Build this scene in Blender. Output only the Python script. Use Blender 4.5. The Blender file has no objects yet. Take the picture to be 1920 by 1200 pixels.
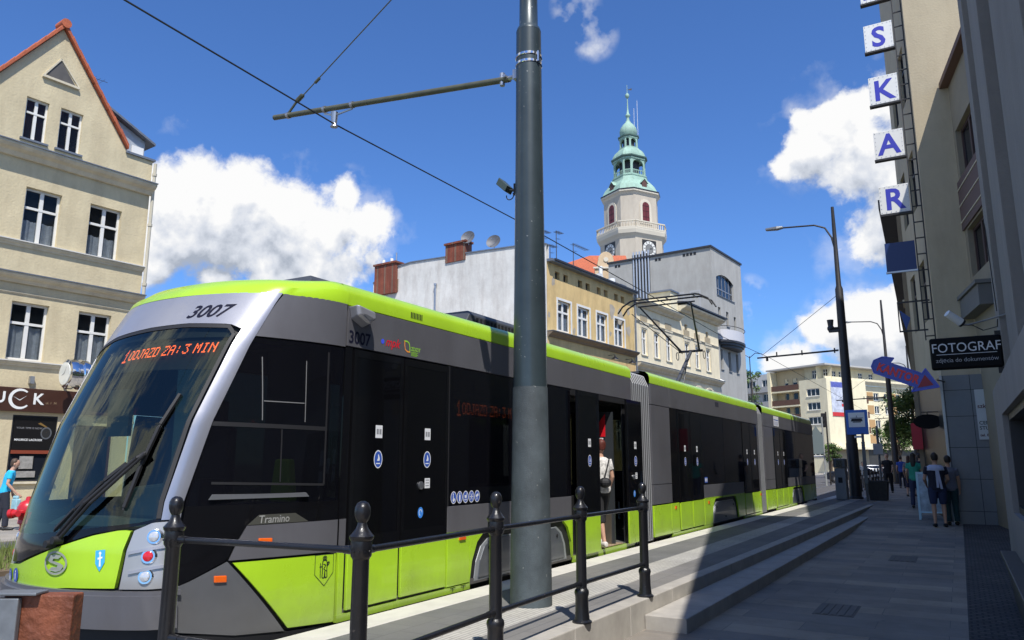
import bpy, bmesh, math, random
import numpy as np
from mathutils import Vector, Matrix
random.seed(7)
sc = bpy.context.scene
COL = sc.collection
V = Vector
# ------------------------------------------------------------------ camera
F, PITCH, YAW, EYE = 1420.0, math.radians(10.727), math.radians(30.166), 1.62
cam_d = bpy.data.cameras.new("camera"); cam = bpy.data.objects.new("camera", cam_d); COL.objects.link(cam)
cam_d.sensor_width = 36; cam_d.lens = 36 * F / 1920; cam_d.clip_end = 3000; cam_d.clip_start = .05
cam.location = (0, 0, EYE); cam.rotation_euler = (math.pi / 2 + PITCH, 0, YAW)
sc.camera = cam
# ------------------------------------------------------------------ sun, sky, exposure
SUN = V((.47, -.52, 1.04)).normalized()
sd = bpy.data.lights.new("sun", 'SUN'); so = bpy.data.objects.new("sun", sd); COL.objects.link(so)
sd.energy = 4.9; sd.angle = math.radians(.5); sd.color = (1, .955, .88)
so.rotation_euler = SUN.to_track_quat('Z', 'Y').to_euler()
sc.view_settings.view_transform = 'Standard'; sc.view_settings.look = 'None'
sc.view_settings.exposure = .22; sc.view_settings.gamma = 1
SKY_STRENGTH = .095
world = bpy.data.worlds.new("World"); sc.world = world; world.use_nodes = True
def build_world():
    nt = world.node_tree; nt.nodes.clear(); N = nt.nodes; L = nt.links
    def node(t, **k):
        n = N.new(t)
        for a, b in k.items(): setattr(n, a, b)
        return n
    def put(s, v):
        if isinstance(v, (int, float)): s.default_value = v
        elif isinstance(v, (tuple, list)): s.default_value = v
        else: L.new(v, s)
    def M(op, a, b=0.0, c=0.0):
        n = node('ShaderNodeMath', operation=op)
        put(n.inputs[0], a); put(n.inputs[1], b)
        if op in ('MULTIPLY_ADD', 'SMOOTH_MAX', 'SMOOTH_MIN'): put(n.inputs[2], c)
        return n.outputs[0]
    def VM(op, a, b=(0, 0, 0)):
        n = node('ShaderNodeVectorMath', operation=op)
        put(n.inputs[0], a); put(n.inputs[1], b)
        return n.outputs['Value'] if op in ('LENGTH', 'DOT_PRODUCT', 'DISTANCE') else n.outputs[0]
    tc = node('ShaderNodeTexCoord'); D0 = VM('NORMALIZE', tc.outputs['Generated'])
    # blobs: direction, radius (radians), vertical squash
    blobs = [((-0.759, 0.559, 0.334), 0.052, 1.0), ((-0.787, 0.526, 0.322), 0.059, 1.0), ((-0.733, 0.597, 0.324), 0.049, 1.0), ((-0.703, 0.644, 0.302), 0.063, 1.0), ((-0.715, 0.624, 0.315), 0.035, 1.0), ((-0.647, 0.687, 0.332), 0.035, 1.0), ((-0.631, 0.717, 0.296), 0.047, 1.0), ((-0.667, 0.687, 0.290), 0.060, 1.0), ((-0.787, 0.552, 0.276), 0.075, 1.0), ((-0.749, 0.607, 0.268), 0.079, 1.0), ((-0.701, 0.668, 0.252), 0.079, 1.0), ((-0.659, 0.710, 0.249), 0.063, 1.0), ((-0.630, 0.733, 0.257), 0.035, 1.0), ((-0.805, 0.548, 0.228), 0.027, 1.0), ((-0.771, 0.598, 0.218), 0.039, 1.0), ((-0.732, 0.646, 0.216), 0.055, 1.0), ((-0.687, 0.694, 0.214), 0.055, 1.0), ((-0.128, 0.909, 0.396), 0.020, 1.0), ((-0.114, 0.923, 0.367), 0.047, 1.0), ((-0.094, 0.916, 0.390), 0.035, 1.0), ((-0.067, 0.913, 0.403), 0.047, 1.0), ((-0.033, 0.916, 0.399), 0.050, 1.0), ((-0.061, 0.935, 0.350), 0.083, 1.0), ((-0.033, 0.952, 0.304), 0.079, 1.0), ((-0.155, 0.921, 0.357), 0.020, 1.0), ((-0.132, 0.921, 0.367), 0.033, 1.0), ((-0.056, 0.961, 0.272), 0.055, 1.0), ((-0.095, 0.939, 0.332), 0.047, 1.0), ((-0.034, 0.964, 0.263), 0.047, 1.0), ((-0.060, 0.983, 0.173), 0.049, 1.0), ((-0.024, 0.981, 0.191), 0.052, 1.0), ((-0.102, 0.982, 0.157), 0.044, 1.0), ((-0.131, 0.977, 0.167), 0.024, 1.0), ((-0.070, 0.990, 0.124), 0.075, 1.0), ((-0.183, 0.975, 0.123), 0.028, 1.0), ((-0.154, 0.982, 0.109), 0.047, 1.0), ((-0.024, 0.990, 0.139), 0.071, 1.0),
             # clouds behind and beside the viewer, seen in glass
             ((.5, -.75, .45), .30, 1.2), ((-.2, -.9, .35), .28, 1.2), ((.9, -.2, .4), .28, 1.2), ((.75, .45, .5), .25, 1.2), ((-.9, -.3, .35), .25, 1.3), ((.1, -.65, .75), .2, 1.0), ((-.66, -.42, .60), .26, 1.0), ((-.75, -.50, .40), .2, 1.0)]
    WISPS = [((-0.352, 0.760, 0.546), 0.034), ((-0.341, 0.785, 0.516), 0.034), ((-0.669, 0.714, 0.208), 0.041), ((-0.763, 0.606, 0.225), 0.041), ((-0.213, 0.955, 0.204), 0.034)]
    def density(D, detail):
        nz = node('ShaderNodeTexNoise'); nz.inputs['Scale'].default_value = 9.0; nz.inputs['Detail'].default_value = detail; nz.inputs['Roughness'].default_value = .56
        L.new(D, nz.inputs['Vector'])
        n2 = node('ShaderNodeTexVoronoi', feature='SMOOTH_F1'); n2.inputs['Scale'].default_value = 19.0; n2.inputs['Smoothness'].default_value = .5
        wv = VM('SCALE', VM('SUBTRACT', nz.outputs['Color'], (.5, .5, .5))); wv.node.inputs['Scale'].default_value = .05
        DW = VM('ADD', D, wv); L.new(DW, n2.inputs['Vector'])
        best = None
        for c, r, sq in blobs:
            c = V(c).normalized()
            df = VM('MULTIPLY', VM('SUBTRACT', DW, tuple(c)), (1, 1, sq))
            b = M('SUBTRACT', 1.0, M('DIVIDE', VM('LENGTH', df), r))
            best = b if best is None else M('SMOOTH_MAX', best, b, .35)
        n4 = node('ShaderNodeTexNoise'); n4.inputs['Scale'].default_value = 38.0; n4.inputs['Detail'].default_value = detail; n4.inputs['Roughness'].default_value = .62; L.new(DW, n4.inputs['Vector'])
        best = M('MULTIPLY_ADD', M('SUBTRACT', n4.outputs['Fac'], .5), .8, best)
        t = M('ADD', M('MINIMUM', M('SUBTRACT', best, .12), .75), M('MULTIPLY', M('SUBTRACT', nz.outputs['Fac'], .5), 1.75))
        return M('ADD', t, M('MULTIPLY', M('SUBTRACT', .36, n2.outputs['Distance']), .30))
    d0 = density(D0, 9.0)
    d1 = density(VM('ADD', D0, (SUN.x * .02, SUN.y * .02, .055)), 2.0)
    d2 = density(VM('ADD', D0, (.006, -.006, .014)), 6.0)
    al = node('ShaderNodeMapRange', interpolation_type='SMOOTHSTEP'); L.new(d0, al.inputs[0]); al.inputs[1].default_value = -.02; al.inputs[2].default_value = .36
    cl = M('MINIMUM', M('MAXIMUM', d1, 0), .9)
    wn = node('ShaderNodeTexNoise'); wn.inputs['Scale'].default_value = 22.0; wn.inputs['Detail'].default_value = 7; L.new(D0, wn.inputs['Vector'])
    wb = None
    for c, r in WISPS:
        b = M('SUBTRACT', 1.0, M('DIVIDE', VM('DISTANCE', D0, c), r)); wb = b if wb is None else M('MAXIMUM', wb, b)
    wal = M('MULTIPLY', M('MINIMUM', M('MAXIMUM', M('MULTIPLY', M('SUBTRACT', wn.outputs['Fac'], .47), 5.0), 0), 1), M('MINIMUM', M('MAXIMUM', M('MULTIPLY', wb, 1.8), 0), .7))
    lit = M('MULTIPLY_ADD', cl, -.56, M('MULTIPLY_ADD', M('SUBTRACT', d0, d2), .55, .97))
    ramp = node('ShaderNodeValToRGB'); L.new(lit, ramp.inputs[0])
    e = ramp.color_ramp.elements; e[0].position = .42; e[0].color = (.42, .47, .56, 1); e[1].position = .86; e[1].color = (1.0, 1.0, 1.0, 1)
    m = e.new(.64); m.color = (.72, .76, .84, 1)
    sky = node('ShaderNodeTexSky', sky_type='NISHITA'); sky.sun_disc = False
    sky.sun_elevation = math.asin(SUN.z); sky.sun_rotation = math.atan2(SUN.x, SUN.y)
    sky.altitude = 100; sky.air_density = 1.0; sky.dust_density = .25; sky.ozone_density = 3.0
    sk2 = VM('MULTIPLY', sky.outputs[0], (.69, 1.04, 1.56)); b1 = node('ShaderNodeBackground'); L.new(sk2, b1.inputs[0]); b1.inputs[1].default_value = SKY_STRENGTH
    b2 = node('ShaderNodeBackground'); L.new(ramp.outputs[0], b2.inputs[0]); b2.inputs[1].default_value = .84
    mx = node('ShaderNodeMixShader'); halo = M('MULTIPLY', M('MINIMUM', M('MAXIMUM', M('ADD', M('MULTIPLY', d0, 1.6), .75), 0), 1), M('MINIMUM', M('MAXIMUM', M('MULTIPLY', M('SUBTRACT', wn.outputs['Fac'], .50), 2.6), 0), .35)); L.new(M('MAXIMUM', M('MAXIMUM', al.outputs[0], halo), wal), mx.inputs[0]); L.new(b1.outputs[0], mx.inputs[1]); L.new(b2.outputs[0], mx.inputs[2])
    out = node('ShaderNodeOutputWorld'); L.new(mx.outputs[0], out.inputs[0])
build_world()

# ------------------------------------------------------------------ materials
MATS = {}
def mat(name, col, rough=.6, metal=0.0, var=0.0, vscale=3.0, bump=0.0, bscale=40.0, emit=0.0, coat=0.0, spec=.5, stain=0.0, alpha_mix=0.0, tint=(1, 1, 1), ior=1.45, dirt=0.0, chips=None, wave=0.0):
    if name in MATS: return MATS[name]
    m = bpy.data.materials.new(name); m.use_nodes = True; nt = m.node_tree; N = nt.nodes; L = nt.links
    b = N['Principled BSDF']; b.inputs['Roughness'].default_value = rough; b.inputs['Metallic'].default_value = metal
    b.inputs['Base Color'].default_value = (*col, 1); b.inputs['Specular IOR Level'].default_value = spec
    b.inputs['Coat Weight'].default_value = coat; b.inputs['Coat Roughness'].default_value = .04
    tc = N.new('ShaderNodeTexCoord')
    if var or stain:
        n = N.new('ShaderNodeTexNoise'); n.inputs['Scale'].default_value = vscale; n.inputs['Detail'].default_value = 8; n.inputs['Roughness'].default_value = .65
        L.new(tc.outputs['Object'], n.inputs['Vector'])
        r = N.new('ShaderNodeValToRGB'); L.new(n.outputs['Fac'], r.inputs[0])
        v = var
        r.color_ramp.elements[0].position = .3; r.color_ramp.elements[1].position = .7
        r.color_ramp.elements[0].color = (*[c * (1 - v) for c in col], 1); r.color_ramp.elements[1].color = (*[min(1, c * (1 + v)) for c in col], 1)
        src = r.outputs[0]
        if stain:
            mp = N.new('ShaderNodeMapping'); mp.inputs['Scale'].default_value = (.75, .75, .20); L.new(tc.outputs['Object'], mp.inputs[0])
            n2 = N.new('ShaderNodeTexNoise'); n2.inputs['Scale'].default_value = 1.9; n2.inputs['Detail'].default_value = 7; n2.inputs['Roughness'].default_value = .7; L.new(mp.outputs[0], n2.inputs['Vector'])
            r2 = N.new('ShaderNodeValToRGB'); L.new(n2.outputs['Fac'], r2.inputs[0]); r2.color_ramp.elements[0].position = .36; r2.color_ramp.elements[1].position = .58
            r2.color_ramp.elements[0].color = (*[1 - stain * k for k in (.85, .95, 1.0)], 1); r2.color_ramp.elements[1].color = (1, 1, 1, 1)
            mm = N.new('ShaderNodeMix'); mm.data_type = 'RGBA'; mm.blend_type = 'MULTIPLY'; mm.inputs[0].default_value = 1
            L.new(src, mm.inputs[6]); L.new(r2.outputs[0], mm.inputs[7]); src = mm.outputs[2]
        if dirt:       # road grime thrown up along the lower edge
            sx = N.new('ShaderNodeSeparateXYZ'); L.new(tc.outputs['Object'], sx.inputs[0])
            n5 = N.new('ShaderNodeTexNoise'); n5.inputs['Scale'].default_value = 2.3; n5.inputs['Detail'].default_value = 8; n5.inputs['Roughness'].default_value = .7; L.new(tc.outputs['Object'], n5.inputs['Vector'])
            a5 = N.new('ShaderNodeMath'); a5.operation = 'MULTIPLY_ADD'; L.new(n5.outputs['Fac'], a5.inputs[0]); a5.inputs[1].default_value = -.75; L.new(sx.outputs['Z'], a5.inputs[2])
            r5 = N.new('ShaderNodeMapRange'); L.new(a5.outputs[0], r5.inputs[0]); r5.inputs[1].default_value = -.12; r5.inputs[2].default_value = .32; r5.inputs[3].default_value = dirt; r5.inputs[4].default_value = .03
            m5 = N.new('ShaderNodeMix'); m5.data_type = 'RGBA'; L.new(r5.outputs[0], m5.inputs[0]); L.new(src, m5.inputs[6]); m5.inputs[7].default_value = (.13, .115, .09, 1); src = m5.outputs[2]
        if chips:
            n6 = N.new('ShaderNodeTexNoise'); n6.inputs['Scale'].default_value = 26; n6.inputs['Detail'].default_value = 4; L.new(tc.outputs['Object'], n6.inputs['Vector'])
            r6 = N.new('ShaderNodeMapRange'); L.new(n6.outputs['Fac'], r6.inputs[0]); r6.inputs[1].default_value = .70; r6.inputs[2].default_value = .73
            m6 = N.new('ShaderNodeMix'); m6.data_type = 'RGBA'; L.new(r6.outputs[0], m6.inputs[0]); L.new(src, m6.inputs[6]); m6.inputs[7].default_value = (*chips, 1); src = m6.outputs[2]
        L.new(src, b.inputs['Base Color'])
        if rough > .12:
            rr = N.new('ShaderNodeMapRange'); L.new(n.outputs['Fac'], rr.inputs[0]); rr.inputs[3].default_value = rough * .82; rr.inputs[4].default_value = min(1, rough * 1.18); L.new(rr.outputs[0], b.inputs['Roughness'])
    if bump:
        n = N.new('ShaderNodeTexNoise'); n.inputs['Scale'].default_value = bscale; n.inputs['Detail'].default_value = 6; L.new(tc.outputs['Object'], n.inputs['Vector'])
        bp = N.new('ShaderNodeBump'); bp.inputs['Strength'].default_value = bump; bp.inputs['Distance'].default_value = .02; L.new(n.outputs['Fac'], bp.inputs['Height']); L.new(bp.outputs[0], b.inputs['Normal'])
    if wave:
        n = N.new('ShaderNodeTexNoise'); n.inputs['Scale'].default_value = 1.7; n.inputs['Detail'].default_value = 1; L.new(tc.outputs['Object'], n.inputs['Vector'])
        bp = N.new('ShaderNodeBump'); bp.inputs['Strength'].default_value = wave; bp.inputs['Distance'].default_value = .05; L.new(n.outputs['Fac'], bp.inputs['Height']); L.new(bp.outputs[0], b.inputs['Normal']); L.new(bp.outputs[0], b.inputs['Coat Normal'])
    if emit:
        b.inputs['Emission Color'].default_value = (*col, 1); b.inputs['Emission Strength'].default_value = emit
    if alpha_mix:
        t = N.new('ShaderNodeBsdfTransparent'); t.inputs[0].default_value = (*tint, 1)
        lw = N.new('ShaderNodeLayerWeight'); lw.inputs[0].default_value = .5
        pw = N.new('ShaderNodeMath'); pw.operation = 'POWER'; L.new(lw.outputs['Facing'], pw.inputs[0]); pw.inputs[1].default_value = 3.0
        mm = N.new('ShaderNodeMath'); mm.operation = 'MULTIPLY_ADD'; L.new(pw.outputs[0], mm.inputs[0]); mm.inputs[1].default_value = alpha_mix * .95; mm.inputs[2].default_value = 1 - alpha_mix
        sh = b
        if ior > 1.5: sh = N.new('ShaderNodeBsdfGlossy'); sh.inputs[0].default_value = (.46, .50, .44, 1); sh.inputs[1].default_value = .015
        mx = N.new('ShaderNodeMixShader'); L.new(mm.outputs[0], mx.inputs[0]); L.new(t.outputs[0], mx.inputs[1]); L.new(sh.outputs[0], mx.inputs[2]); L.new(mx.outputs[0], N['Material Output'].inputs[0])
    MATS[name] = m; return m

def slab_mat(name, c1, c2, mortar, w, h, ms=.008, rough=.75, rot=0.0, bump=.25, grime=.25, offset=.5):
    m = bpy.data.materials.new(name); m.use_nodes = True; nt = m.node_tree; N = nt.nodes; L = nt.links
    b = N['Principled BSDF']; tc = N.new('ShaderNodeTexCoord'); mp = N.new('ShaderNodeMapping'); mp.inputs['Rotation'].default_value = (0, 0, rot); L.new(tc.outputs['Object'], mp.inputs[0])
    br = N.new('ShaderNodeTexBrick'); L.new(mp.outputs[0], br.inputs['Vector']); br.inputs['Scale'].default_value = 1; br.offset = offset
    br.inputs['Brick Width'].default_value = w; br.inputs['Row Height'].default_value = h; br.inputs['Mortar Size'].default_value = ms; br.inputs['Mortar Smooth'].default_value = .2
    br.inputs['Color1'].default_value = (*c1, 1); br.inputs['Color2'].default_value = (*c2, 1); br.inputs['Mortar'].default_value = (*mortar, 1)
    n = N.new('ShaderNodeTexNoise'); n.inputs['Scale'].default_value = .9; n.inputs['Detail'].default_value = 9; n.inputs['Roughness'].default_value = .7; L.new(tc.outputs['Object'], n.inputs['Vector'])
    r = N.new('ShaderNodeValToRGB'); L.new(n.outputs['Fac'], r.inputs[0]); r.color_ramp.elements[0].position = .35; r.color_ramp.elements[1].position = .6
    r.color_ramp.elements[0].color = (1 - grime, 1 - grime, 1 - grime * 1.05, 1); r.color_ramp.elements[1].color = (1, 1, 1, 1)
    n3 = N.new('ShaderNodeTexNoise'); n3.inputs['Scale'].default_value = 180; n3.inputs['Detail'].default_value = 3; L.new(tc.outputs['Object'], n3.inputs['Vector'])
    r3 = N.new('ShaderNodeValToRGB'); L.new(n3.outputs['Fac'], r3.inputs[0]); r3.color_ramp.elements[0].color = (.78, .78, .78, 1); r3.color_ramp.elements[1].color = (1.15, 1.15, 1.15, 1); r3.color_ramp.elements[0].position = .35; r3.color_ramp.elements[1].position = .65
    a = N.new('ShaderNodeMix'); a.data_type = 'RGBA'; a.blend_type = 'MULTIPLY'; a.inputs[0].default_value = 1; L.new(br.outputs[0], a.inputs[6]); L.new(r.outputs[0], a.inputs[7])
    a2 = N.new('ShaderNodeMix'); a2.data_type = 'RGBA'; a2.blend_type = 'MULTIPLY'; a2.inputs[0].default_value = 1; L.new(a.outputs[2], a2.inputs[6]); L.new(r3.outputs[0], a2.inputs[7])
    vo = N.new('ShaderNodeTexVoronoi'); vo.inputs['Scale'].default_value = 2.6; vo.inputs['Randomness'].default_value = 1; L.new(tc.outputs['Object'], vo.inputs['Vector'])
    rv = N.new('ShaderNodeMapRange'); L.new(vo.outputs['Distance'], rv.inputs[0]); rv.inputs[1].default_value = .045; rv.inputs[2].default_value = .075; rv.inputs[3].default_value = .5; rv.inputs[4].default_value = 0
    n8 = N.new('ShaderNodeTexNoise'); n8.inputs['Scale'].default_value = .35; n8.inputs['Detail'].default_value = 6; L.new(tc.outputs['Object'], n8.inputs['Vector'])
    r8 = N.new('ShaderNodeValToRGB'); L.new(n8.outputs['Fac'], r8.inputs[0]); r8.color_ramp.elements[0].position = .42; r8.color_ramp.elements[1].position = .58; r8.color_ramp.elements[0].color = (.86, .86, .87, 1); r8.color_ramp.elements[1].color = (1.12, 1.09, 1.04, 1)
    a3 = N.new('ShaderNodeMix'); a3.data_type = 'RGBA'; L.new(rv.outputs[0], a3.inputs[0]); L.new(a2.outputs[2], a3.inputs[6]); a3.inputs[7].default_value = (.06, .058, .055, 1)
    a4 = N.new('ShaderNodeMix'); a4.data_type = 'RGBA'; a4.blend_type = 'MULTIPLY'; a4.inputs[0].default_value = 1; L.new(a3.outputs[2], a4.inputs[6]); L.new(r8.outputs[0], a4.inputs[7])
    L.new(a4.outputs[2], b.inputs['Base Color']); b.inputs['Roughness'].default_value = rough
    bp = N.new('ShaderNodeBump'); bp.inputs['Strength'].default_value = bump; bp.inputs['Distance'].default_value = .01
    inv = N.new('ShaderNodeMath'); inv.operation = 'MULTIPLY_ADD'; L.new(br.outputs['Fac'], inv.inputs[0]); inv.inputs[1].default_value = -1; L.new(n3.outputs['Fac'], inv.inputs[2]); L.new(inv.outputs[0], bp.inputs['Height']); L.new(bp.outputs[0], b.inputs['Normal'])
    MATS[name] = m; return m

lime = mat('lime_paint', (.40, .66, .022), .28, coat=.45, var=.05, vscale=.9, stain=.08, dirt=.42, wave=.12)
silver = mat('silver_paint', (.40, .40, .43), .36, .5, var=.04, coat=.3, stain=.05, wave=.08)
tgrey = mat('grey_paint', (.135, .135, .150), .40, .25, var=.08, vscale=1.1, coat=.25, stain=.14, dirt=.3, wave=.12)
dgrey = mat('dark_grey_paint', (.115, .12, .13), .42, .2, var=.08, coat=.2, dirt=.3)
roofgrey = mat('roof_box_grey', (.06, .065, .075), .5, .1, var=.15)
rubber = mat('rubber', (.012, .012, .014), .6)
blackgloss = mat('black_gloss', (.005, .005, .006), .08, spec=.35, var=.1)
tramglass = mat('tram_side_glass', (.004, .004, .006), .03, spec=.38, alpha_mix=.14, tint=(.6, .64, .64))
cabglass = mat('windscreen_glass', (.004, .006, .006), .02, spec=.9, alpha_mix=.88, tint=(.45, .53, .47), ior=1.9)
farglass = mat('far_side_glass', (.01, .012, .012), .05, alpha_mix=.45, tint=(.40, .46, .42))
clearglass = mat('cab_clear_glass', (.01, .012, .012), .05, alpha_mix=.96, tint=(.95, 1.0, .88)) 
chrome = mat('chrome', (.75, .76, .78), .12, 1.0)
steel = mat('steel', (.45, .46, .48), .35, .9, var=.1)
orange = mat('orange_lens', (.75, .12, .01), .25, coat=.5)
redlens = mat('red_lens', (.55, .01, .02), .15, coat=.8)
navy = mat('navy_ink', (.006, .007, .022), .7, spec=.2)
white = mat('white_plastic', (.78, .78, .76), .45, var=.04)
wframe = mat('window_frame_white', (.72, .71, .67), .5, var=.08)
bglass = mat('building_glass', (.010, .014, .020), .06, spec=.6, alpha_mix=.74, tint=(.9, .93, .95), var=.2, vscale=.8)
dglass = mat('dark_glass', (.012, .015, .022), .08, var=.4, vscale=.6)
curtain = mat('curtain_cloth', (.80, .80, .80), .9, var=.18, vscale=6)
led = mat('led_red', (1.0, .13, .03), .5, emit=2.6)
blackm = mat('black_iron', (.010, .010, .012), .34, .1, var=.3, coat=.25, chips=(.06, .05, .045), bump=.15, bscale=60)
mastgreen = mat('mast_green_grey', (.040, .058, .066), .38, .2, var=.18, vscale=2.2, coat=.15, chips=(.22, .23, .22), stain=.2)
mastlow = mat('mast_base_coat', (.066, .083, .092), .62, var=.32, vscale=4.0, chips=(.20, .21, .20), stain=.3, bump=.25, bscale=90)
mastdark = mat('mast_brown_black', (.022, .020, .020), .5, var=.2)
armpaint = mat('arm_olive', (.10, .10, .065), .45, .2, var=.2, vscale=8)
cream_l = mat('stucco_beige', (.60, .515, .335), .92, var=.09, vscale=1.1, bump=.5, bscale=14, stain=.16)
trim_l = mat('stucco_trim', (.62, .56, .42), .9, var=.10, vscale=2, stain=.2)
ochre = mat('stucco_ochre', (.66, .48, .22), .92, var=.13, vscale=.8, bump=.5, bscale=10, stain=.22)
cream = mat('stucco_cream', (.80, .70, .49), .9, var=.07, vscale=1.2, bump=.3, bscale=12, stain=.12)
cream2 = mat('stucco_pale_yellow', (.78, .71, .50), .9, var=.06, vscale=1.2, stain=.10)
partyw = mat('party_wall_plaster', (.70, .69, .65), .95, var=.16, vscale=.30, bump=.6, bscale=4, stain=.22)
concrete = mat('grey_render', (.40, .395, .37), .95, var=.09, vscale=.4, bump=.3, bscale=8, stain=.15)
copper = mat('copper_patina', (.30, .46, .38), .7, .05, var=.16, vscale=.5, stain=.25)
towerw = mat('tower_stucco', (.50, .45, .37), .9, var=.07, vscale=.3, stain=.12)
towertrim = mat('tower_trim', (.60, .55, .45), .9, var=.06, vscale=.3)
redtile = mat('red_roof_tile', (.42, .105, .045), .75, var=.25, vscale=5, bump=.5, bscale=30)
brickm = slab_mat('chimney_brick', (.26, .07, .04), (.20, .05, .03), (.22, .14, .1), .25, .08, .008, .9, bump=.4, grime=.3)
zinc = mat('zinc_flashing', (.20, .22, .25), .5, .5, var=.15)
darktrim = mat('dark_trim', (.03, .03, .035), .5, var=.15)
skin = mat('skin', (.50, .29, .20), .55, var=.06, vscale=9)
hairm = mat('hair_dark', (.018, .012, .009), .6, var=.3, vscale=40)
asphalt = mat('asphalt', (.085, .083, .085), .9, var=.20, vscale=1.3, bump=.6, bscale=120)
brownsign = mat('brown_signboard', (.055, .022, .014), .4, var=.12, coat=.3)
granite = mat('granite_edge', (.38, .355, .315), .85, var=.16, vscale=3.5, bump=.3, bscale=150, stain=.08)
palestone = mat('pale_edge_stone', (.52, .50, .45), .85, var=.10, vscale=4, bump=.2, bscale=150)

# ------------------------------------------------------------------ object helpers
def thing(name, label, cat, loc=(0, 0, 0), group=None):
    o = bpy.data.objects.new(name, None); o.empty_display_size = .1; COL.objects.link(o); o.location = loc
    o['label'] = label; o['category'] = cat
    if group: o['group'] = group
    
    return o
def root_loc(p):
    while p.parent: p = p.parent
    return V(p.location)
class MB:
    def __init__(s): s.v = []; s.f = []; s.mi = []; s.m = 0
    def add(s, vs, fs):
        b = len(s.v); s.v += [tuple(v) for v in vs]; s.f += [[b + i for i in f] for f in fs]; s.mi += [s.m] * len(fs); return s
    def hexa(s, p): # 8 pts: bottom 4 ccw, top 4
        return s.add(p, [(3, 2, 1, 0), (4, 5, 6, 7), (0, 1, 5, 4), (1, 2, 6, 5), (2, 3, 7, 6), (3, 0, 4, 7)])
    def box(s, a, b):
        (x0, y0, z0), (x1, y1, z1) = a, b
        return s.hexa([(x0, y0, z0), (x1, y0, z0), (x1, y1, z0), (x0, y1, z0), (x0, y0, z1), (x1, y0, z1), (x1, y1, z1), (x0, y1, z1)])
    def fbox(s, fr, s0, s1, d0, d1, z0, z1): # box in a facade frame
        return s.hexa([fr(s0, d0, z0), fr(s0, d1, z0), fr(s1, d1, z0), fr(s1, d0, z0), fr(s0, d0, z1), fr(s0, d1, z1), fr(s1, d1, z1), fr(s1, d0, z1)])
    def poly(s, pts): return s.add(pts, [list(range(len(pts)))])
    def prism(s, pts, vec):
        n = len(pts); q = [V(p) for p in pts]; w = [p + V(vec) for p in q]
        return s.add(q + w, [list(range(n))[::-1], list(range(n, 2 * n))] + [(i, (i + 1) % n, n + (i + 1) % n, n + i) for i in range(n)])
    def cyl(s, a, b, r0, r1=None, n=12, caps=True):
        r1 = r0 if r1 is None else r1; a = V(a); b = V(b); d = (b - a).normalized()
        x = d.orthogonal().normalized(); y = d.cross(x); vs = []
        for c, r in ((a, r0), (b, r1)):
            for i in range(n):
                t = 2 * math.pi * i / n; vs.append(c + x * (r * math.cos(t)) + y * (r * math.sin(t)))
        fs = [(i, (i + 1) % n, n + (i + 1) % n, n + i) for i in range(n)]
        if caps: fs += [list(range(n))[::-1], list(range(n, 2 * n))]
        return s.add(vs, fs)
    def tube(s, pts, r, n=8):
        for i in range(len(pts) - 1): s.cyl(pts[i], pts[i + 1], r, r, n)
        return s
    def lathe(s, base, prof, n=20, sides=None, rot=0): # prof: (r, z)
        base = V(base); vs = []; fs = []; k = len(prof)
        ang = [rot + 2 * math.pi * i / n for i in range(n)]
        for r, z in prof:
            for t in ang: vs.append(base + V((r * math.cos(t), r * math.sin(t), z)))
        for j in range(k - 1):
            for i in range(n): fs.append((j * n + i, j * n + (i + 1) % n, (j + 1) * n + (i + 1) % n, (j + 1) * n + i))
        fs += [list(range(n))[::-1], list(range((k - 1) * n, k * n))]
        return s.add(vs, fs)
    def rings(s, rings, closed=True, caps=True):
        n = len(rings[0]); vs = [p for r in rings for p in r]; fs = []
        for j in range(len(rings) - 1):
            for i in range(n if closed else n - 1): fs.append((j * n + i, j * n + (i + 1) % n, (j + 1) * n + (i + 1) % n, (j + 1) * n + i))
        if caps and closed: fs += [list(range(n))[::-1], list(range((len(rings) - 1) * n, len(rings) * n))]
        return s.add(vs, fs)
    def ball(s, c, r, n=12, sq=(1, 1, 1)):
        prof = [(max(1e-4, r * math.sin(math.pi * j / 8)), -r * math.cos(math.pi * j / 8) * sq[2]) for j in range(9)]
        return s.lathe(c, prof, n)
    def build(s, name, m, parent=None, smooth=False, bevel=0, fix=True):
        me = bpy.data.meshes.new(name); o0 = root_loc(parent) if parent else V((0, 0, 0))
        if parent is None and s.v:
            a = np.array([tuple(v) for v in s.v]); o0 = V((float((a[:, 0].min() + a[:, 0].max()) / 2), float((a[:, 1].min() + a[:, 1].max()) / 2), float(a[:, 2].min())))
        me.from_pydata([tuple(V(v) - o0) for v in s.v], [], s.f)
        for mm in (m if isinstance(m, (list, tuple)) else [m]): me.materials.append(mm)
        me.polygons.foreach_set('material_index', s.mi)
        if fix:
            bm = bmesh.new(); bm.from_mesh(me); bmesh.ops.recalc_face_normals(bm, faces=bm.faces); bm.to_mesh(me); bm.free()
        me.update()
        if smooth:
            me.polygons.foreach_set('use_smooth', [True] * len(me.polygons)); me.set_sharp_from_angle(angle=math.radians(38))
        o = bpy.data.objects.new(name, me); COL.objects.link(o)
        if parent: o.parent = parent
        else: o.location = o0
        if bevel:
            b = o.modifiers.new('bevel', 'BEVEL'); b.width = bevel; b.segments = 2; b.limit_method = 'ANGLE'
        return o
def tag(o, label, cat, group=None):
    o['label'] = label; o['category'] = cat
    if group: o['group'] = group
    return o
def struct(name, mb, m, **k):
    o = mb.build(name, m, None, **k); o['kind'] = 'structure'; return o
def copy_tree(o, parent=None, delta=None):
    c = o.copy(); COL.objects.link(c); c.parent = parent
    for ch in list(o.children): copy_tree(ch, c)
    return c
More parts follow.
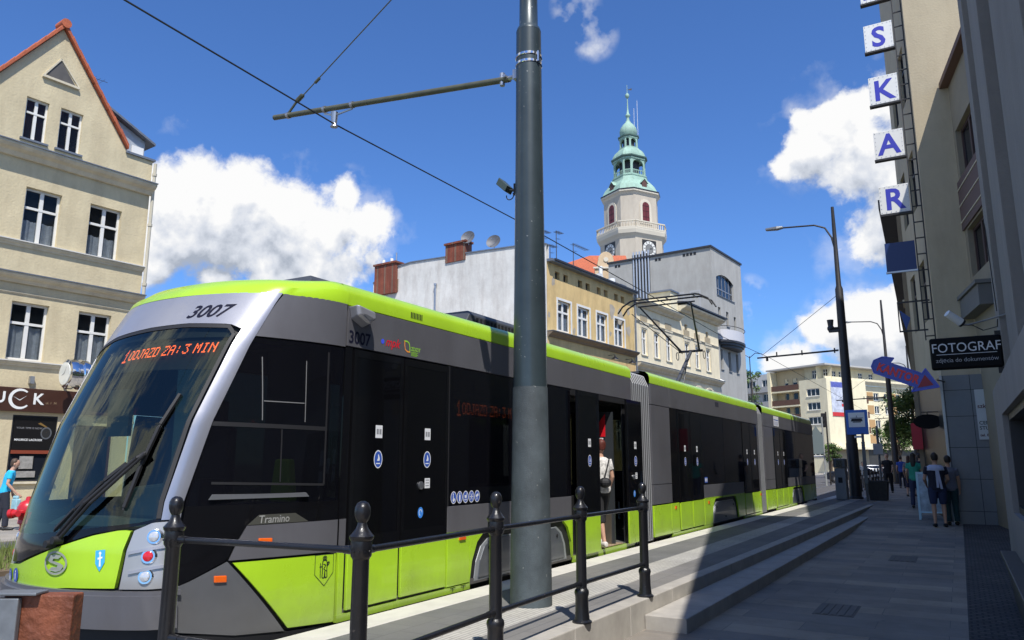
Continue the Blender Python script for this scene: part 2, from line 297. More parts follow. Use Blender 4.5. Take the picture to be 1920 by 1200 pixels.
def text_mb(body, size, right, up, origin, shear=0, bold=0, align='LEFT', depth=.004, fn=None, space=1.0, xs=1.0):
    c = bpy.data.curves.new('t', 'FONT'); c.body = body; c.size = size; c.shear = shear; c.offset = bold; c.align_x = align; c.resolution_u = 3; c.space_character = space
    o = bpy.data.objects.new('t', c); COL.objects.link(o); bpy.context.view_layer.update()
    me = bpy.data.meshes.new_from_object(o.evaluated_get(bpy.context.evaluated_depsgraph_get()))
    m = MB()
    if fn is None: R = V(right).normalized(); U = V(up).normalized(); Nn = R.cross(U); O = V(origin)
    vs = [((O + R * (v.co.x * xs) + U * v.co.y + Nn * depth) if fn is None else fn(v.co.x * xs, v.co.y)) for v in me.vertices]
    m.add(vs, [list(p.vertices) for p in me.polygons])
    bpy.data.objects.remove(o); bpy.data.curves.remove(c); bpy.data.meshes.remove(me)
    return m
GLY = {'1': "00100 01100 10100 00100 00100 00100 11111", 'O': "01110 10001 10001 10001 10001 10001 01110", 'D': "11110 10001 10001 10001 10001 10001 11110", 'J': "00111 00010 00010 00010 00010 10010 01100",
       'A': "01110 10001 10001 11111 10001 10001 10001", 'Z': "11111 00001 00010 00100 01000 10000 11111", ':': "00000 00100 00100 00000 00100 00100 00000", '3': "11111 00010 00100 00010 00001 10001 01110",
       'M': "10001 11011 10101 10101 10001 10001 10001", 'I': "01110 00100 00100 00100 00100 00100 01110", 'N': "10001 11001 10101 10011 10001 10001 10001", ' ': "00000 00000 00000 00000 00000 00000 00000"}
def led_mb(body, fn, pitch, fill=.86):
    m = MB(); x = 0
    for ch in body:
        rows = GLY[ch].split(); big = (x == 0)
        for j, r in enumerate(rows):
            for i, b in enumerate(r):
                if b == '1':
                    sy = 1.35 if big else 1.0; a = (x + i) * pitch; c = (6 - j) * pitch * 1.25 * sy - (pitch * 1.6 if big else 0); w = pitch * fill; h = pitch * 1.25 * sy * fill
                    m.poly([fn(a, c), fn(a + w, c), fn(a + w, c + h), fn(a, c + h)])
        x += 3.5 if ch in (' ', ':') else (7 if big else 6)
    return m
def frame_fn(P, u, n):
    P = V(P); u = V(u); n = V(n)
    return lambda s, d, z: P + u * s + n * d + V((0, 0, z))
def wall_holes(m, fr, s0, s1, z0, z1, holes, depth=.2, d=0.0):
    ss = sorted({s0, s1, *[h[0] for h in holes], *[h[1] for h in holes]}); zs = sorted({z0, z1, *[h[2] for h in holes], *[h[3] for h in holes]})
    ss = [a for a in ss if s0 <= a <= s1]; zs = [a for a in zs if z0 <= a <= z1]
    for i in range(len(ss) - 1):
        for j in range(len(zs) - 1):
            cs = (ss[i] + ss[i + 1]) / 2; cz = (zs[j] + zs[j + 1]) / 2
            if any(h[0] < cs < h[1] and h[2] < cz < h[3] for h in holes): continue
            m.poly([fr(ss[i], d, zs[j]), fr(ss[i + 1], d, zs[j]), fr(ss[i + 1], d, zs[j + 1]), fr(ss[i], d, zs[j + 1])])
    for a, b, c, e in holes:
        q = [(a, c), (b, c), (b, e), (a, e)]
        for i in range(4):
            p, r = q[i], q[(i + 1) % 4]
            m.poly([fr(p[0], d, p[1]), fr(r[0], d, r[1]), fr(r[0], d - depth, r[1]), fr(p[0], d - depth, p[1])])
def window(parent, fr, s0, s1, z0, z1, depth=.16, bar=.07, mull=1, tr=.66, glass=None, frame=None, sill=True, curt=0, d=0.0, surround=0, smat=None):
    m = MB(); D0 = d - depth; D1 = D0 + .07
    m.fbox(fr, s0, s0 + bar, D0, D1, z0, z1); m.fbox(fr, s1 - bar, s1, D0, D1, z0, z1)
    m.fbox(fr, s0 + bar, s1 - bar, D0, D1, z0, z0 + bar); m.fbox(fr, s0 + bar, s1 - bar, D0, D1, z1 - bar, z1)
    zt = z0 + (z1 - z0) * tr if tr else None
    if tr: m.fbox(fr, s0 + bar, s1 - bar, D0, D1 + .015, zt - bar * .55, zt + bar * .55)
    for k in range(mull):
        c = s0 + (s1 - s0) * (k + 1) / (mull + 1); bb = bar * (.8 if mull == 1 else .5)
        m.fbox(fr, c - bb, c + bb, D0, D1 + .004, z0 + bar, (zt - bar * .55) if tr else z1 - bar)
        if tr: m.fbox(fr, c - bb, c + bb, D0, D1 + .004, zt + bar * .55, z1 - bar)
    w = m.build('window', frame or wframe, parent)
    g = MB(); g.fbox(fr, s0 + .02, s1 - .02, D0 + .02, D0 + .035, z0 + .02, z1 - .02); g.build('pane', glass or bglass, w)
    if curt:
        c = MB(); n = 14
        for i in range(n):
            a = s0 + .05 + (s1 - s0 - .1) * i / n; b = s0 + .05 + (s1 - s0 - .1) * (i + 1) / n; da = D0 - .03 - .03 * math.sin(i * 1.9); db = D0 - .03 - .03 * math.sin(i * 1.9 + 1.9)
            zz = z0 + (z1 - z0) * curt
            c.poly([fr(a, da, z0), fr(b, db, z0), fr(b, db, zz), fr(a, da, zz + .03 * math.sin(i))])
        c.build('curtain', curtain, w, fix=False)
    if sill:
        q = MB(); q.fbox(fr, s0 - .08, s1 + .08, d - .05, d + .09, z0 - .07, z0 - .005); q.build('sill', smat or zinc, w)
    return w

# ================================================================== SETTING
UF = V((.0958, .9954, 0)); NF = V((.9954, -.0958, 0)); PF = V((-26, 13.8, 0))
FA = frame_fn(PF, UF, NF)                        # the far side of the street: s along, d towards the street, z up
XL = -2.86                                       # about where the top riser of the platform steps stands
def xl(y): return -2.96 + .0128 * y
def xt(y): return -2.47 + .005 * y
def zp(y): return 0.0 if y < 19.5 else min(.28, (y - 19.5) * .28 / 9.2)   # the pavement climbs to platform level
m = MB(); m.poly([(-900, -300, -.03), (900, -300, -.03), (900, 1500, -.03), (-900, 1500, -.03)]); struct('ground', m, mat('ground_paving', (.20, .19, .175), .9, var=.12, vscale=.2))
m = MB(); m.poly([(-17.6, -60, -.02), (-4.7, -60, -.02), (-4.7, 240, -.02), (-17.6, 240, -.02)]); struct('road', m, asphalt)
# tram track: grooved rails flush in the street
m = MB()
for x in (-6.77, -5.33, -10.0, -8.56):
    m.box((x - .035, -60, -.03), (x + .035, 200, .0))
struct('tram_rails', m, steel)
# platform in bands, with its edge stones
grey1 = slab_mat('platform_pavers', (.17, .17, .165), (.155, .155, .155), (.12, .12, .12), .40, .40, .006, .8, rot=math.pi / 2)
tact = slab_mat('tactile_pavers', (.50, .49, .45), (.45, .44, .41), (.30, .29, .27), .40, .045, .008, .85, rot=math.pi / 2, grime=.2)
grey2 = slab_mat('platform_dark_pavers', (.20, .195, .19), (.185, .18, .175), (.14, .14, .14), .60, .40, .006, .8, rot=math.pi / 2)
YE = 36.0
m = MB(); m.box((-4.72, 1.2, -.3), (-4.38, YE, .28)); struct('platform_edge_stone', m, palestone, bevel=.012)
m = MB(); m.box((-4.38, 1.2, -.3), (-2.99, YE, .272)); struct('platform_base', m, granite)
for nm, a, b, mt in (('platform_pavers_inner', -4.376, -3.80, grey1), ('platform_tactile_strip', -3.80, -3.40, tact), ('platform_pavers_outer', -3.40, -2.99, grey2)):
    m = MB(); m.poly([(a, 1.2, .276), (b, 1.2, .276), (b, YE, .276), (a, YE, .276)]); struct(nm, m, mt)
def slanted(m, f0, f1, y0, y1, z0, z1): m.hexa([(f0(y0), y0, z0), (f1(y0), y0, z0), (f1(y1), y1, z0), (f0(y1), y1, z0), (f0(y0), y0, z1), (f1(y0), y0, z1), (f1(y1), y1, z1), (f0(y1), y1, z1)])
m = MB(); y = 1.2
while y < YE: y2 = min(y + 1.2, YE); slanted(m, lambda q: xl(q) - .17, xl, y + .002, y2 - .002, -.3, .28); y = y2
struct('platform_top_step', m, granite, bevel=.01)
m = MB(); m.poly([(-2.995, 1.2, .274), (xl(1.2) - .165, 1.2, .274), (xl(YE) - .165, YE, .274), (-2.995, YE, .274)]); struct('platform_infill', m, grey2)
m = MB(); y = 7.55
while y < 24.2: y2 = min(y + 1.5, 24.3); slanted(m, lambda q: xl(q) + .002, xt, y + .002, y2 - .002, -.3, .14); y = y2
struct('platform_lower_step', m, granite, bevel=.01)
# pavement, climbing gently at the far end
pav = slab_mat('pavement_slabs', (.38, .325, .255), (.235, .215, .19), (.15, .143, .135), 1.30, .42, .004, .82, rot=0, grime=.3)
setts = slab_mat('pavement_setts', (.13, .12, .115), (.085, .08, .08), (.045, .045, .045), .11, .10, .012, .9, bump=.6, grime=.35)
m = MB(); ys = [-40, 19.5, 22, 25, 28.7, 60, 110, 170]; vs = []; fs = []
for y in ys: vs += [(-3.0, y, zp(y)), (-.08, y, zp(y))]
for i in range(len(ys) - 1): fs.append((2 * i, 2 * i + 1, 2 * i + 3, 2 * i + 2))
m.add(vs, fs); struct('pavement', m, pav)
m = MB(); m.poly([(-4.4, YE, .279), (-.35, YE, .281), (-.35, 170, .281), (-4.4, 170, .281)]); struct('pavement_far', m, pav)
m = MB(); m.add([p for y in ys for p in ((-.08, y, zp(y) + .003), (3.5, y, zp(y) + .003))], [(2 * i, 2 * i + 1, 2 * i + 3, 2 * i + 2) for i in range(len(ys) - 1)]); struct('pavement_sett_strip', m, setts)
m = MB(); m.box((-4.7, YE, -.3), (-4.42, 170, .277)); struct('kerb_far', m, granite)
for i, (x, y, w, l) in enumerate(((-1.35, 9.6, .42, .75), (-1.0, 15.2, .42, .9))):
    m = MB(); m.box((x - w / 2, y - l / 2, .0), (x + w / 2, y + l / 2, .004)); 
    for k in range(5): m.box((x - w / 2 + .03 + k * .08, y - l / 2 + .03, .004), (x - w / 2 + .08 + k * .08, y + l / 2 - .03, .009))
    tag(m.build('manhole_cover', mat('cover_iron', (.12, .112, .10), .7, .3, var=.3)), ['nearer dark rectangular cover set in the shaded pavement', 'farther dark rectangular cover set in the shaded pavement'][i], 'manhole cover')
# far pavement and verge
m = MB(); m.box((-34, -30, -.3), (-17.6, 240, .0)); struct('opposite_pavement', m, slab_mat('far_slabs', (.36, .33, .28), (.31, .29, .26), (.2, .19, .17), .5, .5, .01, .9, bump=.1))
m = MB(); m.box((-15.6, 4.5, -.3), (-12.4, 9.6, .05)); struct('verge', m, mat('verge_soil', (.14, .10, .06), .95, var=.3))
m = MB(); random.seed(3)
for k in range(5200):
    x = random.uniform(-15.5, -12.5); y = random.uniform(4.6, 9.5); h = random.uniform(.08, .26); a = random.uniform(0, 6.28); w = .008
    dx, dy = math.cos(a) * w, math.sin(a) * w; lx, ly = random.uniform(-.08, .08), random.uniform(-.08, .08)
    m.poly([(x - dx, y - dy, .05), (x + dx, y + dy, .05), (x + lx, y + ly, .05 + h)])
g = m.build('grass', mat('grass_blade', (.13, .17, .035), .8, var=.35, vscale=6), None, fix=False); tag(g, 'rough grass on the verge left of the tram nose', 'grass'); g['kind'] = 'stuff'

# ================================================================== TRAM
XS = -4.8; XC = -6.05
tram = thing('tram', 'lime green and grey low floor tram standing at the platform with one door open', 'tram', (XC, 17, 0))
ZT = [.2, .78, 1.0, 1.34, 1.95, 2.6, 3.0, 3.2]; WT = [1.0, .99, .95, .92, .94, .97, 1.0, 1.04]; YT = [3.72, 3.68, 3.68, 3.74, 3.92, 4.22, 4.46, 4.6]
def S(p, z, off=0.0):
    w = float(np.interp(z, ZT, WT)); yc = float(np.interp(z, ZT, YT)); s = 1 if p >= 0 else -1; a = abs(p); yf = yc - .30; ye = 5.2
    def q(a):
        if a <= 1: return w * a, yf + (yc - yf) * a ** 2.2
        t = min(a - 1, 1); c1 = yc + .62 * (ye - yc)
        return (1 - t) ** 2 * w + 2 * t * (1 - t) * 1.25 + t * t * 1.25, (1 - t) ** 2 * yc + 2 * t * (1 - t) * c1 + t * t * ye
    r = .055                                                 # round the corner: average the curve over a short span
    pts = [q(max(0, min(2, a + k * r))) for k in (-1.5, -1, -.5, 0, .5, 1, 1.5)] if a > .84 and a < 1.25 else [q(a)]
    x = sum(p_[0] for p_ in pts) / len(pts); y = sum(p_[1] for p_ in pts) / len(pts)
    if off:
        a0 = max(0, a - .03); a1 = min(2, a + .03); (xa, ya), (xb, yb) = q(a0), q(a1); n = V((yb - ya, -(xb - xa))); n.normalize()
        x += n.x * off; y += n.y * off
    return V((XC + s * x, y, z))
def resamp(pl, n):
    d = [0]
    for i in range(1, len(pl)): d.append(d[-1] + math.hypot((pl[i][0] - pl[i - 1][0]) * 1.2, pl[i][1] - pl[i - 1][1]))
    t = np.linspace(0, d[-1], n + 1); return [(float(np.interp(k, d, [p[0] for p in pl])), float(np.interp(k, d, [p[1] for p in pl]))) for k in t]
def patch(bot, top, n=24, k=10, off=0.0, m=None, th=0.0, fn=S):
    m = m or MB(); B = resamp(bot, n); T = resamp(top, n); vs = []
    for j in range(k + 1):
        for i in range(n + 1):
            t = j / k; vs.append(fn(B[i][0] * (1 - t) + T[i][0] * t, B[i][1] * (1 - t) + T[i][1] * t, off))
    fs = [(j * (n + 1) + i, j * (n + 1) + i + 1, (j + 1) * (n + 1) + i + 1, (j + 1) * (n + 1) + i) for j in range(k) for i in range(n)]
    m.add(vs, fs)
    if th:                                                   # rim turned inwards
        e = [B[i] for i in range(n + 1)] + [(B[n][0] * (1 - j / k) + T[n][0] * j / k, B[n][1] * (1 - j / k) + T[n][1] * j / k) for j in range(1, k + 1)] + [T[i] for i in range(n - 1, -1, -1)] + [(B[0][0] * (1 - j / k) + T[0][0] * j / k, B[0][1] * (1 - j / k) + T[0][1] * j / k) for j in range(k - 1, 0, -1)]
        L = len(e)
        for i in range(L):
            a, b = e[i], e[(i + 1) % L]; m.poly([fn(a[0], a[1], off), fn(b[0], b[1], off), fn(b[0], b[1], off - th), fn(a[0], a[1], off - th)])
    return m
# dark inner shell of the cab
m = MB()
patch([(-2, .25), (2, .25)], [(-2, .72), (-1, .72), (1, .72), (2, .72)], 48, 4, -.03, m)
patch([(-2, .72), (2, .72)], [(-2, 1.16), (2, 1.16)], 48, 4, -.03, m)
patch([(-2, 2.66), (2, 2.66)], [(-2, 3.1), (2, 3.1)], 48, 4, -.03, m)
patch([(.90, 1.16), (1.08, 1.16)], [(.90, 2.66), (1.07, 2.66)], 8, 8, -.03, m)
patch([(-1.08, 1.16), (-.93, 1.16)], [(-1.07, 2.66), (-.93, 2.66)], 8, 8, -.03, m)
shell = m.build('cab_shell', rubber, tram, smooth=True)
m = MB(); patch([(-.97, .46), (.97, .46), (1.04, .46)], [(-.97, .68), (.97, .69), (1.04, .68)], 36, 5, .07, m, .10)
m.build('bumper', tgrey, tram, smooth=True)
m = MB(); patch([(-.97, .22), (1.05, .22)], [(-.97, .45), (1.05, .45)], 36, 2, .0, m, .03); m.build('lower_apron', rubber, tram, smooth=True)
m = MB(); patch([(-.97, .682), (1.06, .682)], [(-.96, .712), (1.06, .718)], 36, 1, .045, m, .05); m.build('bumper_top', tgrey, tram, smooth=True)
hood = patch([(-.88, .62), (-.4, .665), (.31, .725), (.70, .735)], [(-.90, .80), (-.37, .85), (.1, .985), (.51, 1.10), (.72, 1.14), (.785, 1.13)], 36, 12, .018, None, .04).build('bonnet_panel', lime, tram, smooth=True)
m = MB(); patch([(-.95, .81), (-.40, .87), (.1, 1.0), (.51, 1.115), (.75, 1.155), (.98, 1.20)], [(-.97, 1.06), (-.27, 1.08), (.3, 1.13), (.83, 1.19), (.98, 1.23)], 36, 6, .004, m); 
m.build('windscreen_lower_band', blackgloss, tram, smooth=True)
ws = patch([(-.97, 1.06), (-.27, 1.08), (.3, 1.13), (.83, 1.19), (.945, 1.22)], [(-.93, 2.58), (-.8, 2.64), (-.4, 2.71), (.1, 2.75), (.5, 2.765), (.86, 2.75), (.93, 2.68)], 40, 30, .006).build('windscreen', cabglass, tram, smooth=True)
m = MB(); pb = [(-.93, 2.58), (-.8, 2.64), (-.4, 2.71), (.1, 2.75), (.5, 2.765), (.86, 2.75), (.93, 2.68)]
patch([(a, b - .012) for a, b in pb], [(a, b + .022) for a, b in pb], 40, 1, .012, m, .012)
pr_ = [(.945, 1.22), (.935, 1.9), (.93, 2.69)]
patch([(a - .012, b) for a, b in pr_], [(a + .014, b) for a, b in pr_], 24, 1, .012, m, .012); m.build('windscreen_seal', rubber, ws, smooth=True)
m = MB(); patch([(-1.06, 2.60), (-.93, 2.61), (-.8, 2.665), (-.4, 2.735), (.1, 2.775), (.5, 2.79), (.86, 2.775), (.968, 2.73)], [(-1.05, 3.07), (-.9, 3.07), (-.8, 3.07), (-.4, 3.07), (.1, 3.07), (.5, 3.075), (.86, 3.08), (.968, 3.085)], 40, 8, .016, m, .03)
hdr = m.build('header_panel', silver, tram, smooth=True)
m = MB(); patch([(.965, 1.21), (1.045, 1.21)], [(.965, 3.085), (1.085, 3.085)], 10, 30, .02, m, .03); m.build('front_pillar', mat('pillar_silver', (.40, .40, .43), .30, .7, var=.03, coat=.3), tram, smooth=True)
m = MB(); patch([(-1.055, 1.21), (-.955, 1.21)], [(-1.06, 2.7), (-.94, 2.66)], 10, 20, .02, m, .03); m.build('front_pillar', silver, tram, smooth=True)
# headlight clusters
def cluster(sg):
    if sg > 0: hl = patch([(.735, .73), (.9, .73), (1.03, .735)], [(.81, 1.135), (.92, 1.19), (1.03, 1.20)], 14, 12, .02, None, .04)
    else: hl = patch([(-1.03, .66), (-.92, .64)], [(-1.03, 1.12), (-.95, 1.05)], 8, 12, .02, None, .04)
    h = hl.build('headlight_cluster', mat('reflector_silver', (.42, .42, .42), .34, .5), tram, smooth=True)
    for (p, z, mt) in ((.945, 1.09, chrome), (.925, .955, redlens), (.905, .815, chrome)):
        if sg < 0: p = .985; z -= .08
        c = S(sg * p, z, .0); n = (S(sg * p, z, .1) - c).normalized(); n = (n + V((0, 0, .12))).normalized()
        b = MB(); b.cyl(c + n * .0, c + n * .030, .062, .050, 18); bz = b.build('lamp_bezel', chrome, h, smooth=True)
        b = MB(); b.cyl(c + n * .031, c + n * .040, .037, .034, 16); b.cyl(c + n * .040, c + n * .047, .034, .016, 16); b.build('lamp', mt if mt is redlens else mat('lamp_glass', (.55, .57, .6), .08, .3, coat=1), bz, smooth=True)
    if sg > 0:
        b = MB()
        for z in (1.02, .885): patch([(.80, z - .05), (1.03, z)], [(.80, z - .028), (1.03, z + .022)], 10, 1, .035, b, .02)
        b.build('cluster_rib', silver, h, smooth=True)
cluster(1); cluster(-1)
# front badge, shield and symbols on the bonnet
def onS(p0, z0, off, kx=1.0):
    return lambda x, y: S(p0 + x * kx, z0 + y, off)
def disc(fn, cx, cy, rx, ry, n=22, m=None):
    m = m or MB(); m.poly([fn(cx + rx * math.cos(2 * math.pi * i / n), cy + ry * math.sin(2 * math.pi * i / n)) for i in range(n)]); return m
f = onS(.18, .895, .0285, 1.12); m = MB(); n = 28
for i in range(n):
    a, b = 2 * math.pi * i / n, 2 * math.pi * (i + 1) / n
    m.poly([f(.115 * math.cos(a), .085 * math.sin(a)), f(.115 * math.cos(b), .085 * math.sin(b)), f(.098 * math.cos(b), .070 * math.sin(b)), f(.098 * math.cos(a), .070 * math.sin(a))])
for k in (0, 1):                       # the two swept halves of the round emblem
    sgn = 1 if k == 0 else -1
    pts = [(-.085, .015), (-.06, .052), (-.01, .062), (.06, .055), (.03, .030), (-.02, .030), (-.03, .008), (.05, -.012), (.01, -.012), (-.05, 0.0)]
    m.poly([f(x * sgn, y * sgn) for x, y in pts])
m.build('emblem', mat('emblem_metal', (.34, .36, .30), .45, .2), hood, fix=False)
f = onS(.555, .995, .0235); sh = MB(); pts = [(0, 0), (.075, .008), (.073, -.08), (.035, -.145), (0, -.09)]
sh.poly([f(x, y) for x, y in pts]); s_ = sh.build('shield_badge', mat('badge_blue', (.06, .42, .75), .35), hood, fix=False)
f2 = onS(.555, .995, .0245); sh = MB(); sh.poly([f2(.033, -.02), (f2(.042, -.02)), f2(.044, -.11), f2(.030, -.11)]); sh.poly([f2(.018, -.05), f2(.057, -.04), f2(.055, -.052), f2(.02, -.064)]); disc(f2, .037, -.018, .010, .012, 10, sh); sh.build('shield_figure', white, s_, fix=False)
for p0 in (-.60, -.42):
    f = onS(p0, .745 if p0 < -.5 else .765, .024); a = disc(f, 0, 0, .062, .052).build('round_symbol', mat('symbol_blue', (.03, .09, .42), .35), hood, fix=False)
    f = onS(p0, .745 if p0 < -.5 else .765, .0255); q = MB(); disc(f, 0, .026, .010, .010, 10, q)
    q.poly([f(-.012, .012), f(.012, .012), f(.010, -.035), f(-.010, -.035)])
    if p0 < -.5: disc(f, .004, -.018, .026, .020, 14, q)
    q.build('symbol_figure', white, a, fix=False)
SQ = lambda p0, z0, sx, off: (lambda x, y: S(p0 + x * sx, z0 + y + x * .02, off))
text_mb('3007', .165, (1, 0, 0), (0, 0, 1), (0, 0, 0), shear=.28, bold=.0035, fn=SQ(.435, 2.842, 1.03, .0185)).build('fleet_number', navy, hdr, fix=False)
# lime roof of the cab
m = MB(); P = [-2 + 4 * i / 48 for i in range(49)]; cz = V((XC, 5.25, 0))
def inward(q, k, z): return V((XC + (q.x - XC) * k, 5.2 + (q.y - 5.2) * k, z))
def rz(p, lo, hi): t = max(0, min(1, (abs(p) - .95) / .95)); t = t * t * (3 - 2 * t); return lo + (hi - lo) * t
rg = [[S(p, 3.075, .016) for p in P], [S(p, 3.14, .018)+ V((0, 0, rz(p, 0, .04))) for p in P], [inward(S(p, 3.2), .985, rz(p, 3.185, 3.245)) for p in P], [inward(S(p, 3.2), .93, rz(p, 3.225, 3.29)) for p in P], [inward(S(p, 3.2), .80, rz(p, 3.265, 3.31)) for p in P], [inward(S(p, 3.2), .5, rz(p, 3.29, 3.315)) for p in P], [inward(S(p, 3.2), .02, 3.32) for p in P]]
m.rings(rg, closed=False); m.build('cab_roof', lime, tram, smooth=True)
# cab side panels (near side +, far side -)
for sg in (1, -1):
    T = lambda pts: [(sg * a, b) for a, b in pts]
    m = MB(); patch(T([(1.055, 2.675), (1.98, 2.675)]), T([(1.105, 3.085), (1.98, 3.075)]), 24, 6, .016, m, .03); m.build('cab_side_header', tgrey, tram, smooth=True)
    m = MB(); patch(T([(1.06, .74), (1.26, .89), (1.34, 1.13), (1.98, 1.13)]), T([(1.06, 1.30), (1.4, 1.30), (1.98, 1.30)]), 30, 6, .010, m, .02)
    m.build('cab_lower_black', blackgloss, tram, smooth=True)
    m = MB(); patch(T([(1.058, 1.30), (1.98, 1.30)]), T([(1.06, 2.66), (1.98, 2.66)]) if sg > 0 else T([(1.06, 2.10), (1.98, 2.10)]), 30, 20, .008, m, .02); cw = m.build('cab_side_window', tramglass if sg > 0 else clearglass, tram, smooth=True)
    if sg < 0: m = MB(); patch(T([(1.06, 2.105), (1.98, 2.105)]), T([(1.06, 2.66), (1.98, 2.66)]), 30, 6, .008, m, .02); patch(T([(1.62, 1.30), (1.98, 1.30)]), T([(1.62, 2.10), (1.98, 2.10)]), 10, 6, -.012, m, .02); m.build('cab_side_dark_panel', blackgloss, tram, smooth=True)  # black panels added to darken the view through the windscreen
    m = MB(); patch(T([(1.27, .885), (1.98, .868)]), T([(1.345, 1.135), (1.98, 1.135)]), 24, 4, .018, m, .02); m.build('cab_side_grey_panel', tgrey, tram, smooth=True)
    m = MB(); patch(T([(1.60, .315), (1.975, .285)]), T([(1.285, .865), (1.975, .848)]), 24, 12, .018, m, .02)
    # bowed leading edge
    lp = m.build('cab_lime_panel', lime, tram, smooth=True)
    m = MB(); patch(T([(1.04, .42), (1.3, .33), (1.58, .295)]), T([(1.045, .73), (1.10, .76), (1.262, .875)]), 16, 10, .014, m, .02); m.build('cab_lower_grey_panel', dgrey, tram, smooth=True)
    m = MB(); patch(T([(1.02, .20), (1.98, .20)]), T([(1.02, .40), (1.6, .285), (1.98, .275)]), 16, 2, .004, m, .02); m.build('cab_sill', rubber, tram, smooth=True)
    if sg > 0:
        for (p, z, w) in ((1.20, .735, .055), (1.41, .985, .075)):
            f = onS(p, z, .03); b = MB(); q = [f(0, 0), f(w, -.006), f(w, .044), f(0, .05)]; f0 = onS(p, z, .012); q0 = [f0(0, 0), f0(w, -.006), f0(w, .044), f0(0, .05)]
            b.hexa(q0 + q); b.build('indicator', orange, tram, bevel=.006)
        # name plate strip with the model lettering
        b = MB(); patch([(1.345, 1.14), (1.72, 1.14)], [(1.40, 1.215), (1.62, 1.215)], 14, 2, .014, b); npl = b.build('name_plate', mat('plate_olive', (.055, .055, .045), .5), tram, smooth=True)
        text_mb('Tramino', .085, 0, 0, 0, fn=lambda x, y: S(1.40 + x * .62, 1.150 + y, .018), shear=.05, bold=.001).build('lettering', mat('plate_letter', (.30, .30, .28), .5, .1), npl, fix=False)
        # sliding sash outline of the cab side window and shelf under it
        b = MB()
        def line(p0, z0, p1, z1, w=.006):
            patch([(p0, z0), (p1, z1)] if abs(z1 - z0) < abs(p1 - p0) else [(p0, z0), (p0 + w * 1.0, z0)], [(p0, z0 + w), (p1, z1 + w)] if abs(z1 - z0) < abs(p1 - p0) else [(p1, z1), (p1 + w * 1.0, z1)], 10, 6, .013, b)
        def pY(y, z):
            lo, hi = 1.0, 2.0
            for _ in range(30):
                mid = (lo + hi) / 2
                if S(mid, z).y < y: lo = mid
                else: hi = mid
            return lo
        def rail(pts, w, mm, off=.012):
            for (ya, za), (yb, zb_) in zip(pts[:-1], pts[1:]):
                n = 8
                for i in range(n):
                    q = [(ya + (yb - ya) * t / n, za + (zb_ - za) * t / n) for t in (i, i + 1)]
                    if abs(zb_ - za) > abs(yb - ya): c4 = [(q[0][0] - w / 2, q[0][1]), (q[0][0] + w / 2, q[0][1]), (q[1][0] + w / 2, q[1][1]), (q[1][0] - w / 2, q[1][1])]
                    else: c4 = [(q[0][0], q[0][1] - w / 2), (q[1][0], q[1][1] - w / 2), (q[1][0], q[1][1] + w / 2), (q[0][0], q[0][1] + w / 2)]
                    mm.poly([S(pY(a_, c_), c_, off) for a_, c_ in c4])
        for yy in (4.40, 4.78): rail([(yy, 2.50), (yy, 1.97)], .008, b)
        rail([(4.41, 2.13), (4.77, 2.13)], .008, b)
        b.build('sash_rail', mat('sash_dull', (.16, .16, .16), .5), cw, fix=False)
        b = MB(); rail([(4.0, 1.93), (5.0, 1.92)], .035, b); rail([(4.57, 1.90), (4.57, 1.47)], .012, b); rail([(4.02, 1.47), (5.0, 1.44)], .02, b); rail([(5.0, 2.60), (5.0, 1.44)], .02, b); b.build('sash_rail', rubber, cw, fix=False)
        b = MB(); f = lambda p, z, o=.03: S(p, z, o)
        b.hexa([S(1.15, 1.345, .008), S(1.70, 1.345, .008), S(1.70, 1.345, .035), S(1.15, 1.345, .035), S(1.16, 1.385, .008), S(1.68, 1.38, .008), S(1.68, 1.375, .03), S(1.16, 1.38, .03)])
        b.build('window_ledge', dgrey, cw)
        # outlined crest
        b = MB(); o = .0205; f = lambda x, y: S(1.785 + x, .735 + y, o)
        ol = [(0, .12), (.165, .115), (.165, -.04), (.083, -.14), (0, -.04)]
        def stroke(pts, w=.0045, closed=True):
            n = len(pts)
            for i in range(n if closed else n - 1):
                a = pts[i]; c = pts[(i + 1) % n]; dx, dy = c[0] - a[0], c[1] - a[1]; l = math.hypot(dx, dy) or 1; nx, ny = -dy / l * w / 2, dx / l * w / 2
                b.poly([f(a[0] + nx, a[1] + ny), f(c[0] + nx, c[1] + ny), f(c[0] - nx, c[1] - ny), f(a[0] - nx, a[1] - ny)])
        stroke(ol)
        stroke([(.083 + .018 * math.cos(t * .7), .088 + .018 * math.sin(t * .7)) for t in range(9)])
        stroke([(.083 + .010 * math.cos(t * .9), .088 + .008 * math.sin(t * .9)) for t in range(7)], .006)
        stroke([(.068, .07), (.06, .03), (.065, -.01), (.062, -.07), (.082, -.075), (.085, -.02), (.09, -.075), (.108, -.07), (.104, 0), (.108, .04), (.098, .07)], .007)
        stroke([(.045, .05), (.047, -.07)], .006, False); stroke([(.038, .02), (.066, .022)], .006, False); stroke([(.104, .04), (.120, .055), (.126, .045), (.108, .02)], .008)
        stroke([(.07, .04), (.095, .03), (.075, .0), (.1, -.02)], .006, False)
        b.build('crest', navy, lp, fix=False)
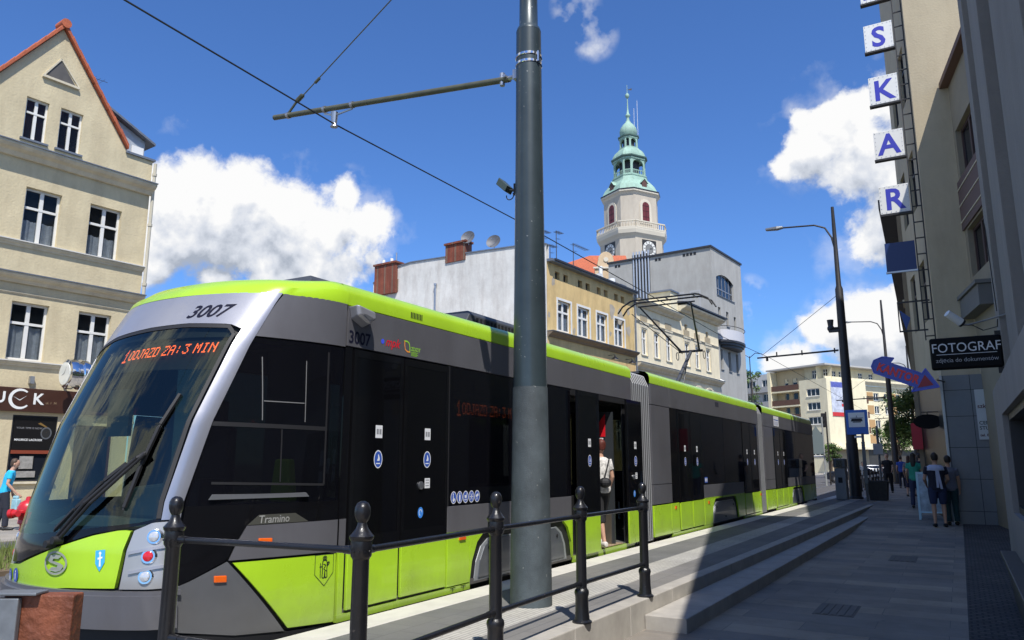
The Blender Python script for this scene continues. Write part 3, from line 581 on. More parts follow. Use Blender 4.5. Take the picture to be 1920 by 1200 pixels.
# wipers
def wiper(pts, blade):
    m = MB(); q = [S(p, z, o) for p, z, o in pts]; m.tube(q, .014, 8)
    w = m.build('wiper', rubber, tram, smooth=True)
    m = MB(); q = [S(p, z, o) for p, z, o in blade]; m.tube(q, .010, 6)
    for a, b in zip(q[:-1], q[1:]):
        d = (b - a).normalized(); m.cyl(a + d * .02, b, .018, .018, 5)
    m.build('wiper_blade', rubber, w, smooth=True)
    b = MB(); c = S(pts[0][0], pts[0][1], 0.02); b.cyl(c, c + V((0, -.07, .0)), .035, .028, 12); b.build('wiper_hub', rubber, w, smooth=True)
wiper([(.13, 1.03, .05), (.42, 1.33, .09), (.70, 1.66, .09), (.735, 1.70, .06)], [(.70, 1.28, .025), (.725, 1.6, .035), (.755, 1.9, .035), (.785, 2.16, .022)])
wiper([(.20, 1.06, .05), (.46, 1.33, .08), (.745, 1.69, .08)], [(.10, 1.12, .03), (.28, 1.28, .035), (.46, 1.48, .035), (.60, 1.62, .025)])
# destination display behind the windscreen
m = MB(); patch([(-.45, 2.38), (.90, 2.38)], [(-.45, 2.70), (.90, 2.70)], 24, 3, -.06, m, .02); dsp = m.build('destination_display', rubber, tram, fix=False)
led_mb('1ODJAZD ZA: 3 MIN', lambda x, y: S(-.08 + x, 2.475 + y + x * .055, -.03), .0101, .95).build('display_lettering', led, dsp, fix=False)

# ---- straight body -------------------------------------------------
def sp(name, pts, mt, off=0.0, th=.03, parent=None, x=XS, bevel=0.0):
    o = MB().prism([(x + off, a, b) for a, b in pts], (-th, 0, 0)).build(name, mt, parent or tram, bevel=bevel); return o
def rect(y0, y1, z0, z1): return [(y0, z0), (y1, z0), (y1, z1), (y0, z1)]
def roof_strip(y0, y1, name='roof_edge'):
    for sg in (1, -1):
        pr = [(1.235, 3.07), (1.252, 3.075), (1.252, 3.17), (1.235, 3.235), (1.18, 3.285), (1.05, 3.315), (1.0, 3.30)]
        m = MB(); m.rings([[(XC + sg * a, y, b) for a, b in pr] for y in (y0, y1)], closed=False, caps=False); m.build(name, lime, tram, smooth=True)
    m = MB(); m.box((XC - 1.06, y0, 3.27), (XC + 1.06, y1, 3.305)); m.build('roof', roofgrey, tram)
def body(y0, y1):
    m = MB(); m.box((XC - 1.22, y0, .30), (XC + 1.22, y1, .36)); m.build('floor', mat('tram_floor', (.10, .095, .09), .7, var=.2), tram)
    m = MB(); m.box((XC - 1.2, y0, 2.70), (XC + 1.2, y1, 2.74)); m.build('ceiling', mat('tram_ceiling', (.16, .16, .16), .6), tram)
    m = MB(); m.box((XC - .95, y0 + .3, .08), (XC + .95, y1 - .3, .295)); m.build('underframe', rubber, tram)
    # far side
    fx = XC - 1.25
    m = MB(); m.box((fx, y0, .32), (fx + .04, y1, .87)); m.build('far_side_lime_panel', lime, tram)
    m = MB(); m.box((fx, y0, .872), (fx + .04, y1, 1.17)); m.box((fx, y0, 2.68), (fx + .04, y1, 3.07)); m.build('far_side_grey_panel', tgrey, tram)
    y = y0
    while y < y1 - .2:
        ye = min(y + 1.9, y1); m = MB(); m.box((fx + .01, y + .05, 1.17), (fx + .02, ye - .05, 2.68)); m.build('far_side_window', farglass, tram)
        m = MB(); m.box((fx, y - .05, 1.17), (fx + .06, y + .05, 2.68)); m.build('window_pillar', rubber, tram); y = ye
def side_window(y0, y1, z0=1.17, z1=2.68, n=1):
    w = sp('side_window', rect(y0, y1, z0, z1), tramglass, .002, .012)
    return w
def grey_hi(y0, y1): return sp('cornice_panel', rect(y0 + .004, y1 - .004, 2.69, 3.066), tgrey, .004, .035, bevel=.004)
def grey_lo(y0, y1, z1=1.165): return sp('waist_panel', rect(y0 + .004, y1 - .004, .892, z1), tgrey, .004, .035, bevel=.004)
def skirt(y0, y1, z0=.33, z1=.872): return sp('skirt_panel', rect(y0 + .008, y1 - .008, z0, z1), lime, .004, .035, bevel=.004)
def rub(y0, y1, z0, z1, off=-.004): return sp('black_seam', rect(y0, y1, z0, z1), rubber, off, .02)
stick_w = mat('sticker_white', (.75, .76, .78), .4); stick_b = mat('symbol_blue', (.03, .09, .42), .35)
def xplane(y0, z0, off): return lambda x, y: V((XS + off, y0 + x, z0 + y))
def door_leaf(y0, y1, off=.0, hinge=1, stick=True, btn=False, hand=True):
    d = sp('door_leaf', rect(y0 + .01, y1 - .01, .885, 2.665), mat('door_glass', (.004, .004, .005), .035, spec=.38, alpha_mix=.10, tint=(.5, .55, .55)), off + .010, .02, bevel=.003)
    m = MB()
    for a, b in ((y0 + .008, y0 + .05), (y1 - .05, y1 - .008)): m.box((XS + off - .02, a, .88), (XS + off + .014, b, 2.67))
    for a, b in ((.88, .98), (2.60, 2.67)): m.box((XS + off - .018, y0 + .05, a), (XS + off + .013, y1 - .05, b))
    m.build('door_frame', blackgloss, d)
    MB().prism([(XS + off + .012, a, b) for a, b in rect(y0 + .02, y1 - .02, .35, .866)], (-.03, 0, 0)).build('door_lower_panel', lime, d, bevel=.004)
    if hand:
        yy = y1 - .13 if hinge > 0 else y0 + .13
        m = MB(); m.cyl((XS + off - .05, yy, 1.05), (XS + off - .05, yy, 1.95), .014, .014, 8); m.build('handrail', steel, d)
    if stick:
        yc = y0 + (y1 - y0) * .52
        f = xplane(yc, 1.86, off + .0125); m = MB(); m.poly([f(-.05, 0), f(.05, 0), f(.05, .12), f(-.05, .12)]); s1 = m.build('sticker', stick_w, d, fix=False)
        f = xplane(yc, 1.86, off + .0135); m = MB(); 
        for a in (-.035, .005): m.poly([f(a, .035), f(a + .03, .035), f(a + .03, .085), f(a, .085)])
        m.build('sticker_mark', mat('mark_grey', (.25, .26, .28), .5), s1, fix=False)
        f = xplane(yc, 1.66, off + .0125); s2 = disc(f, 0, 0, .062, .085).build('round_sticker', stick_w, d, fix=False)
        f = xplane(yc, 1.66, off + .0130); disc(f, 0, 0, .053, .075).build('round_sticker_field', stick_b, s2, fix=False)
        f = xplane(yc, 1.66, off + .0135); m = MB(); m.poly([f(-.018, -.015), f(.02, -.015), f(.022, .01), f(.006, .045), f(-.004, .045), f(-.002, .012)]); m.poly([f(-.03, -.045), f(.03, -.045), f(.03, -.035), f(-.03, -.035)]); m.build('sticker_mark', stick_w, s2, fix=False)
    if btn:
        b = disc(xplane((y0 + y1) / 2 - .08, 1.13, off + .013), 0, 0, .045, .055).build('door_button', mat('button_blue', (.05, .25, .75), .3), d, fix=False)
        m = MB(); f = xplane((y0 + y1) / 2 - .08, 1.13, off + .0137); n = 14
        for i in range(10):
            a, b2 = 2 * math.pi * i / n, 2 * math.pi * (i + 1) / n; m.poly([f(.027 * math.cos(a), .033 * math.sin(a)), f(.027 * math.cos(b2), .033 * math.sin(b2)), f(.020 * math.cos(b2), .025 * math.sin(b2)), f(.020 * math.cos(a), .025 * math.sin(a))])
        m.build('button_ring', stick_w, d, fix=False)
        m = MB(); f = xplane((y0 + y1) / 2 - .02, 1.37, off + .0132); m.poly([f(0, 0), f(.09, 0), f(.09, .10), f(0, .10)]); q = m.build('sticker', stick_w, d, fix=False)
        m = MB(); f = xplane((y0 + y1) / 2 - .02, 1.37, off + .0138)
        for k in range(3): m.poly([f(.015, .02 + k * .028), f(.075, .02 + k * .028), f(.075, .03 + k * .028), f(.015, .03 + k * .028)])
        m.build('sticker_mark', mat('mark_grey', (.25, .26, .28), .5), q, fix=False)
        m = MB(); m.lathe((0, 0, 0), [(.04, 0), (.04, .015), (.02, .02)], 14); m.v = [(XS + off + .012 + z, (y0 + y1) / 2 - .09 + x, 1.40 + y) for x, y, z in m.v]; m.build('door_lock', steel, d, smooth=True)
    return d
def arch(y0, y1, name='wheel_cover'):
    # wheel recess edge with bogie cover behind
    n = 14; c = (y0 + y1) / 2; h = .53
    m = MB()
    prof = [(y0, .30), (y0 + .05, .55), (y0 + .16, .74), (y0 + .34, .845), (y1 - .34, .845), (y1 - .16, .74), (y1 - .05, .55), (y1, .30)]
    m.prism([(XS - .05, a, b) for a, b in prof], (-.02, 0, 0)); w = m.build('wheel_recess', rubber, tram)
    p2 = [(c + (a - c) * .90, .32 + (b - .30) * .84) for a, b in prof]; p3 = [(c + (a - c) * .84, .35 + (b - .30) * .76) for a, b in prof]
    m = MB(); m.prism([(XS - .028, a, b) for a, b in p2], (-.02, 0, 0)); wc = m.build(name, mat('cover_rim', (.30, .32, .34), .4, .3), w, bevel=.008)
    m = MB(); m.prism([(XS - .018, a, b) for a, b in p3], (-.02, 0, 0)); k = m.build('cover_plate', mat('cover_plate', (.10, .11, .125), .35, .3, coat=.3, var=.15), wc, bevel=.006)
    m = MB()
    for yy, zz in ((y0 + .45, .66), (y1 - .45, .66), (c, .42)): m.cyl((XS - .018, yy, zz), (XS - .008, yy, zz), .022, .022, 10)
    m.build('cover_bolt', rubber, k)
    # lime fillers between arch and skirt corners
    for e in (0, 1):
        pts = [(y0 - .0, .33), (y0 + .045, .55), (y0 + .15, .75), (y0 + .32, .872), (y0 - .0, .872)]
        if e: pts = [(2 * c - a, b) for a, b in pts][::-1]
        sp('skirt_corner', pts, lime, .004, .035)
    sp('skirt_rail', rect(y0 + .32, y1 - .32, .853, .874), lime, .004, .035)
    # wheels hidden in the recess
def bogie(y0, y1):
    for sg in (1, -1):
        for yy in (y0 + .55, y1 - .55):
            m = MB(); m.cyl((XC + sg * .66, yy, .31), (XC + sg * .80, yy, .31), .30, .30, 24); wh = m.build('wheel', steel, tram, smooth=True)
            m = MB(); m.cyl((XC + sg * .80, yy, .31), (XC + sg * .84, yy, .31), .10, .09, 16); m.build('hub', rubber, wh)
# section one
body(5.2, 12.25); roof_strip(5.2, 12.35)
for y0, y1 in ((5.215, 8.9), (8.9, 12.35)): grey_hi(y0, y1)
rub(5.2, 12.35, 2.66, 3.08, -.03); rub(5.2, 10.72, .29, 1.17, -.036); rub(12.0, 12.35, .29, 2.68, -.036)
sp('frame_post', rect(5.205, 5.30, .885, 2.68), blackgloss, .0, .05); sp('waist_panel', rect(5.215, 5.295, .89, 1.135), tgrey, .006, .02)
skirt(5.215, 5.30, .29)
door_leaf(5.31, 6.06, hinge=1); door_leaf(6.07, 6.86, hinge=-1, btn=True)
sp('door_sill', rect(5.22, 7.32, .265, .325), lime, .008, .04); skirt(6.875, 7.32, .335)
m = MB()
for k, dy in enumerate((.0, .2)): 
    f = xplane(6.98 + dy, .285, .0155)
    m.poly([f(-.05, .03), f(.05, .03), f(.05, .038), f(-.05, .038)]); m.poly([f(-.006, .0), f(.006, .0), f(.006, .03), f(-.006, .03)])
m.build('jacking_mark', navy, tram, fix=False)
grey_lo(6.875, 9.93); side_window(6.875, 8.42); side_window(8.44, 9.93)
sp('window_pillar', rect(6.862, 6.89, 1.17, 2.68), rubber, .004, .03); sp('window_pillar', rect(8.41, 8.45, 1.17, 2.68), rubber, .004, .03)
sp('indicator', rect(7.10, 7.22, .80, .85), orange, .02, .02)
arch(7.32, 9.95); bogie(7.32, 9.95)
sp('side_rail', rect(6.87, 9.96, .876, .891), lime, .006, .03)
# open door in section one
door_leaf(9.97, 10.74, .085, hinge=1); door_leaf(11.86, 12.56, .085, hinge=-1, btn=True)
sp('door_sill', rect(10.0, 12.3, .255, .345), lime, .008, .05)
sp('door_header', rect(9.96, 12.30, 2.60, 2.685), rubber, .0, .2)
m = MB(); m.box((XS - .5, 10.76, .355), (XS - .01, 11.84, .366)); m.build('door_step', mat('step_tan', (.30, .22, .14), .7, var=.15), tram)
m = MB(); m.box((XS - .55, 11.60, .37), (XS - .05, 11.64, 2.45)); ps = m.build('door_side_partition', mat('partition_dark', (.035, .04, .045), .3), tram)
m = MB(); m.box((XS - .52, 11.57, .37), (XS - .10, 11.60, .88)); m.build('kick_panel', mat('kick_brushed', (.32, .28, .22), .3, .8, var=.2), ps)
m = MB(); m.tube([(XS - .24, 11.56, .98), (XS - .24, 11.54, 1.02), (XS - .24, 11.54, 1.85), (XS - .24, 11.56, 1.9)], .016, 8); m.tube([(XS - .30, 11.56, .98), (XS - .30, 11.54, 1.02), (XS - .30, 11.54, 1.85), (XS - .30, 11.56, 1.9)], .012, 8); m.build('handrail', chrome, ps, smooth=True)
m = MB(); m.poly([(XS - .40, 11.565, 2.05), (XS - .16, 11.565, 2.05), (XS - .16, 11.565, 2.42), (XS - .30, 11.565, 2.25)]); m.build('door_warning_flash', mat('flash_red', (.62, .01, .02), .4), ps, fix=False)
m = MB(); m.box((XS - .38, 11.562, 1.90), (XS - .20, 11.568, 2.03)); m.build('sticker', stick_w, ps)
# display in the first side window
sd_ = sp('side_display', rect(7.05, 8.40, 2.10, 2.42), rubber, -.06, .03)
led_mb('1ODJAZD ZA: 3 MIN', xplane(7.12, 2.175, -.055), .0152, .8).build('display_lettering', mat('led_side', (1, .16, .04), .5, emit=9), sd_, fix=False)
# row of round pictograms
for i in range(5):
    yc = 6.985 + .118 * i; a = disc(xplane(yc, 1.255, .006), 0, 0, .056, .066).build('round_symbol', stick_w, tram, fix=False)
    disc(xplane(yc, 1.255, .0065), 0, 0, .048, .057).build('symbol_field', stick_b, a, fix=False); f = xplane(yc, 1.255, .0072); q = MB()
    if i == 0: disc(f, -.008, .036, .009, .010, 10, q); q.poly([f(-.014, .024), f(-.002, .024), f(0, -.005), f(.02, -.008), f(.03, -.03), f(.022, -.034), f(.012, -.016), f(-.012, -.014)]); disc(f, -.002, -.028, .018, .018, 12, q)
    if i == 1: disc(f, 0, .036, .009, .010, 10, q); q.poly([f(-.014, .024), f(.014, .024), f(.011, -.045), f(-.011, -.045)])
    if i == 2: q.poly([f(-.024, .02), f(.022, .02), f(.016, -.012), f(-.018, -.012)]); q.poly([f(.018, .04), f(.028, .04), f(.022, .015), f(.014, .015)]); disc(f, -.014, -.03, .009, .010, 10, q); disc(f, .012, -.03, .009, .010, 10, q)
    if i == 3:
        for k in range(3):
            a_ = k * math.pi / 3; dx, dy = math.cos(a_) * .036, math.sin(a_) * .042; nx, ny = -math.sin(a_) * .004, math.cos(a_) * .004
            q.poly([f(dx + nx, dy + ny), f(-dx + nx, -dy + ny), f(-dx - nx, -dy - ny), f(dx - nx, dy - ny)])
    if i == 4: q.poly([f(-.032, .012), f(.020, .034), f(.030, .008), f(-.022, -.012)]); q.poly([f(-.006, 0), f(.004, 0), f(.002, -.036), f(-.018, -.036), f(-.016, -.028), f(-.006, -.026)])
    q.build('symbol_figure', stick_w, a, fix=False)
# side mirror camera, side number and badges
m = MB(); m.rings([[(XS + .0, 5.36 + a, 2.965 + b * .8) for a, b in ((-.13, .12), (.13, .10), (.15, -.02), (.05, -.10), (-.10, -.02))], [(XS + .10, 5.36 + a, 2.965 + b * .8) for a, b in ((-.14, .13), (.12, .09), (.13, .0), (.04, -.07), (-.12, .01))], [(XS + .13, 5.36 + a, 2.965 + b * .8) for a, b in ((-.12, .12), (.09, .08), (.10, .01), (.03, -.05), (-.10, .02))]])
mc = m.build('mirror_camera', silver, tram, bevel=.01)
m = MB(); m.poly([(XS + .134, 5.28, 2.99), (XS + .134, 5.33, 2.99), (XS + .134, 5.44, 2.965), (XS + .134, 5.36, 2.94)]); m.build('camera_lens', dgrey, mc, fix=False)
text_mb('3007', .165, (0, 1, 0), (0, 0, 1), (XS, 5.235, 2.725), bold=.0035, depth=.006, xs=.92).build('fleet_number', navy, tram, fix=False)
b = disc(xplane(5.72, 2.80, .006), 0, 0, .025, .025).build('operator_logo', mat('logo_blue', (.06, .10, .75), .4), tram, fix=False)
text_mb('mpk', .125, (0, 1, 0), (0, 0, 1), (XS, 5.76, 2.765), shear=.35, bold=.002, depth=.006).build('logo_lettering', mat('logo_red', (.62, .015, .03), .4), b, fix=False)
m = MB(); f = xplane(6.06, 2.74, .006); n = 20
ring = [(.0, .12), (.05, .12), (.085, .10), (.10, .05), (.10, 0), (.05, 0), (.015, .02), (.0, .07)]
for i in range(8):
    a, c = ring[i], ring[(i + 1) % 8]; k = .74; cc = (.05, .06); ai = [cc[j] + (a[j] - cc[j]) * k for j in (0, 1)]; ci = [cc[j] + (c[j] - cc[j]) * k for j in (0, 1)]
    m.m = 0 if i < 4 else 1; m.poly([f(*a), f(*c), f(*ci), f(*ai)])
lg = m.build('authority_logo', [mat('logo_green', (.30, .62, .05), .4), mat('logo_orange', (.80, .28, .05), .4)], tram, fix=False)
text_mb('ZDZiT', .055, (0, 1, 0), (0, 0, 1), (XS, 6.175, 2.765), bold=.001, depth=.006).build('logo_lettering', mat('logo_green', (.30, .62, .05), .4), lg, fix=False)
m = MB(); f = xplane(6.175, 2.70, .006)
for k in range(4): m.poly([f(0, .012 + k * .012), f(.10 + .02 * (k % 2), .012 + k * .012), f(.10 + .02 * (k % 2), .017 + k * .012), f(0, .017 + k * .012)])
m.build('logo_small_print', mat('logo_green', (.30, .62, .05), .4), lg, fix=False)
m = MB(); 
for k in range(8): f = xplane(6.16 + k * .026, 3.13, .0); m.hexa([V((XC + 1.2525, 6.16 + k * .026, 3.11)), V((XC + 1.2525, 6.172 + k * .026, 3.11)), V((XC + 1.256, 6.172 + k * .026, 3.11)), V((XC + 1.256, 6.16 + k * .026, 3.11)), V((XC + 1.2525, 6.16 + k * .026, 3.17)), V((XC + 1.2525, 6.172 + k * .026, 3.17)), V((XC + 1.256, 6.172 + k * .026, 3.17)), V((XC + 1.256, 6.16 + k * .026, 3.17))])
m.build('roof_vent', navy, tram)
# section two
Y0, Y1 = 13.30, 21.92
body(Y0, Y1); roof_strip(Y0 - .03, Y1)
rub(Y0, Y1, .29, 3.08, -.04) if 0 else None
rub(Y0, Y1, 2.66, 3.08, -.03); rub(Y0, Y1, .29, 1.18, -.036)
grey_hi(Y0, 14.36); grey_hi(14.36, Y1)
sp('corner_panel', rect(Y0 + .004, 14.33, 1.25, 2.68), tgrey, .004, .035); sp('corner_panel', rect(Y0 + .004, 14.33, .895, 1.24), tgrey, .004, .035)
skirt(Y0, 14.26); skirt(14.26, 14.75)
door_leaf(14.80, 15.58); door_leaf(15.60, 16.42, hinge=-1, btn=False)
sp('frame_post', rect(14.36, 14.79, .9, 2.68), blackgloss, .0, .03)
sp('door_sill', rect(14.3, 17.0, .265, .325), lime, .008, .04); skirt(16.45, 17.02)
grey_lo(16.45, 20.0); side_window(16.45, 18.2); side_window(18.22, 20.0)
arch(17.02, 19.35); bogie(17.02, 19.35); skirt(19.35, 20.02)
sp('side_rail', rect(16.5, 20.0, .876, .891), lime, .006, .03)
door_leaf(20.04, 20.86); door_leaf(20.88, 21.70, hinge=-1); sp('corner_panel', rect(21.72, Y1, .9, 2.68), tgrey, .0, .03); skirt(21.72, Y1)
sp('door_sill', rect(19.9, 21.9, .265, .325), lime, .008, .04)
f = xplane(16.52, 1.21, .006); m = MB(); m.poly([f(0, 0), f(.22, 0), f(.22, .12), f(0, .12)]); q = m.build('symbol_sticker', stick_b, tram, fix=False)
m = MB(); f = xplane(16.52, 1.21, .0068); disc(f, .06, .06, .035, .045, 14, m); disc(f, .16, .06, .035, .045, 14, m); m.build('symbol_figure', stick_w, q, fix=False)
for yy in (14.5, 16.75, 21.8): sp('indicator', rect(yy - .03, yy + .05, .76, .82), orange, .016, .02)
m = MB()
for k in range(5): m.box((XS + .004, 17.65 + k * .06, 2.92), (XS + .008, 17.67 + k * .06, 3.03))
m.build('cornice_grille', navy, tram)
# section three
Y0, Y1 = 22.62, 31.6
body(Y0, Y1 - .4); roof_strip(Y0 - .05, Y1 - .5)
rub(Y0, Y1 - .3, 2.66, 3.08, -.03); rub(Y0, Y1 - .3, .29, 1.18, -.036)
grey_hi(Y0, 23.9); grey_hi(23.9, 28.2); grey_hi(28.2, Y1 - .35)
sp('corner_panel', rect(Y0 + .004, 23.86, 1.17, 2.68), tgrey, .004, .035); sp('corner_panel', rect(Y0 + .004, 23.86, .895, 1.16), tgrey, .004, .035); skirt(Y0, 23.86)
door_leaf(23.95, 24.85); door_leaf(24.87, 25.75, hinge=-1); sp('frame_post', rect(23.87, 23.95, .9, 2.68), blackgloss, 0, .03)
sp('door_sill', rect(23.9, 27.1, .265, .325), lime, .008, .04); skirt(25.8, 26.35); grey_lo(25.8, 29.0); side_window(25.78, 27.4); side_window(27.42, 29.0)
arch(26.35, 28.6); bogie(26.35, 28.6); skirt(28.6, 29.3); side_window(29.0, 31.2); skirt(29.3, 31.2); grey_lo(29.0, 31.2)
m = MB()
for zz in ((.25, 3.05),): m.rings([[(XC + a, y, z) for a, z in ((-w, .25), (w, .25), (w, 1.2), (w - .03, 2.6), (w - .12, 3.2), (-w + .12, 3.2), (-w + .03, 2.6), (-w, 1.2))] for y, w in ((31.2, 1.245), (31.6, 1.12), (32.0, .80), (32.1, .3))])
m.build('rear_end', blackgloss, tram, smooth=True)
f = xplane(24.1, 2.75, .006); m = MB(); m.poly([f(0, 0), f(.75, 0), f(.75, .30), f(0, .30)]); n_ = m.build('notice', stick_w, tram, fix=False)
m = MB(); f = xplane(24.1, 2.75, .0066)
m.poly([f(.04, .17), f(.71, .17), f(.71, .20), f(.04, .20)]); 
for k in range(4): m.poly([f(.05, .03 + k * .03), f(.66, .03 + k * .03), f(.66, .04 + k * .03), f(.05, .04 + k * .03)])
m.build('notice_print', stick_b, n_, fix=False)
# bellows
def bellows(y0, y1, n, nm='bellows'):
    m = MB(); rg = []
    def loop(w, y, zb, zt): return [(XC - w, y, zb), (XC + w, y, zb), (XC + w, y, zt - .25), (XC + w - .08, y, zt - .06), (XC + w - .25, y, zt), (XC - w + .25, y, zt), (XC - w + .08, y, zt - .06), (XC - w, y, zt - .25)]
    for i in range(2 * n + 1):
        w = 1.215 if i % 2 else 1.12; rg.append(loop(w, y0 + (y1 - y0) * i / (2 * n), .30 if i % 2 else .36, 3.24 if i % 2 else 3.15))
    m.rings(rg, closed=True, caps=False); b = m.build(nm, mat('bellows_cloth', (.05, .052, .058), .7, var=.15), tram, fix=True)
    m = MB()
    for i in range(1, 2 * n, 2):
        y = y0 + (y1 - y0) * i / (2 * n); L = loop(1.225, y, .29, 3.25)
        m.tube([V(q) for q in L] + [V(L[0])], .011, 6)
    m.build('bellows_hoop', mat('hoop_alu', (.42, .43, .45), .45, .5), b)
    # bevelled grey posts either side
bellows(12.36, 13.30, 10); bellows(21.93, 22.60, 5)
# roof equipment
def rbox(x0, x1, y0, y1, z1, nm='roof_box'):
    b = MB().rings([[(x0, y0, 3.3), (x1, y0, 3.3), (x1, y1, 3.3), (x0, y1, 3.3)], [(x0 + .02, y0 + .15, z1 - .06), (x1 - .02, y0 + .15, z1 - .06), (x1 - .02, y1 - .05, z1 - .06), (x0 + .02, y1 - .05, z1 - .06)], [(x0 + .08, y0 + .2, z1), (x1 - .08, y0 + .2, z1), (x1 - .08, y1 - .1, z1), (x0 + .08, y1 - .1, z1)]])
    o = b.build(nm, roofgrey, tram, bevel=.01)
    g = MB(); k = y0 + .3
    while k < y1 - .2: g.box((x1 - .015, k, 3.33), (x1 + .006, k + .03, z1 - .09)); k += .09
    g.build('grille', rubber, o)
rbox(-6.8, -5.36, 5.15, 6.45, 3.47); rbox(-6.7, -5.35, 6.55, 7.2, 3.38); rbox(-6.85, -5.2, 7.75, 9.75, 3.55); rbox(-6.8, -5.3, 10.2, 11.9, 3.42)
rbox(-6.85, -5.25, 17.9, 20.1, 3.40); rbox(-6.8, -5.4, 20.5, 21.6, 3.5); rbox(-6.8, -5.35, 23.6, 26.5, 3.5); rbox(-6.8, -5.35, 12.4, 13.4, 3.33)
# pantograph
pg = MB().box((-6.5, 18.3, 3.40), (-5.6, 19.6, 3.47)).build('pantograph_base', blackm, tram)
m = MB(); m.cyl((-6.05, 18.6, 3.5), (-6.05, 20.05, 4.58), .055, .045, 10); m.cyl((-6.15, 19.5, 3.46), (-6.12, 20.0, 4.45), .018, .018, 8); m.build('pantograph_lower_arm', roofgrey, pg, smooth=True)
m = MB(); m.cyl((-6.38, 20.08, 4.62), (-5.72, 20.08, 4.62), .035, .035, 10)
m.cyl((-6.30, 20.05, 4.62), (-6.85, 18.45, 5.62), .028, .020, 8); m.cyl((-5.80, 20.05, 4.62), (-5.50, 18.45, 5.62), .028, .020, 8); m.cyl((-6.25, 20.0, 4.55), (-7.05, 18.35, 5.45), .010, .010, 6)
for sx in (-6.42, -5.68): 
    pts = [(sx, 20.08 + .11 * math.cos(t * math.pi / 6), 4.50 + .11 * math.sin(t * math.pi / 6)) for t in range(13)]; m.tube(pts, .010, 5)
m.build('pantograph_upper_arm', blackm, pg)
m = MB(); 
for yy in (18.15, 18.5): m.tube([(-7.35, yy, 5.45), (-7.22, yy, 5.62), (-7.0, yy, 5.74), (-6.9, yy, 5.76), (-5.3, yy, 5.76), (-5.2, yy, 5.74), (-4.98, yy, 5.62), (-4.88, yy, 5.45)], .022, 6)
for xx in (-6.9, -6.05, -5.35): m.cyl((xx, 18.15, 5.74), (xx, 18.5, 5.74), .016, .016, 6)
m.cyl((-6.9, 18.45, 5.64), (-5.4, 18.45, 5.64), .02, .02, 8); m.build('pantograph_head', blackm, pg)
# interior that shows through the glass
m = MB(); m.rings([[(-6.95, 3.95, .4), (-5.15, 3.95, .4), (-5.05, 4.6, .4), (-7.05, 4.6, .4)], [(-6.9, 3.78, 1.08), (-5.2, 3.78, 1.08), (-5.1, 4.55, 1.08), (-7.0, 4.55, 1.08)], [(-6.85, 3.95, 1.18), (-5.25, 3.95, 1.18), (-5.15, 4.45, 1.14), (-6.95, 4.45, 1.14)]])
m.build('dashboard', mat('dash_teal', (.035, .06, .06), .5, var=.1), tram, bevel=.02)
m = MB(); m.rings([[(-6.35, 4.15, 1.16), (-5.35, 4.15, 1.16), (-5.35, 4.5, 1.16), (-6.35, 4.5, 1.16)], [(-6.3, 4.2, 1.42), (-5.4, 4.2, 1.50), (-5.4, 4.45, 1.50), (-6.3, 4.45, 1.42)]]); m.build('instrument_hood', mat('dash_dark', (.02, .032, .034), .45), tram, bevel=.03)
m = MB(); m.box((-6.25, 4.75, .9), (-5.75, 4.85, 1.95)); m.box((-6.25, 4.5, .82), (-5.75, 4.85, .93)); m.box((-6.13, 4.76, 1.95), (-5.87, 4.84, 2.2)); m.box((-6.1, 4.6, .36), (-5.9, 4.8, .85)); m.build('driver_seat', mat('seat_black', (.02, .022, .025), .8), tram, bevel=.03)
m = MB(); m.box((-6.65, 5.16, .36), (-4.95, 5.19, 1.2)); m.box((-5.75, 5.16, 1.2), (-4.95, 5.19, 2.7)); m.build('cab_partition', mat('partition_grey', (.10, .11, .11), .5), tram)
hv = mat('vest_lime', (.35, .62, .03), .8, var=.15)
m = MB(); m.rings([[(-5.45, 4.98, 1.28), (-5.18, 4.98, 1.28), (-5.18, 5.08, 1.28), (-5.45, 5.08, 1.28)], [(-5.40, 4.98, 1.66), (-5.22, 4.98, 1.66), (-5.22, 5.06, 1.66), (-5.40, 5.06, 1.66)]]); tag(m.build('safety_vest', hv, None, bevel=.02), 'lime safety vest hanging in the tram cab behind the side window', 'vest')
m = MB(); m.box((-6.4, 3.98, 1.85), (-6.1, 4.02, 2.25)); m.build('sun_blind', mat('dash_dark', (.02, .032, .034), .45), tram)
seatm = mat('seat_cloth', (.03, .05, .09), .9, var=.3, vscale=30); seatw = mat('seat_shell', (.30, .30, .30), .5)
def seat(x, y, face=1):
    m = MB(); m.box((x - .21, y - .21, .76), (x + .21, y + .21, .84)); yb = y - .21 * face; m.box((x - .21, min(yb, yb - .06 * face), .80), (x + .21, max(yb, yb - .06 * face), 1.45)); s = m.build('seat', seatm, tram, bevel=.025)
    m = MB(); m.cyl((x, y, .36), (x, y, .76), .05, .05, 8); m.build('seat_leg', steel, s)
for y in (7.3, 8.1, 9.0, 9.7): 
    for x in (-5.15, -5.6, -6.95): seat(x, y)
for y in (16.9, 17.7, 18.5, 19.3, 26.4, 27.2, 28.0, 28.8):
    for x in (-5.15, -6.95): seat(x, y)
m = MB()
for x, y in ((-5.9, 6.5), (-5.9, 10.4), (-5.9, 12.0), (-5.9, 15.6), (-5.9, 20.5), (-5.9, 24.8), (-5.6, 8.6), (-5.6, 17.8)): m.cyl((x, y, .36), (x, y, 2.7), .018, .018, 8)
m.build('grab_pole', mat('pole_yellow', (.60, .42, .03), .4), tram)

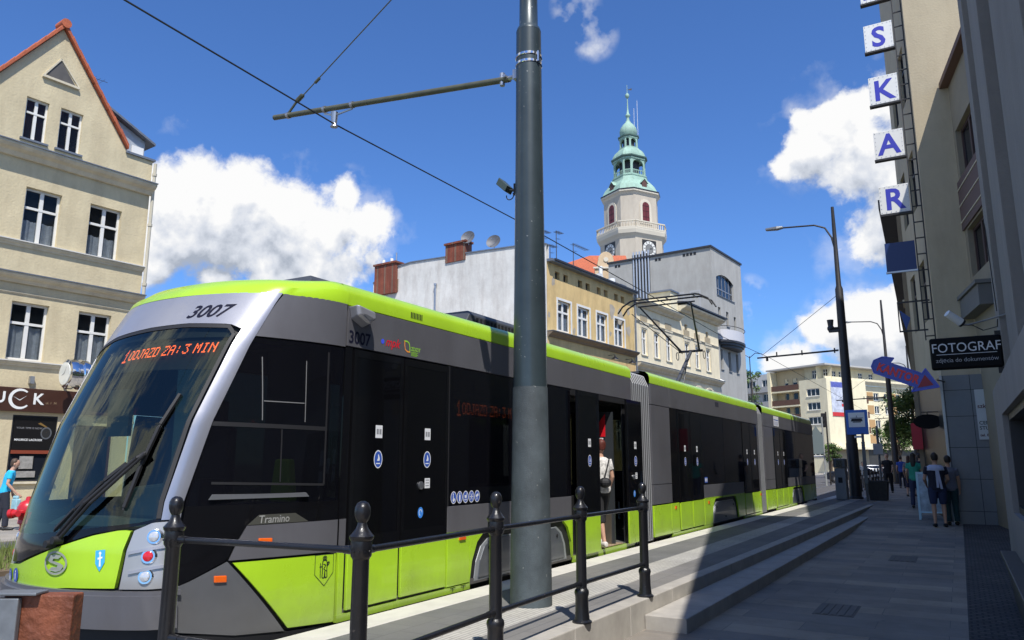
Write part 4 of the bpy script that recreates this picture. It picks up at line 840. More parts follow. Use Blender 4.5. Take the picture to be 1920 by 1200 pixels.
# ================================================================== BUILDINGS
def shell(m, fr, s0, s1, z0, z1, depth, d=0.0, skip_front=True):
    # side, back and top faces of a block behind its facade
    m.poly([fr(s0, d, z0), fr(s0, d - depth, z0), fr(s0, d - depth, z1), fr(s0, d, z1)]); m.poly([fr(s1, d, z0), fr(s1, d - depth, z0), fr(s1, d - depth, z1), fr(s1, d, z1)])
    m.poly([fr(s0, d - depth, z0), fr(s1, d - depth, z0), fr(s1, d - depth, z1), fr(s0, d - depth, z1)]); m.poly([fr(s0, d, z1), fr(s1, d, z1), fr(s1, d - depth, z1), fr(s0, d - depth, z1)])
def clip_gable(obj_mb, fr, planes):
    me = bpy.data.meshes.new('t'); me.from_pydata(obj_mb.v, [], obj_mb.f); bm = bmesh.new(); bm.from_mesh(me)
    for co, no in planes: bmesh.ops.bisect_plane(bm, geom=bm.verts[:] + bm.edges[:] + bm.faces[:], plane_co=co, plane_no=no, clear_outer=True)
    bm.to_mesh(me); bm.free(); r = MB(); r.add([v.co.copy() for v in me.vertices], [list(p.vertices) for p in me.polygons]); bpy.data.meshes.remove(me); return r
# ---- gabled house on the left
hs = thing('gabled_house', 'beige gabled corner house with orange verge tiles and a brown shop sign at the left', 'house', tuple(FA(-.6, 0, 0)))
W = []
for a, b in ((-3.35, -2.25), (-1.17, -.04), (.92, 2.04)):
    W += [(a, b, 4.92, 6.82), (a, b, 8.84, 10.73)]
shop = [(-.74, .62, 1.05, 3.16), (1.2, 2.5, .1, 2.9), (-3.6, -1.5, 1.05, 3.16)]
m = MB(); wall_holes(m, FA, -4.2, 3.0, 0, 12.0, W + shop, .28)
shell(m, FA, -4.2, 3.0, 0, 12.0, 13)
m.build('wall', cream_l, hs, fix=False)
att = [(-1.49, -.78, 12.36, 13.85), (-.40, .35, 12.36, 13.87)]
m = MB(); wall_holes(m, FA, -4.2, 3.0, 12.0, 16.8, att, .22); AP = -.62; ZA = 16.75; sl = 1.40
nl = (NF * 0 + UF * sl + V((0, 0, 1))).normalized(); nll = (UF * -sl + V((0, 0, 1))).normalized()
m = clip_gable(m, FA, [(FA(AP, 0, ZA), nl), (FA(AP, 0, ZA), nll)])
m.build('gable', cream_l, hs, fix=False)
# low parapet at the shoulder
m = MB(); m.fbox(FA, 2.05, 3.0, -.35, -.001, 12.0, 13.0); m.build('shoulder_wall', cream_l, hs); 
m = MB(); m.fbox(FA, 1.95, 3.08, -.4, .08, 13.0, 13.08); m.build('shoulder_cap', zinc, hs)
for k, (a, b, c, e) in enumerate(W): window(hs, FA, a, b, c, e, .22, .075, 1, .64, curt=(.42 if c > 8 and a > -3 else (.0 if k % 2 else .6)), sill=False)
for a, b, c, e in att: window(hs, FA, a, b, c, e, .18, .06, 1, .66, sill=True)
m = MB(); m.poly([FA(-1.05, .01, 14.86), FA(.0, .01, 14.80), FA(-.58, .01, 15.56)]); tw = m.build('triangular_window', mat('attic_louvre', (.09, .085, .08), .7, var=.2), hs, fix=False)
m = MB(); m.fbox(FA, -1.12, .08, .0, .10, 14.72, 14.80); m.build('sill', trim_l, tw)
m = MB(); m.fbox(FA, -1.10, .04, .0, .03, 14.8, 14.83)
for a, b in (((-1.09, 14.83), (-.58, 15.62)), ((.05, 14.83), (-.58, 15.62))): m.hexa([FA(a[0], 0, a[1]), FA(a[0] + .06, 0, a[1]), FA(a[0] + .06, .04, a[1]), FA(a[0], .04, a[1]), FA(b[0] - .03, 0, b[1]), FA(b[0] + .03, 0, b[1]), FA(b[0] + .03, .04, b[1]), FA(b[0] - .03, .04, b[1])])
m.build('window_surround', trim_l, tw)
def cornice(parent, fr, s0, s1, z, h, out, name='cornice', mt=trim_l, cap=zinc, d=0.0):
    m = MB(); pr = [(0, 0), (out * .25, 0), (out * .45, h * .35), (out * .8, h * .55), (out, h * .8), (out, h), (0, h)]
    m.rings([[fr(s, d + a, z + b) for a, b in pr] for s in (s0, s1)]); c = m.build(name, mt, parent)
    if cap: q = MB(); q.fbox(fr, s0 - .02, s1 + .02, d, d + out + .04, z + h, z + h + .035); q.build('cornice_cap', cap, c)
cornice(hs, FA, -4.25, 3.05, 11.62, .38, .42); cornice(hs, FA, -4.22, 3.02, 8.64, .16, .12, 'string_course', cap=mat('cap_white', (.6, .59, .55), .6)); cornice(hs, FA, -4.22, 3.05, 7.42, .28, .30, 'string_course')
cornice(hs, FA, -4.22, 3.02, 4.72, .14, .10, 'string_course', cap=mat('cap_white', (.6, .59, .55), .6)); cornice(hs, FA, -4.2, 3.0, 7.05, .06, .05, 'string_course', cap=None)
m = MB(); m.cyl(FA(3.06, .12, 0), FA(3.06, .12, 12.9), .06, .06, 8)
for z in (3, 5.4, 8.1, 10.4, 12.4): m.cyl(FA(3.06, .12, z), FA(3.06, .12, z + .1), .085, .085, 8)
m.build('downpipe', mat('pipe_cream', (.50, .46, .36), .6), hs)
# verge tiles
for sg in (-1, 1):
    m = MB(); L = 3.7; n = 13
    for i in range(n):
        t0, t1 = i / n, (i + 1) / n; a0, a1 = AP + sg * (t0 * L), AP + sg * (t1 * L + .05); z0, z1 = ZA - t0 * L * sl, ZA - (t1 * L + .05) * sl
        if sg > 0 and a1 > 2.2: break
        up = .10
        m.hexa([FA(a0, -.30, z0 + .03), FA(a1, -.30, z1 + .03), FA(a1, .16, z1 + .03), FA(a0, .16, z0 + .03), FA(a0, -.30, z0 + up + .16), FA(a1, -.30, z1 + up + .11), FA(a1, .16, z1 + up + .11), FA(a0, .16, z0 + up + .16)])
    m.build('verge_tiles', redtile, hs, bevel=.02)
    m = MB(); a1 = AP + sg * (2.65 if sg > 0 else 3.7); z1 = ZA - abs(a1 - AP) * sl
    m.hexa([FA(AP, -13, ZA), FA(a1, -13, z1), FA(a1, -.3, z1), FA(AP, -.3, ZA), FA(AP, -13, ZA + .12), FA(a1, -13, z1 + .12), FA(a1, -.3, z1 + .12), FA(AP, -.3, ZA + .12)]); m.build('roof', redtile, hs)
m = MB(); m.cyl(FA(AP, -.32, ZA + .18), FA(AP, .20, ZA + .18), .17, .17, 12); m.build('ridge_tile', redtile, hs, smooth=True)
m = MB(); m.rings([[FA(1.4, -4.5, 12.6), FA(3.0, -4.5, 12.6), FA(3.0, -.7, 12.6), FA(1.4, -.7, 12.6)], [FA(1.4, -4.5, 14.4), FA(3.0, -4.5, 13.98), FA(3.0, -.7, 13.98), FA(1.4, -.7, 14.7)]]); dm = m.build('dormer', mat('zinc_pale', (.42, .45, .48), .5, .3, var=.15), hs)
m = MB(); m.hexa([FA(.8, -4.7, 15.0), FA(3.3, -4.7, 13.86), FA(3.3, -.45, 13.86), FA(.8, -.45, 15.0), FA(.8, -4.7, 15.09), FA(3.3, -4.7, 13.95), FA(3.3, -.45, 13.95), FA(.8, -.45, 15.09)]); m.build('dormer_roof', zinc, dm)
m = MB(); m.fbox(FA, 2.5, 2.95, -.698, -.66, 13.1, 13.68); m.build('dormer_window', white, dm)
m = MB(); m.fbox(FA, .75, 1.35, -3.2, -2.5, 13.8, 16.1); m.fbox(FA, .70, 1.40, -3.25, -2.45, 16.1, 16.22); m.build('chimney', brickm, hs)
def antenna(s, d, z0, h, label, fr=FA, n=6, w=.55, group=None):
    m = MB(); wk = 1.0 if d > -2.5 else 2.2; m.cyl(fr(s, d, z0), fr(s, d, z0 + h), .018 * wk, .014 * wk, 6); zt = z0 + h - .1
    m.cyl(fr(s - .1, d, zt), fr(s + 1.0 * w / .55, d, zt + .05), .010 * wk, .010 * wk, 5)
    for k in range(n): x = s - .05 + k * 1.0 / n * w / .55; m.cyl(fr(x, d - .25, zt), fr(x, d + .25, zt), .006 * wk, .006 * wk, 4)
    m.cyl(fr(s, d, zt - .55), fr(s + .45, d, zt - .5), .010, .010, 5)
    for k in range(3): m.cyl(fr(s + .1 + k * .15, d - .18, zt - .53), fr(s + .1 + k * .15, d + .18, zt - .53), .006, .006, 4)
    return tag(m.build('antenna', mat('antenna_metal', (.07, .08, .10), .5, .3), None), label, 'antenna', group)
antenna(.95, -2.0, 14.9, 1.6, 'thin television aerial behind the orange verge of the gabled house')
# shop front
m = MB(); m.fbox(FA, -4.2, 2.9, .02, .14, 3.26, 4.02); sg_ = m.build('shop_sign', brownsign, hs, bevel=.01)
text_mb('U', .50, UF, (0, 0, 1), FA(-1.42, .146, 3.52), bold=.012).build('sign_lettering', white, sg_, fix=False)
text_mb('K', .50, UF, (0, 0, 1), FA(-.28, .146, 3.52), bold=.012).build('sign_lettering', white, sg_, fix=False)
m = MB(); n = 30
for i in range(22):
    a, b = math.radians(48 + i * 12.4), math.radians(48 + (i + 1) * 12.4); w0 = .05 + .05 * math.sin(math.pi * i / 22); w1 = .05 + .05 * math.sin(math.pi * (i + 1) / 22); r = .33
    cf = lambda ang, rr: FA(-.66 + rr * math.cos(ang), .148, 3.66 + rr * math.sin(ang))
    m.poly([cf(a, r), cf(b, r), cf(b, r - w1), cf(a, r - w0)])
for a, l in ((150, .24), (38, .26)):
    a = math.radians(a); nx, nz = -math.sin(a) * .012, math.cos(a) * .012; m.poly([FA(-.66 + nx, .148, 3.62 + nz), FA(-.66 + math.cos(a) * l, .148, 3.62 + math.sin(a) * l), FA(-.66 - nx, .148, 3.62 - nz)])
m.build('clock_letter', white, sg_, fix=False)
text_mb('ul. 1  M', .11, UF, (0, 0, 1), FA(.12, .146, 3.54)).build('sign_small_lettering', mat('tan_letters', (.35, .25, .15), .5), sg_, fix=False)
window(hs, FA, -3.6, -1.5, 1.05, 3.16, .15, .06, 0, None, glass=dglass, frame=brownsign, sill=False); window(hs, FA, 1.2, 2.5, .1, 2.9, .2, .08, 0, None, glass=dglass, frame=brownsign, sill=False)
sw_ = window(hs, FA, -.74, .62, 1.05, 3.16, .10, .05, 0, None, glass=dglass, frame=darktrim, sill=True, smat=trim_l)
m = MB(); m.fbox(FA, -.68, .57, -.02, .0, 2.05, 3.1); ps = m.build('poster', mat('poster_black', (.008, .007, .007), .35), sw_)
text_mb('YOUR TIME IS NOW', .085, UF, (0, 0, 1), FA(-.60, .004, 2.72)).build('poster_lettering', mat('poster_grey', (.25, .25, .26), .5), ps, fix=False)
text_mb('MAURICE LACROIX', .095, UF, (0, 0, 1), FA(-.63, .004, 2.34), bold=.002).build('poster_lettering', white, ps, fix=False)
wfn = lambda x, y: FA(.30 + x, .004, 2.60 + y); m = disc(wfn, 0, 0, .17, .20); wd = m.build('watch_picture', steel, ps, fix=False); w2 = lambda x, y: FA(.30 + x, .006, 2.60 + y); disc(w2, 0, 0, .13, .155).build('watch_dial', mat('dial', (.03, .03, .03), .3), wd, fix=False)
m = MB(); m.poly([w2(0, .02), w2(.08, .09), w2(.005, .0)]); m.poly([w2(0, 0), w2(-.06, .10), w2(.01, .01)]); m.poly([w2(-.28, .30), w2(-.20, .34), w2(.02, .20), w2(-.02, .18)]); m.build('watch_hands', mat('gold', (.40, .24, .08), .4, .6), wd, fix=False)
m = MB(); m.fbox(FA, -.68, .57, -.02, .0, 1.93, 2.04); m.build('red_band', mat('band_rust', (.22, .045, .02), .5), sw_)
m = MB(); m.fbox(FA, -.40, .0, -.02, .0, 1.45, 1.85); m.fbox(FA, -.45, .1, -.02, .0, 1.18, 1.38); m.build('window_display', mat('display_grey', (.28, .27, .25), .6, var=.3, vscale=8), sw_)
# lantern box between sign and sill
m = MB(); m.fbox(FA, -.42, -.28, .0, .12, 4.18, 4.42); tag(m.build('wall_box', steel, hs), 'x', 'x'); 
for k in ('label', 'category'): del bpy.data.objects['wall_box'][k]
# projecting clock
ck = thing('street_clock', 'round chrome two faced clock on a bracket above the brown shop sign', 'clock', tuple(FA(.55, 1.0, 4.1)))
c0 = FA(.55, 1.05, 4.50); m = MB()
prof = [(.36, -.34), (.47, -.30), (.50, -.20), (.50, -.10), (.44, -.05), (.44, .05), (.50, .10), (.50, .20), (.47, .30), (.36, .34)]
rg = []
for r, t in prof: rg.append([c0 + UF * t + NF * (r * math.cos(2 * math.pi * i / 28)) + V((0, 0, r * math.sin(2 * math.pi * i / 28))) for i in range(28)])
m.rings(rg); m.build('clock_case', chrome, ck, smooth=True)
m = MB(); m.cyl(c0 - UF * .335, c0 - UF * .352, .37, .37, 28); fc = m.build('clock_face', mat('clock_white', (.75, .76, .70), .3, coat=1), ck)
m = MB()
for a, l in ((60, .28), (200, .2)):
    a = math.radians(a); d = NF * math.cos(a) + V((0, 0, 1)) * math.sin(a); e = NF * -math.sin(a) + V((0, 0, 1)) * math.cos(a); b = c0 - UF * .356; m.poly([b + e * .012, b + d * l, b - e * .012])
m.build('clock_hands', navy, fc, fix=False)
m = MB(); m.cyl(FA(.55, 0, 4.5), FA(.55, .6, 4.5), .05, .05, 10); m.build('clock_bracket', steel, ck)

# ---- ochre tenement with bare party wall
oc = thing('ochre_tenement', 'peeling ochre tenement with a bare grey white party wall behind the tram', 'tenement', tuple(FA(37, 0, 0)))
S0, S1, ZO = 30.7, 43.62, 15.2
ow = [(32.05, 33.75), (34.75, 36.4), (37.5, 39.1), (40.3, 41.9)]
OW = [(a, b, 10.55, 12.72) for a, b in ow] + [(a, b, 6.6, 8.9) for a, b in ow] + [(a, b, 2.6, 4.9) for a, b in ow]
sm = []
for c in (32.6, 35.7, 38.45, 41.2):
    for dx in (-.55, .55): sm.append((c + dx - .30, c + dx + .30, 14.15, 14.68))
m = MB(); wall_holes(m, FA, S0, S1, 0, ZO, OW + sm, .3); m.poly([FA(S1, 0, 0), FA(S1, -12, 0), FA(S1, -12, ZO), FA(S1, 0, ZO)])
m.build('wall', ochre, oc, fix=False)
prof = [(0, 0), (0, 16.35), (2.7, 16.62), (7.2, 16.85), (9.1, 16.88), (12.6, 17.02), (14.1, 16.88), (16.7, 15.9), (16.7, 0)]
m = MB(); m.poly([FA(S0 - .01, -a, b) for a, b in prof]); m.poly([FA(S0 + .3, -a, b) for a, b in prof])
for (a, b), (c, e) in zip(prof[1:-2], prof[2:-1]): m.poly([FA(S0 - .01, -a, b), FA(S0 - .01, -c, e), FA(S0 + .3, -c, e), FA(S0 + .3, -a, b)])
pw = m.build('party_wall', partyw, oc, fix=False)
m = MB()
for (a, b), (c, e) in zip(prof[1:-2], prof[2:-1]):
    m.hexa([FA(S0 - .08, -a, b), FA(S0 + .36, -a, b), FA(S0 + .36, -c, e), FA(S0 - .08, -c, e), FA(S0 - .08, -a, b + .09), FA(S0 + .36, -a, b + .09), FA(S0 + .36, -c, e + .09), FA(S0 - .08, -c, e + .09)])
m.build('coping', zinc, pw)
m = MB(); m.poly([FA(S0 + .3, 0, ZO + .05), FA(S1, 0, ZO + .05), FA(S1, -8, ZO + 1.2), FA(S0 + .3, -8, ZO + 1.3)]); m.poly([FA(S0 + .3, -8, ZO + 1.3), FA(S1, -8, ZO + 1.2), FA(S1, -16.7, ZO + .1), FA(S0 + .3, -16.7, ZO + .1)]); m.build('roof', darktrim, oc, fix=False)
m = MB(); m.fbox(FA, S0, S1 + .05, .0, .45, ZO - .05, ZO + .13); m.build('eave', zinc, oc)
m = MB(); m.fbox(FA, S0 + .3, S1, .42, .56, ZO + .03, ZO + .16); m.build('gutter', darktrim, oc)
for k, (a, b, c, e) in enumerate(OW):
    w = window(oc, FA, a, b, c, e, .22, .13, 1, .64, curt=.85 if k % 3 else .5, sill=False)
    q = MB(); q.fbox(FA, a - .16, a, -.01, .03, c - .1, e + .16); q.fbox(FA, b, b + .16, -.01, .03, c - .1, e + .16); q.fbox(FA, a, b, -.01, .03, e, e + .16); q.build('window_surround', wframe, w)
for a, b, c, e in sm: m = MB(); m.fbox(FA, a, b, -.26, -.24, c, e); m.build('attic_vent', rubber if a < 37 else mat('vent_shutter', (.30, .22, .14), .8), oc)
cornice(oc, FA, S0, S1, 10.0, .34, .45, mt=mat('cornice_brown', (.20, .15, .10), .8, var=.2), cap=zinc)
m = MB(); random.seed(11)   # bare patches where the plaster has come off
for (s, z, r) in ((39.9, 13.2, .9), (41.3, 12.95, 1.0), (42.6, 12.0, .7), (31.5, 13.9, .45), (42.7, 13.6, .5), (34.2, 10.8, .4), (39.6, 11.4, .35), (30.95, 11.5, .3)):
    n = 11; pts = [(s + r * random.uniform(.5, 1) * .7 * math.cos(2 * math.pi * i / n), z + r * random.uniform(.35, .8) * math.sin(2 * math.pi * i / n)) for i in range(n)]
    pts = [p for p in pts]
    if any(a - .2 < s < b + .2 and c < z < e for a, b, c, e in OW): continue
    m.poly([FA(a, .006, b) for a, b in pts])
m.build('bare_plaster', mat('bare_plaster', (.40, .35, .28), .95, var=.2, vscale=2), oc, fix=False)
m = MB(); m.fbox(FA, S0 - .3, S0 + .5, -16.3, -14.0, 14.8, 17.2); m.fbox(FA, S0 - .4, S0 + .6, -16.4, -13.9, 17.2, 17.35); m.build('chimney', brickm, oc)
m = MB(); m.fbox(FA, S0 - .1, S0 + .7, -9.0, -7.1, 16.4, 17.75); m.fbox(FA, S0 - .2, S0 + .8, -9.1, -7.0, 17.75, 17.9); m.build('chimney', brickm, oc)
for d in (-15.6, -14.7): MB().cyl(FA(S0, d, 17.35), FA(S0, d, 17.7), .14, .12, 10).build('chimney_pot', white, oc)
MB().cyl(FA(S0, -14.2, 17.3), FA(S0, -14.2, 18.1), .06, .06, 6).build('flue_pipe', steel, oc)
m = MB(); m.fbox(FA, S0 - .05, S0 + .2, -16.0, -13.9, 14.9, 15.9); m.build('exposed_brick', slab_mat('raw_brick', (.42, .20, .10), (.30, .13, .07), (.25, .2, .15), .25, .1, .02, .95, bump=.8), oc)
m = MB(); m.cyl(FA(S0 - .15, -9.9, 12.4), FA(S0 - .15, -9.9, 14.8), .07, .07, 10); m.cyl(FA(S0 - .15, -9.9, 14.8), FA(S0 - .15, -9.9, 14.95), .11, .11, 10); m.cyl(FA(S0 - .15, -9.9, 12.4), FA(S0 - .15, -9.6, 12.4), .07, .07, 10); m.build('flue_pipe', steel, oc)
def dish(s, d, z, r, label, mt, hgt=.5):
    t = thing('satellite_dish', label, 'dish', tuple(FA(s, d, z - hgt)))
    ax = (UF * -1 + V((0, 0, .35)) + NF * .25).normalized(); x = ax.orthogonal().normalized(); y = ax.cross(x); c = FA(s, d, z); rg = []
    for k in range(5):
        rr = r * k / 4 + .001; rg.append([c + ax * (.35 * rr * rr / r) + x * rr * math.cos(2 * math.pi * i / 20) + y * rr * math.sin(2 * math.pi * i / 20) for i in range(20)])
    m = MB(); m.rings(rg, caps=False); m.build('reflector', mt, t, smooth=True, fix=False)
    m = MB(); m.cyl(c, FA(s, d, z - hgt), .03, .03, 6); m.build('dish_mount', steel, t)
    m = MB(); m.cyl(c - x * r * .9, c + ax * r * .9, .015, .015, 5); m.cyl(c + ax * r * .85, c + ax * r * 1.0, .05, .05, 8); m.build('feed_arm', steel, t)
dsm = mat('dish_grey', (.13, .135, .15), .6, .2); dish(S0 + .2, -7.0, 18.05, .55, 'grey satellite dish on the red chimney at the top of the party wall', dsm); dish(S0 + .3, -4.7, 17.35, .55, 'grey satellite dish standing alone on the coping of the party wall', dsm, .75)
dish(40.6, -1.5, 16.1, .45, 'pale satellite dish on the roof of the ochre tenement', white, .9)
for k, (s, d, h, lb) in enumerate(((33.4, -2.6, 2.3, 'leftmost thin aerial on the ochre tenement roof next to the mast'), (34.3, -2.6, 2.9, 'tall aerial second from the mast on the ochre roof'), (35.2, -2.6, 2.0, 'short aerial third from the mast on the ochre roof'), (36.1, -2.6, 3.3, 'tallest bushy aerial in the middle of the ochre roof'), (38.6, -2.6, 2.9, 'aerial with a long boom at the right of the ochre roof'))): antenna(s, d, 15.9, h, lb, n=8 if k != 4 else 14, w=.5 if k != 4 else 1.3)
m = MB(); m.cyl(FA(43.7, .12, 0), FA(43.7, .12, 15.2), .07, .07, 8); m.build('downpipe', zinc, oc)
m = MB(); m.fbox(FA, 42.3, 43.3, -1.6, -.4, 15.4, 15.9); m.build('roof_hatch', zinc, oc)
for k, s in enumerate((39.2, 42.0)):
    m = MB(); m.lathe(FA(s, .55, 9.3), [(.30, 0), (.28, .04), (.12, .18), (.05, .24), (.03, .36)], 14); m.cyl(FA(s, 0, 9.66), FA(s, .55, 9.66), .025, .025, 6); tag(m.build('wall_lamp', blackm, None, smooth=True), ['left black dish lamp under the cornice of the ochre tenement', 'right black dish lamp under the cornice of the ochre tenement'][k], 'lamp')

# ---- cream tenement
ct = thing('cream_tenement', 'cream tenement with stepped dark eaves between the ochre and the grey buildings', 'tenement', tuple(FA(53, 0, 0)))
cw1 = [(44.9, 45.95), (47.3, 48.4), (49.75, 50.85)]; cw2 = [(53.8, 54.9), (56.3, 57.4), (58.95, 60.1)]
CW = [(a, b, z0, z0 + 2.15) for a, b in cw1 + cw2 for z0 in (10.4, 5.9)]
sm2 = [(a + .2, b - .25, 13.6, 14.3) for a, b in cw2]
m = MB(); wall_holes(m, FA, 43.64, 52.72, 0, 14.9, [w for w in CW if w[0] < 52], .3); wall_holes(m, FA, 52.72, 62.5, 0, 15.9, [w for w in CW if w[0] > 52] + sm2, .3)
shell(m, FA, 43.64, 52.72, 0, 14.9, 12); shell(m, FA, 52.72, 62.5, 0, 15.9, 12); m.build('wall', cream, ct, fix=False)
for k, (a, b, c, e) in enumerate(CW):
    w = window(ct, FA, a, b, c, e, .2, .12, 1, .66, curt=.5, sill=True, smat=trim_l)
    q = MB(); q.fbox(FA, a - .28, b + .28, .0, .10, e + .42, e + .62); q.fbox(FA, a - .20, b + .20, .0, .05, e + .12, e + .42); q.fbox(FA, a - .16, a - .02, 0, .05, c, e + .12); q.fbox(FA, b + .02, b + .16, 0, .05, c, e + .12); q.build('window_surround', trim_l, w)
    if k % 2 == 0:
        q = MB(); q.fbox(FA, a - .1, b + .1, .0, .04, e + .7, e + 1.2); q.build('relief_panel', mat('relief_tan', (.36, .30, .20), .9, var=.1), w)
for a, b, c, e in sm2: m = MB(); m.fbox(FA, a, b, -.25, -.22, c, e); m.build('attic_vent', rubber, ct)
cornice(ct, FA, 43.7, 52.7, 14.35, .5, .6); cornice(ct, FA, 52.7, 62.6, 15.3, .55, .85, cap=darktrim); cornice(ct, FA, 43.7, 62.5, 9.15, .5, .5); cornice(ct, FA, 43.7, 62.5, 13.0, .18, .12, 'string_course', cap=None)
m = MB(); m.hexa([FA(52.6, -12, 17.6), FA(62.9, -12, 17.6), FA(62.9, .95, 15.95), FA(52.6, .95, 15.95), FA(52.6, -12, 17.75), FA(62.9, -12, 17.75), FA(62.9, .95, 16.1), FA(52.6, .95, 16.1)]); m.build('roof', darktrim, ct)
m = MB(); m.fbox(FA, 51.2, 52.72, -2.2, -.02, 14.9, 16.9); m.build('parapet', cream2, ct); m = MB(); m.fbox(FA, 51.0, 52.9, -2.3, .1, 16.9, 17.05); m.build('parapet_cap', zinc, ct)
for s in (56.5, 59.2):
    m = MB(); n = 10
    for i in range(n):
        a, b = math.pi * i / n, math.pi * (i + 1) / n; f = lambda t, r, d: FA(s + r * math.cos(t), d, 7.9 + r * .75 * math.sin(t)); m.hexa([f(a, .95, 0), f(b, .95, 0), f(b, 1.2, 0), f(a, 1.2, 0), f(a, .95, .2), f(b, .95, .2), f(b, 1.2, .2), f(a, 1.2, .2)])
    m.build('arch_moulding', trim_l, ct)

# ---- grey rendered building
DG = -.35
gb = thing('grey_building', 'tall plain grey rendered building with a round balcony and big arched corner window', 'building', tuple(FA(67, 0, 0)))
GW = [(63.75, 68.9, 18.95, 21.4), (63.9, 64.6, 16.0, 17.65), (66.2, 66.95, 15.9, 17.5), (68.5, 69.2, 15.75, 17.3), (63.9, 64.6, 11.1, 13.2), (66.2, 66.95, 11.1, 13.2), (68.5, 69.2, 11.1, 13.2), (66.2, 66.95, 5.6, 8.0), (63.9, 64.6, 5.6, 8.0), (68.5, 69.2, 5.6, 8.0)]
m = MB(); wall_holes(m, FA, 62.57, 71.65, 0, 23.75, GW, .35, DG); shell(m, FA, 62.57, 71.65, 0, 23.75, 12, DG)
m.build('wall', concrete, gb, fix=False)
m = MB(); m.fbox(FA, 62.4, 71.8, DG - 12.1, DG + .12, 23.75, 23.95); m.build('roof_edge', darktrim, gb)
for k, (a, b, c, e) in enumerate(GW):
    if k == 0:
        w = window(gb, FA, a, b, c, e, .25, .10, 4, .32, glass=dglass, frame=mat('alu_grey', (.30, .31, .33), .4, .4), sill=True, d=DG)
        q = MB(); n = 10                                     # segmental head of the big window
        for i in range(n):
            t0, t1 = i / n, (i + 1) / n; h = lambda t: .75 * (1 - math.sin(math.pi * (t * .75 + .25) / 1.0) ) if t > 1 else .55 * (2 * t - 1) ** 2
            q.poly([FA(a + (b - a) * t0, DG + .004, e + .02), FA(a + (b - a) * t1, DG + .004, e + .02), FA(a + (b - a) * t1, DG + .004, e - h(t1)), FA(a + (b - a) * t0, DG + .004, e - h(t0))])
        q.build('window_head', concrete, w, fix=False)
    else: window(gb, FA, a, b, c, e, .28, .07, 0, None, glass=dglass, frame=mat('alu_dark', (.08, .08, .09), .4, .4), sill=True, d=DG)
m = MB(); n = 16; cs = 66.6
for (r, z0, z1) in ((3.3, 13.9, 14.12), (3.0, 13.65, 13.9), (2.6, 13.4, 13.65)):
    m.prism([FA(cs + r * math.cos(math.pi * i / n), DG + r * .42 * math.sin(math.pi * i / n), z0) for i in range(n + 1)], (0, 0, z1 - z0))
bc = m.build('balcony_slab', darktrim, gb)
m = MB()
for i in range(n): a, b = math.pi * i / n, math.pi * (i + 1) / n; m.poly([FA(cs + 3.1 * math.cos(a), DG + 1.3 * math.sin(a), 14.12), FA(cs + 3.1 * math.cos(b), DG + 1.3 * math.sin(b), 14.12), FA(cs + 3.1 * math.cos(b), DG + 1.3 * math.sin(b), 15.2), FA(cs + 3.1 * math.cos(a), DG + 1.3 * math.sin(a), 15.2)])
m.build('balcony_front', mat('balcony_white', (.55, .55, .58), .6), bc, fix=False)
m = MB(); m.tube([FA(cs + 3.3 * math.cos(math.pi * i / n), DG + 1.4 * math.sin(math.pi * i / n), 15.55) for i in range(n + 1)], .035, 6); m.build('balcony_rail', darktrim, bc)
# striped flue panel on its side wall and the faded lettering-like marks, vents
GS = frame_fn(FA(62.57, DG, 0), NF * -1, UF * -1)
m = MB()
for k in range(6): m.fbox(GS, 6.95 + k * .36, 7.09 + k * .36, .02, .12, 15.5, 24.6)
st = m.build('flue_stripes', mat('alu_bright', (.60, .62, .64), .35, .5), gb); m = MB(); m.fbox(GS, 6.9, 9.0, .003, .02, 15.5, 24.3); m.build('flue_backing', rubber, st)
m = MB()
for a in (1.6, 2.0, 2.4, 2.8, 5.6, 6.0, 10.5, 10.9): m.fbox(GS, a, a + .28, .003, .02, 23.2, 23.5)
m.build('wall_vent', rubber, gb)
m = MB(); gp = mat('graffiti_grey', (.42, .42, .42), .9)
for a, b in ((1.3, 2.5), (3.1, 4.2)):
    m.fbox(GS, a, a + .18, .003, .01, 17.3, 19.4); m.fbox(GS, b - .18, b, .003, .01, 16.2, 19.4); m.fbox(GS, a + .18, b - .18, .003, .01, 19.2, 19.4)
m.build('graffiti', gp, gb)
m = MB(); m.cyl(FA(63.2, DG, 9.9), FA(63.2, DG + .5, 9.7), .16, .12, 10); m.build('wall_camera', white, gb)

# ---- town hall roof and ornate gable
th_ = thing('town_hall_wing', 'town hall wing with orange tiled roof and a small curved gable below the tower', 'building', (-33.3, 79, 0))
GT = frame_fn((-33.3, 79.0, 0), (.8645, .5025, 0), (.5025, -.8645, 0))
m = MB(); m.fbox(GT, -9, 3, -10, -.6, 0, 21.5); m.build('wall', cream, th_)
m = MB(); m.poly([GT(-9.5, -.3, 21.4), GT(3.5, -.3, 21.4), GT(3.0, -4.5, 26.6), GT(-1.4, -4.5, 26.6), GT(-5.0, -4.5, 25.4)]); m.poly([GT(-9.5, -.3, 21.4), GT(-5.0, -4.5, 25.4), GT(-9.5, -10, 21.4)]); m.poly([GT(-5.0, -4.5, 25.4), GT(-1.4, -4.5, 26.6), GT(3, -4.5, 26.6), GT(3.5, -10, 21.4), GT(-9.5, -10, 21.4)]); m.build('roof', redtile, th_, fix=False)
m = MB(); pts = [(-1.3, 21.0), (1.3, 21.0), (1.3, 23.9), (1.0, 24.1), (.95, 24.6)] + [(.90 * math.cos(math.pi * i / 10), 24.8 + 1.05 * math.sin(math.pi * i / 10)) for i in range(11)] + [(-.95, 24.6), (-1.0, 24.1), (-1.3, 23.9)]
m.prism([GT(a, -.1, b) for a, b in pts], V((-.5025, .8645, 0)) * .5); og = m.build('ornate_gable', mat('gable_peach', (.56, .42, .27), .9, var=.1), th_)
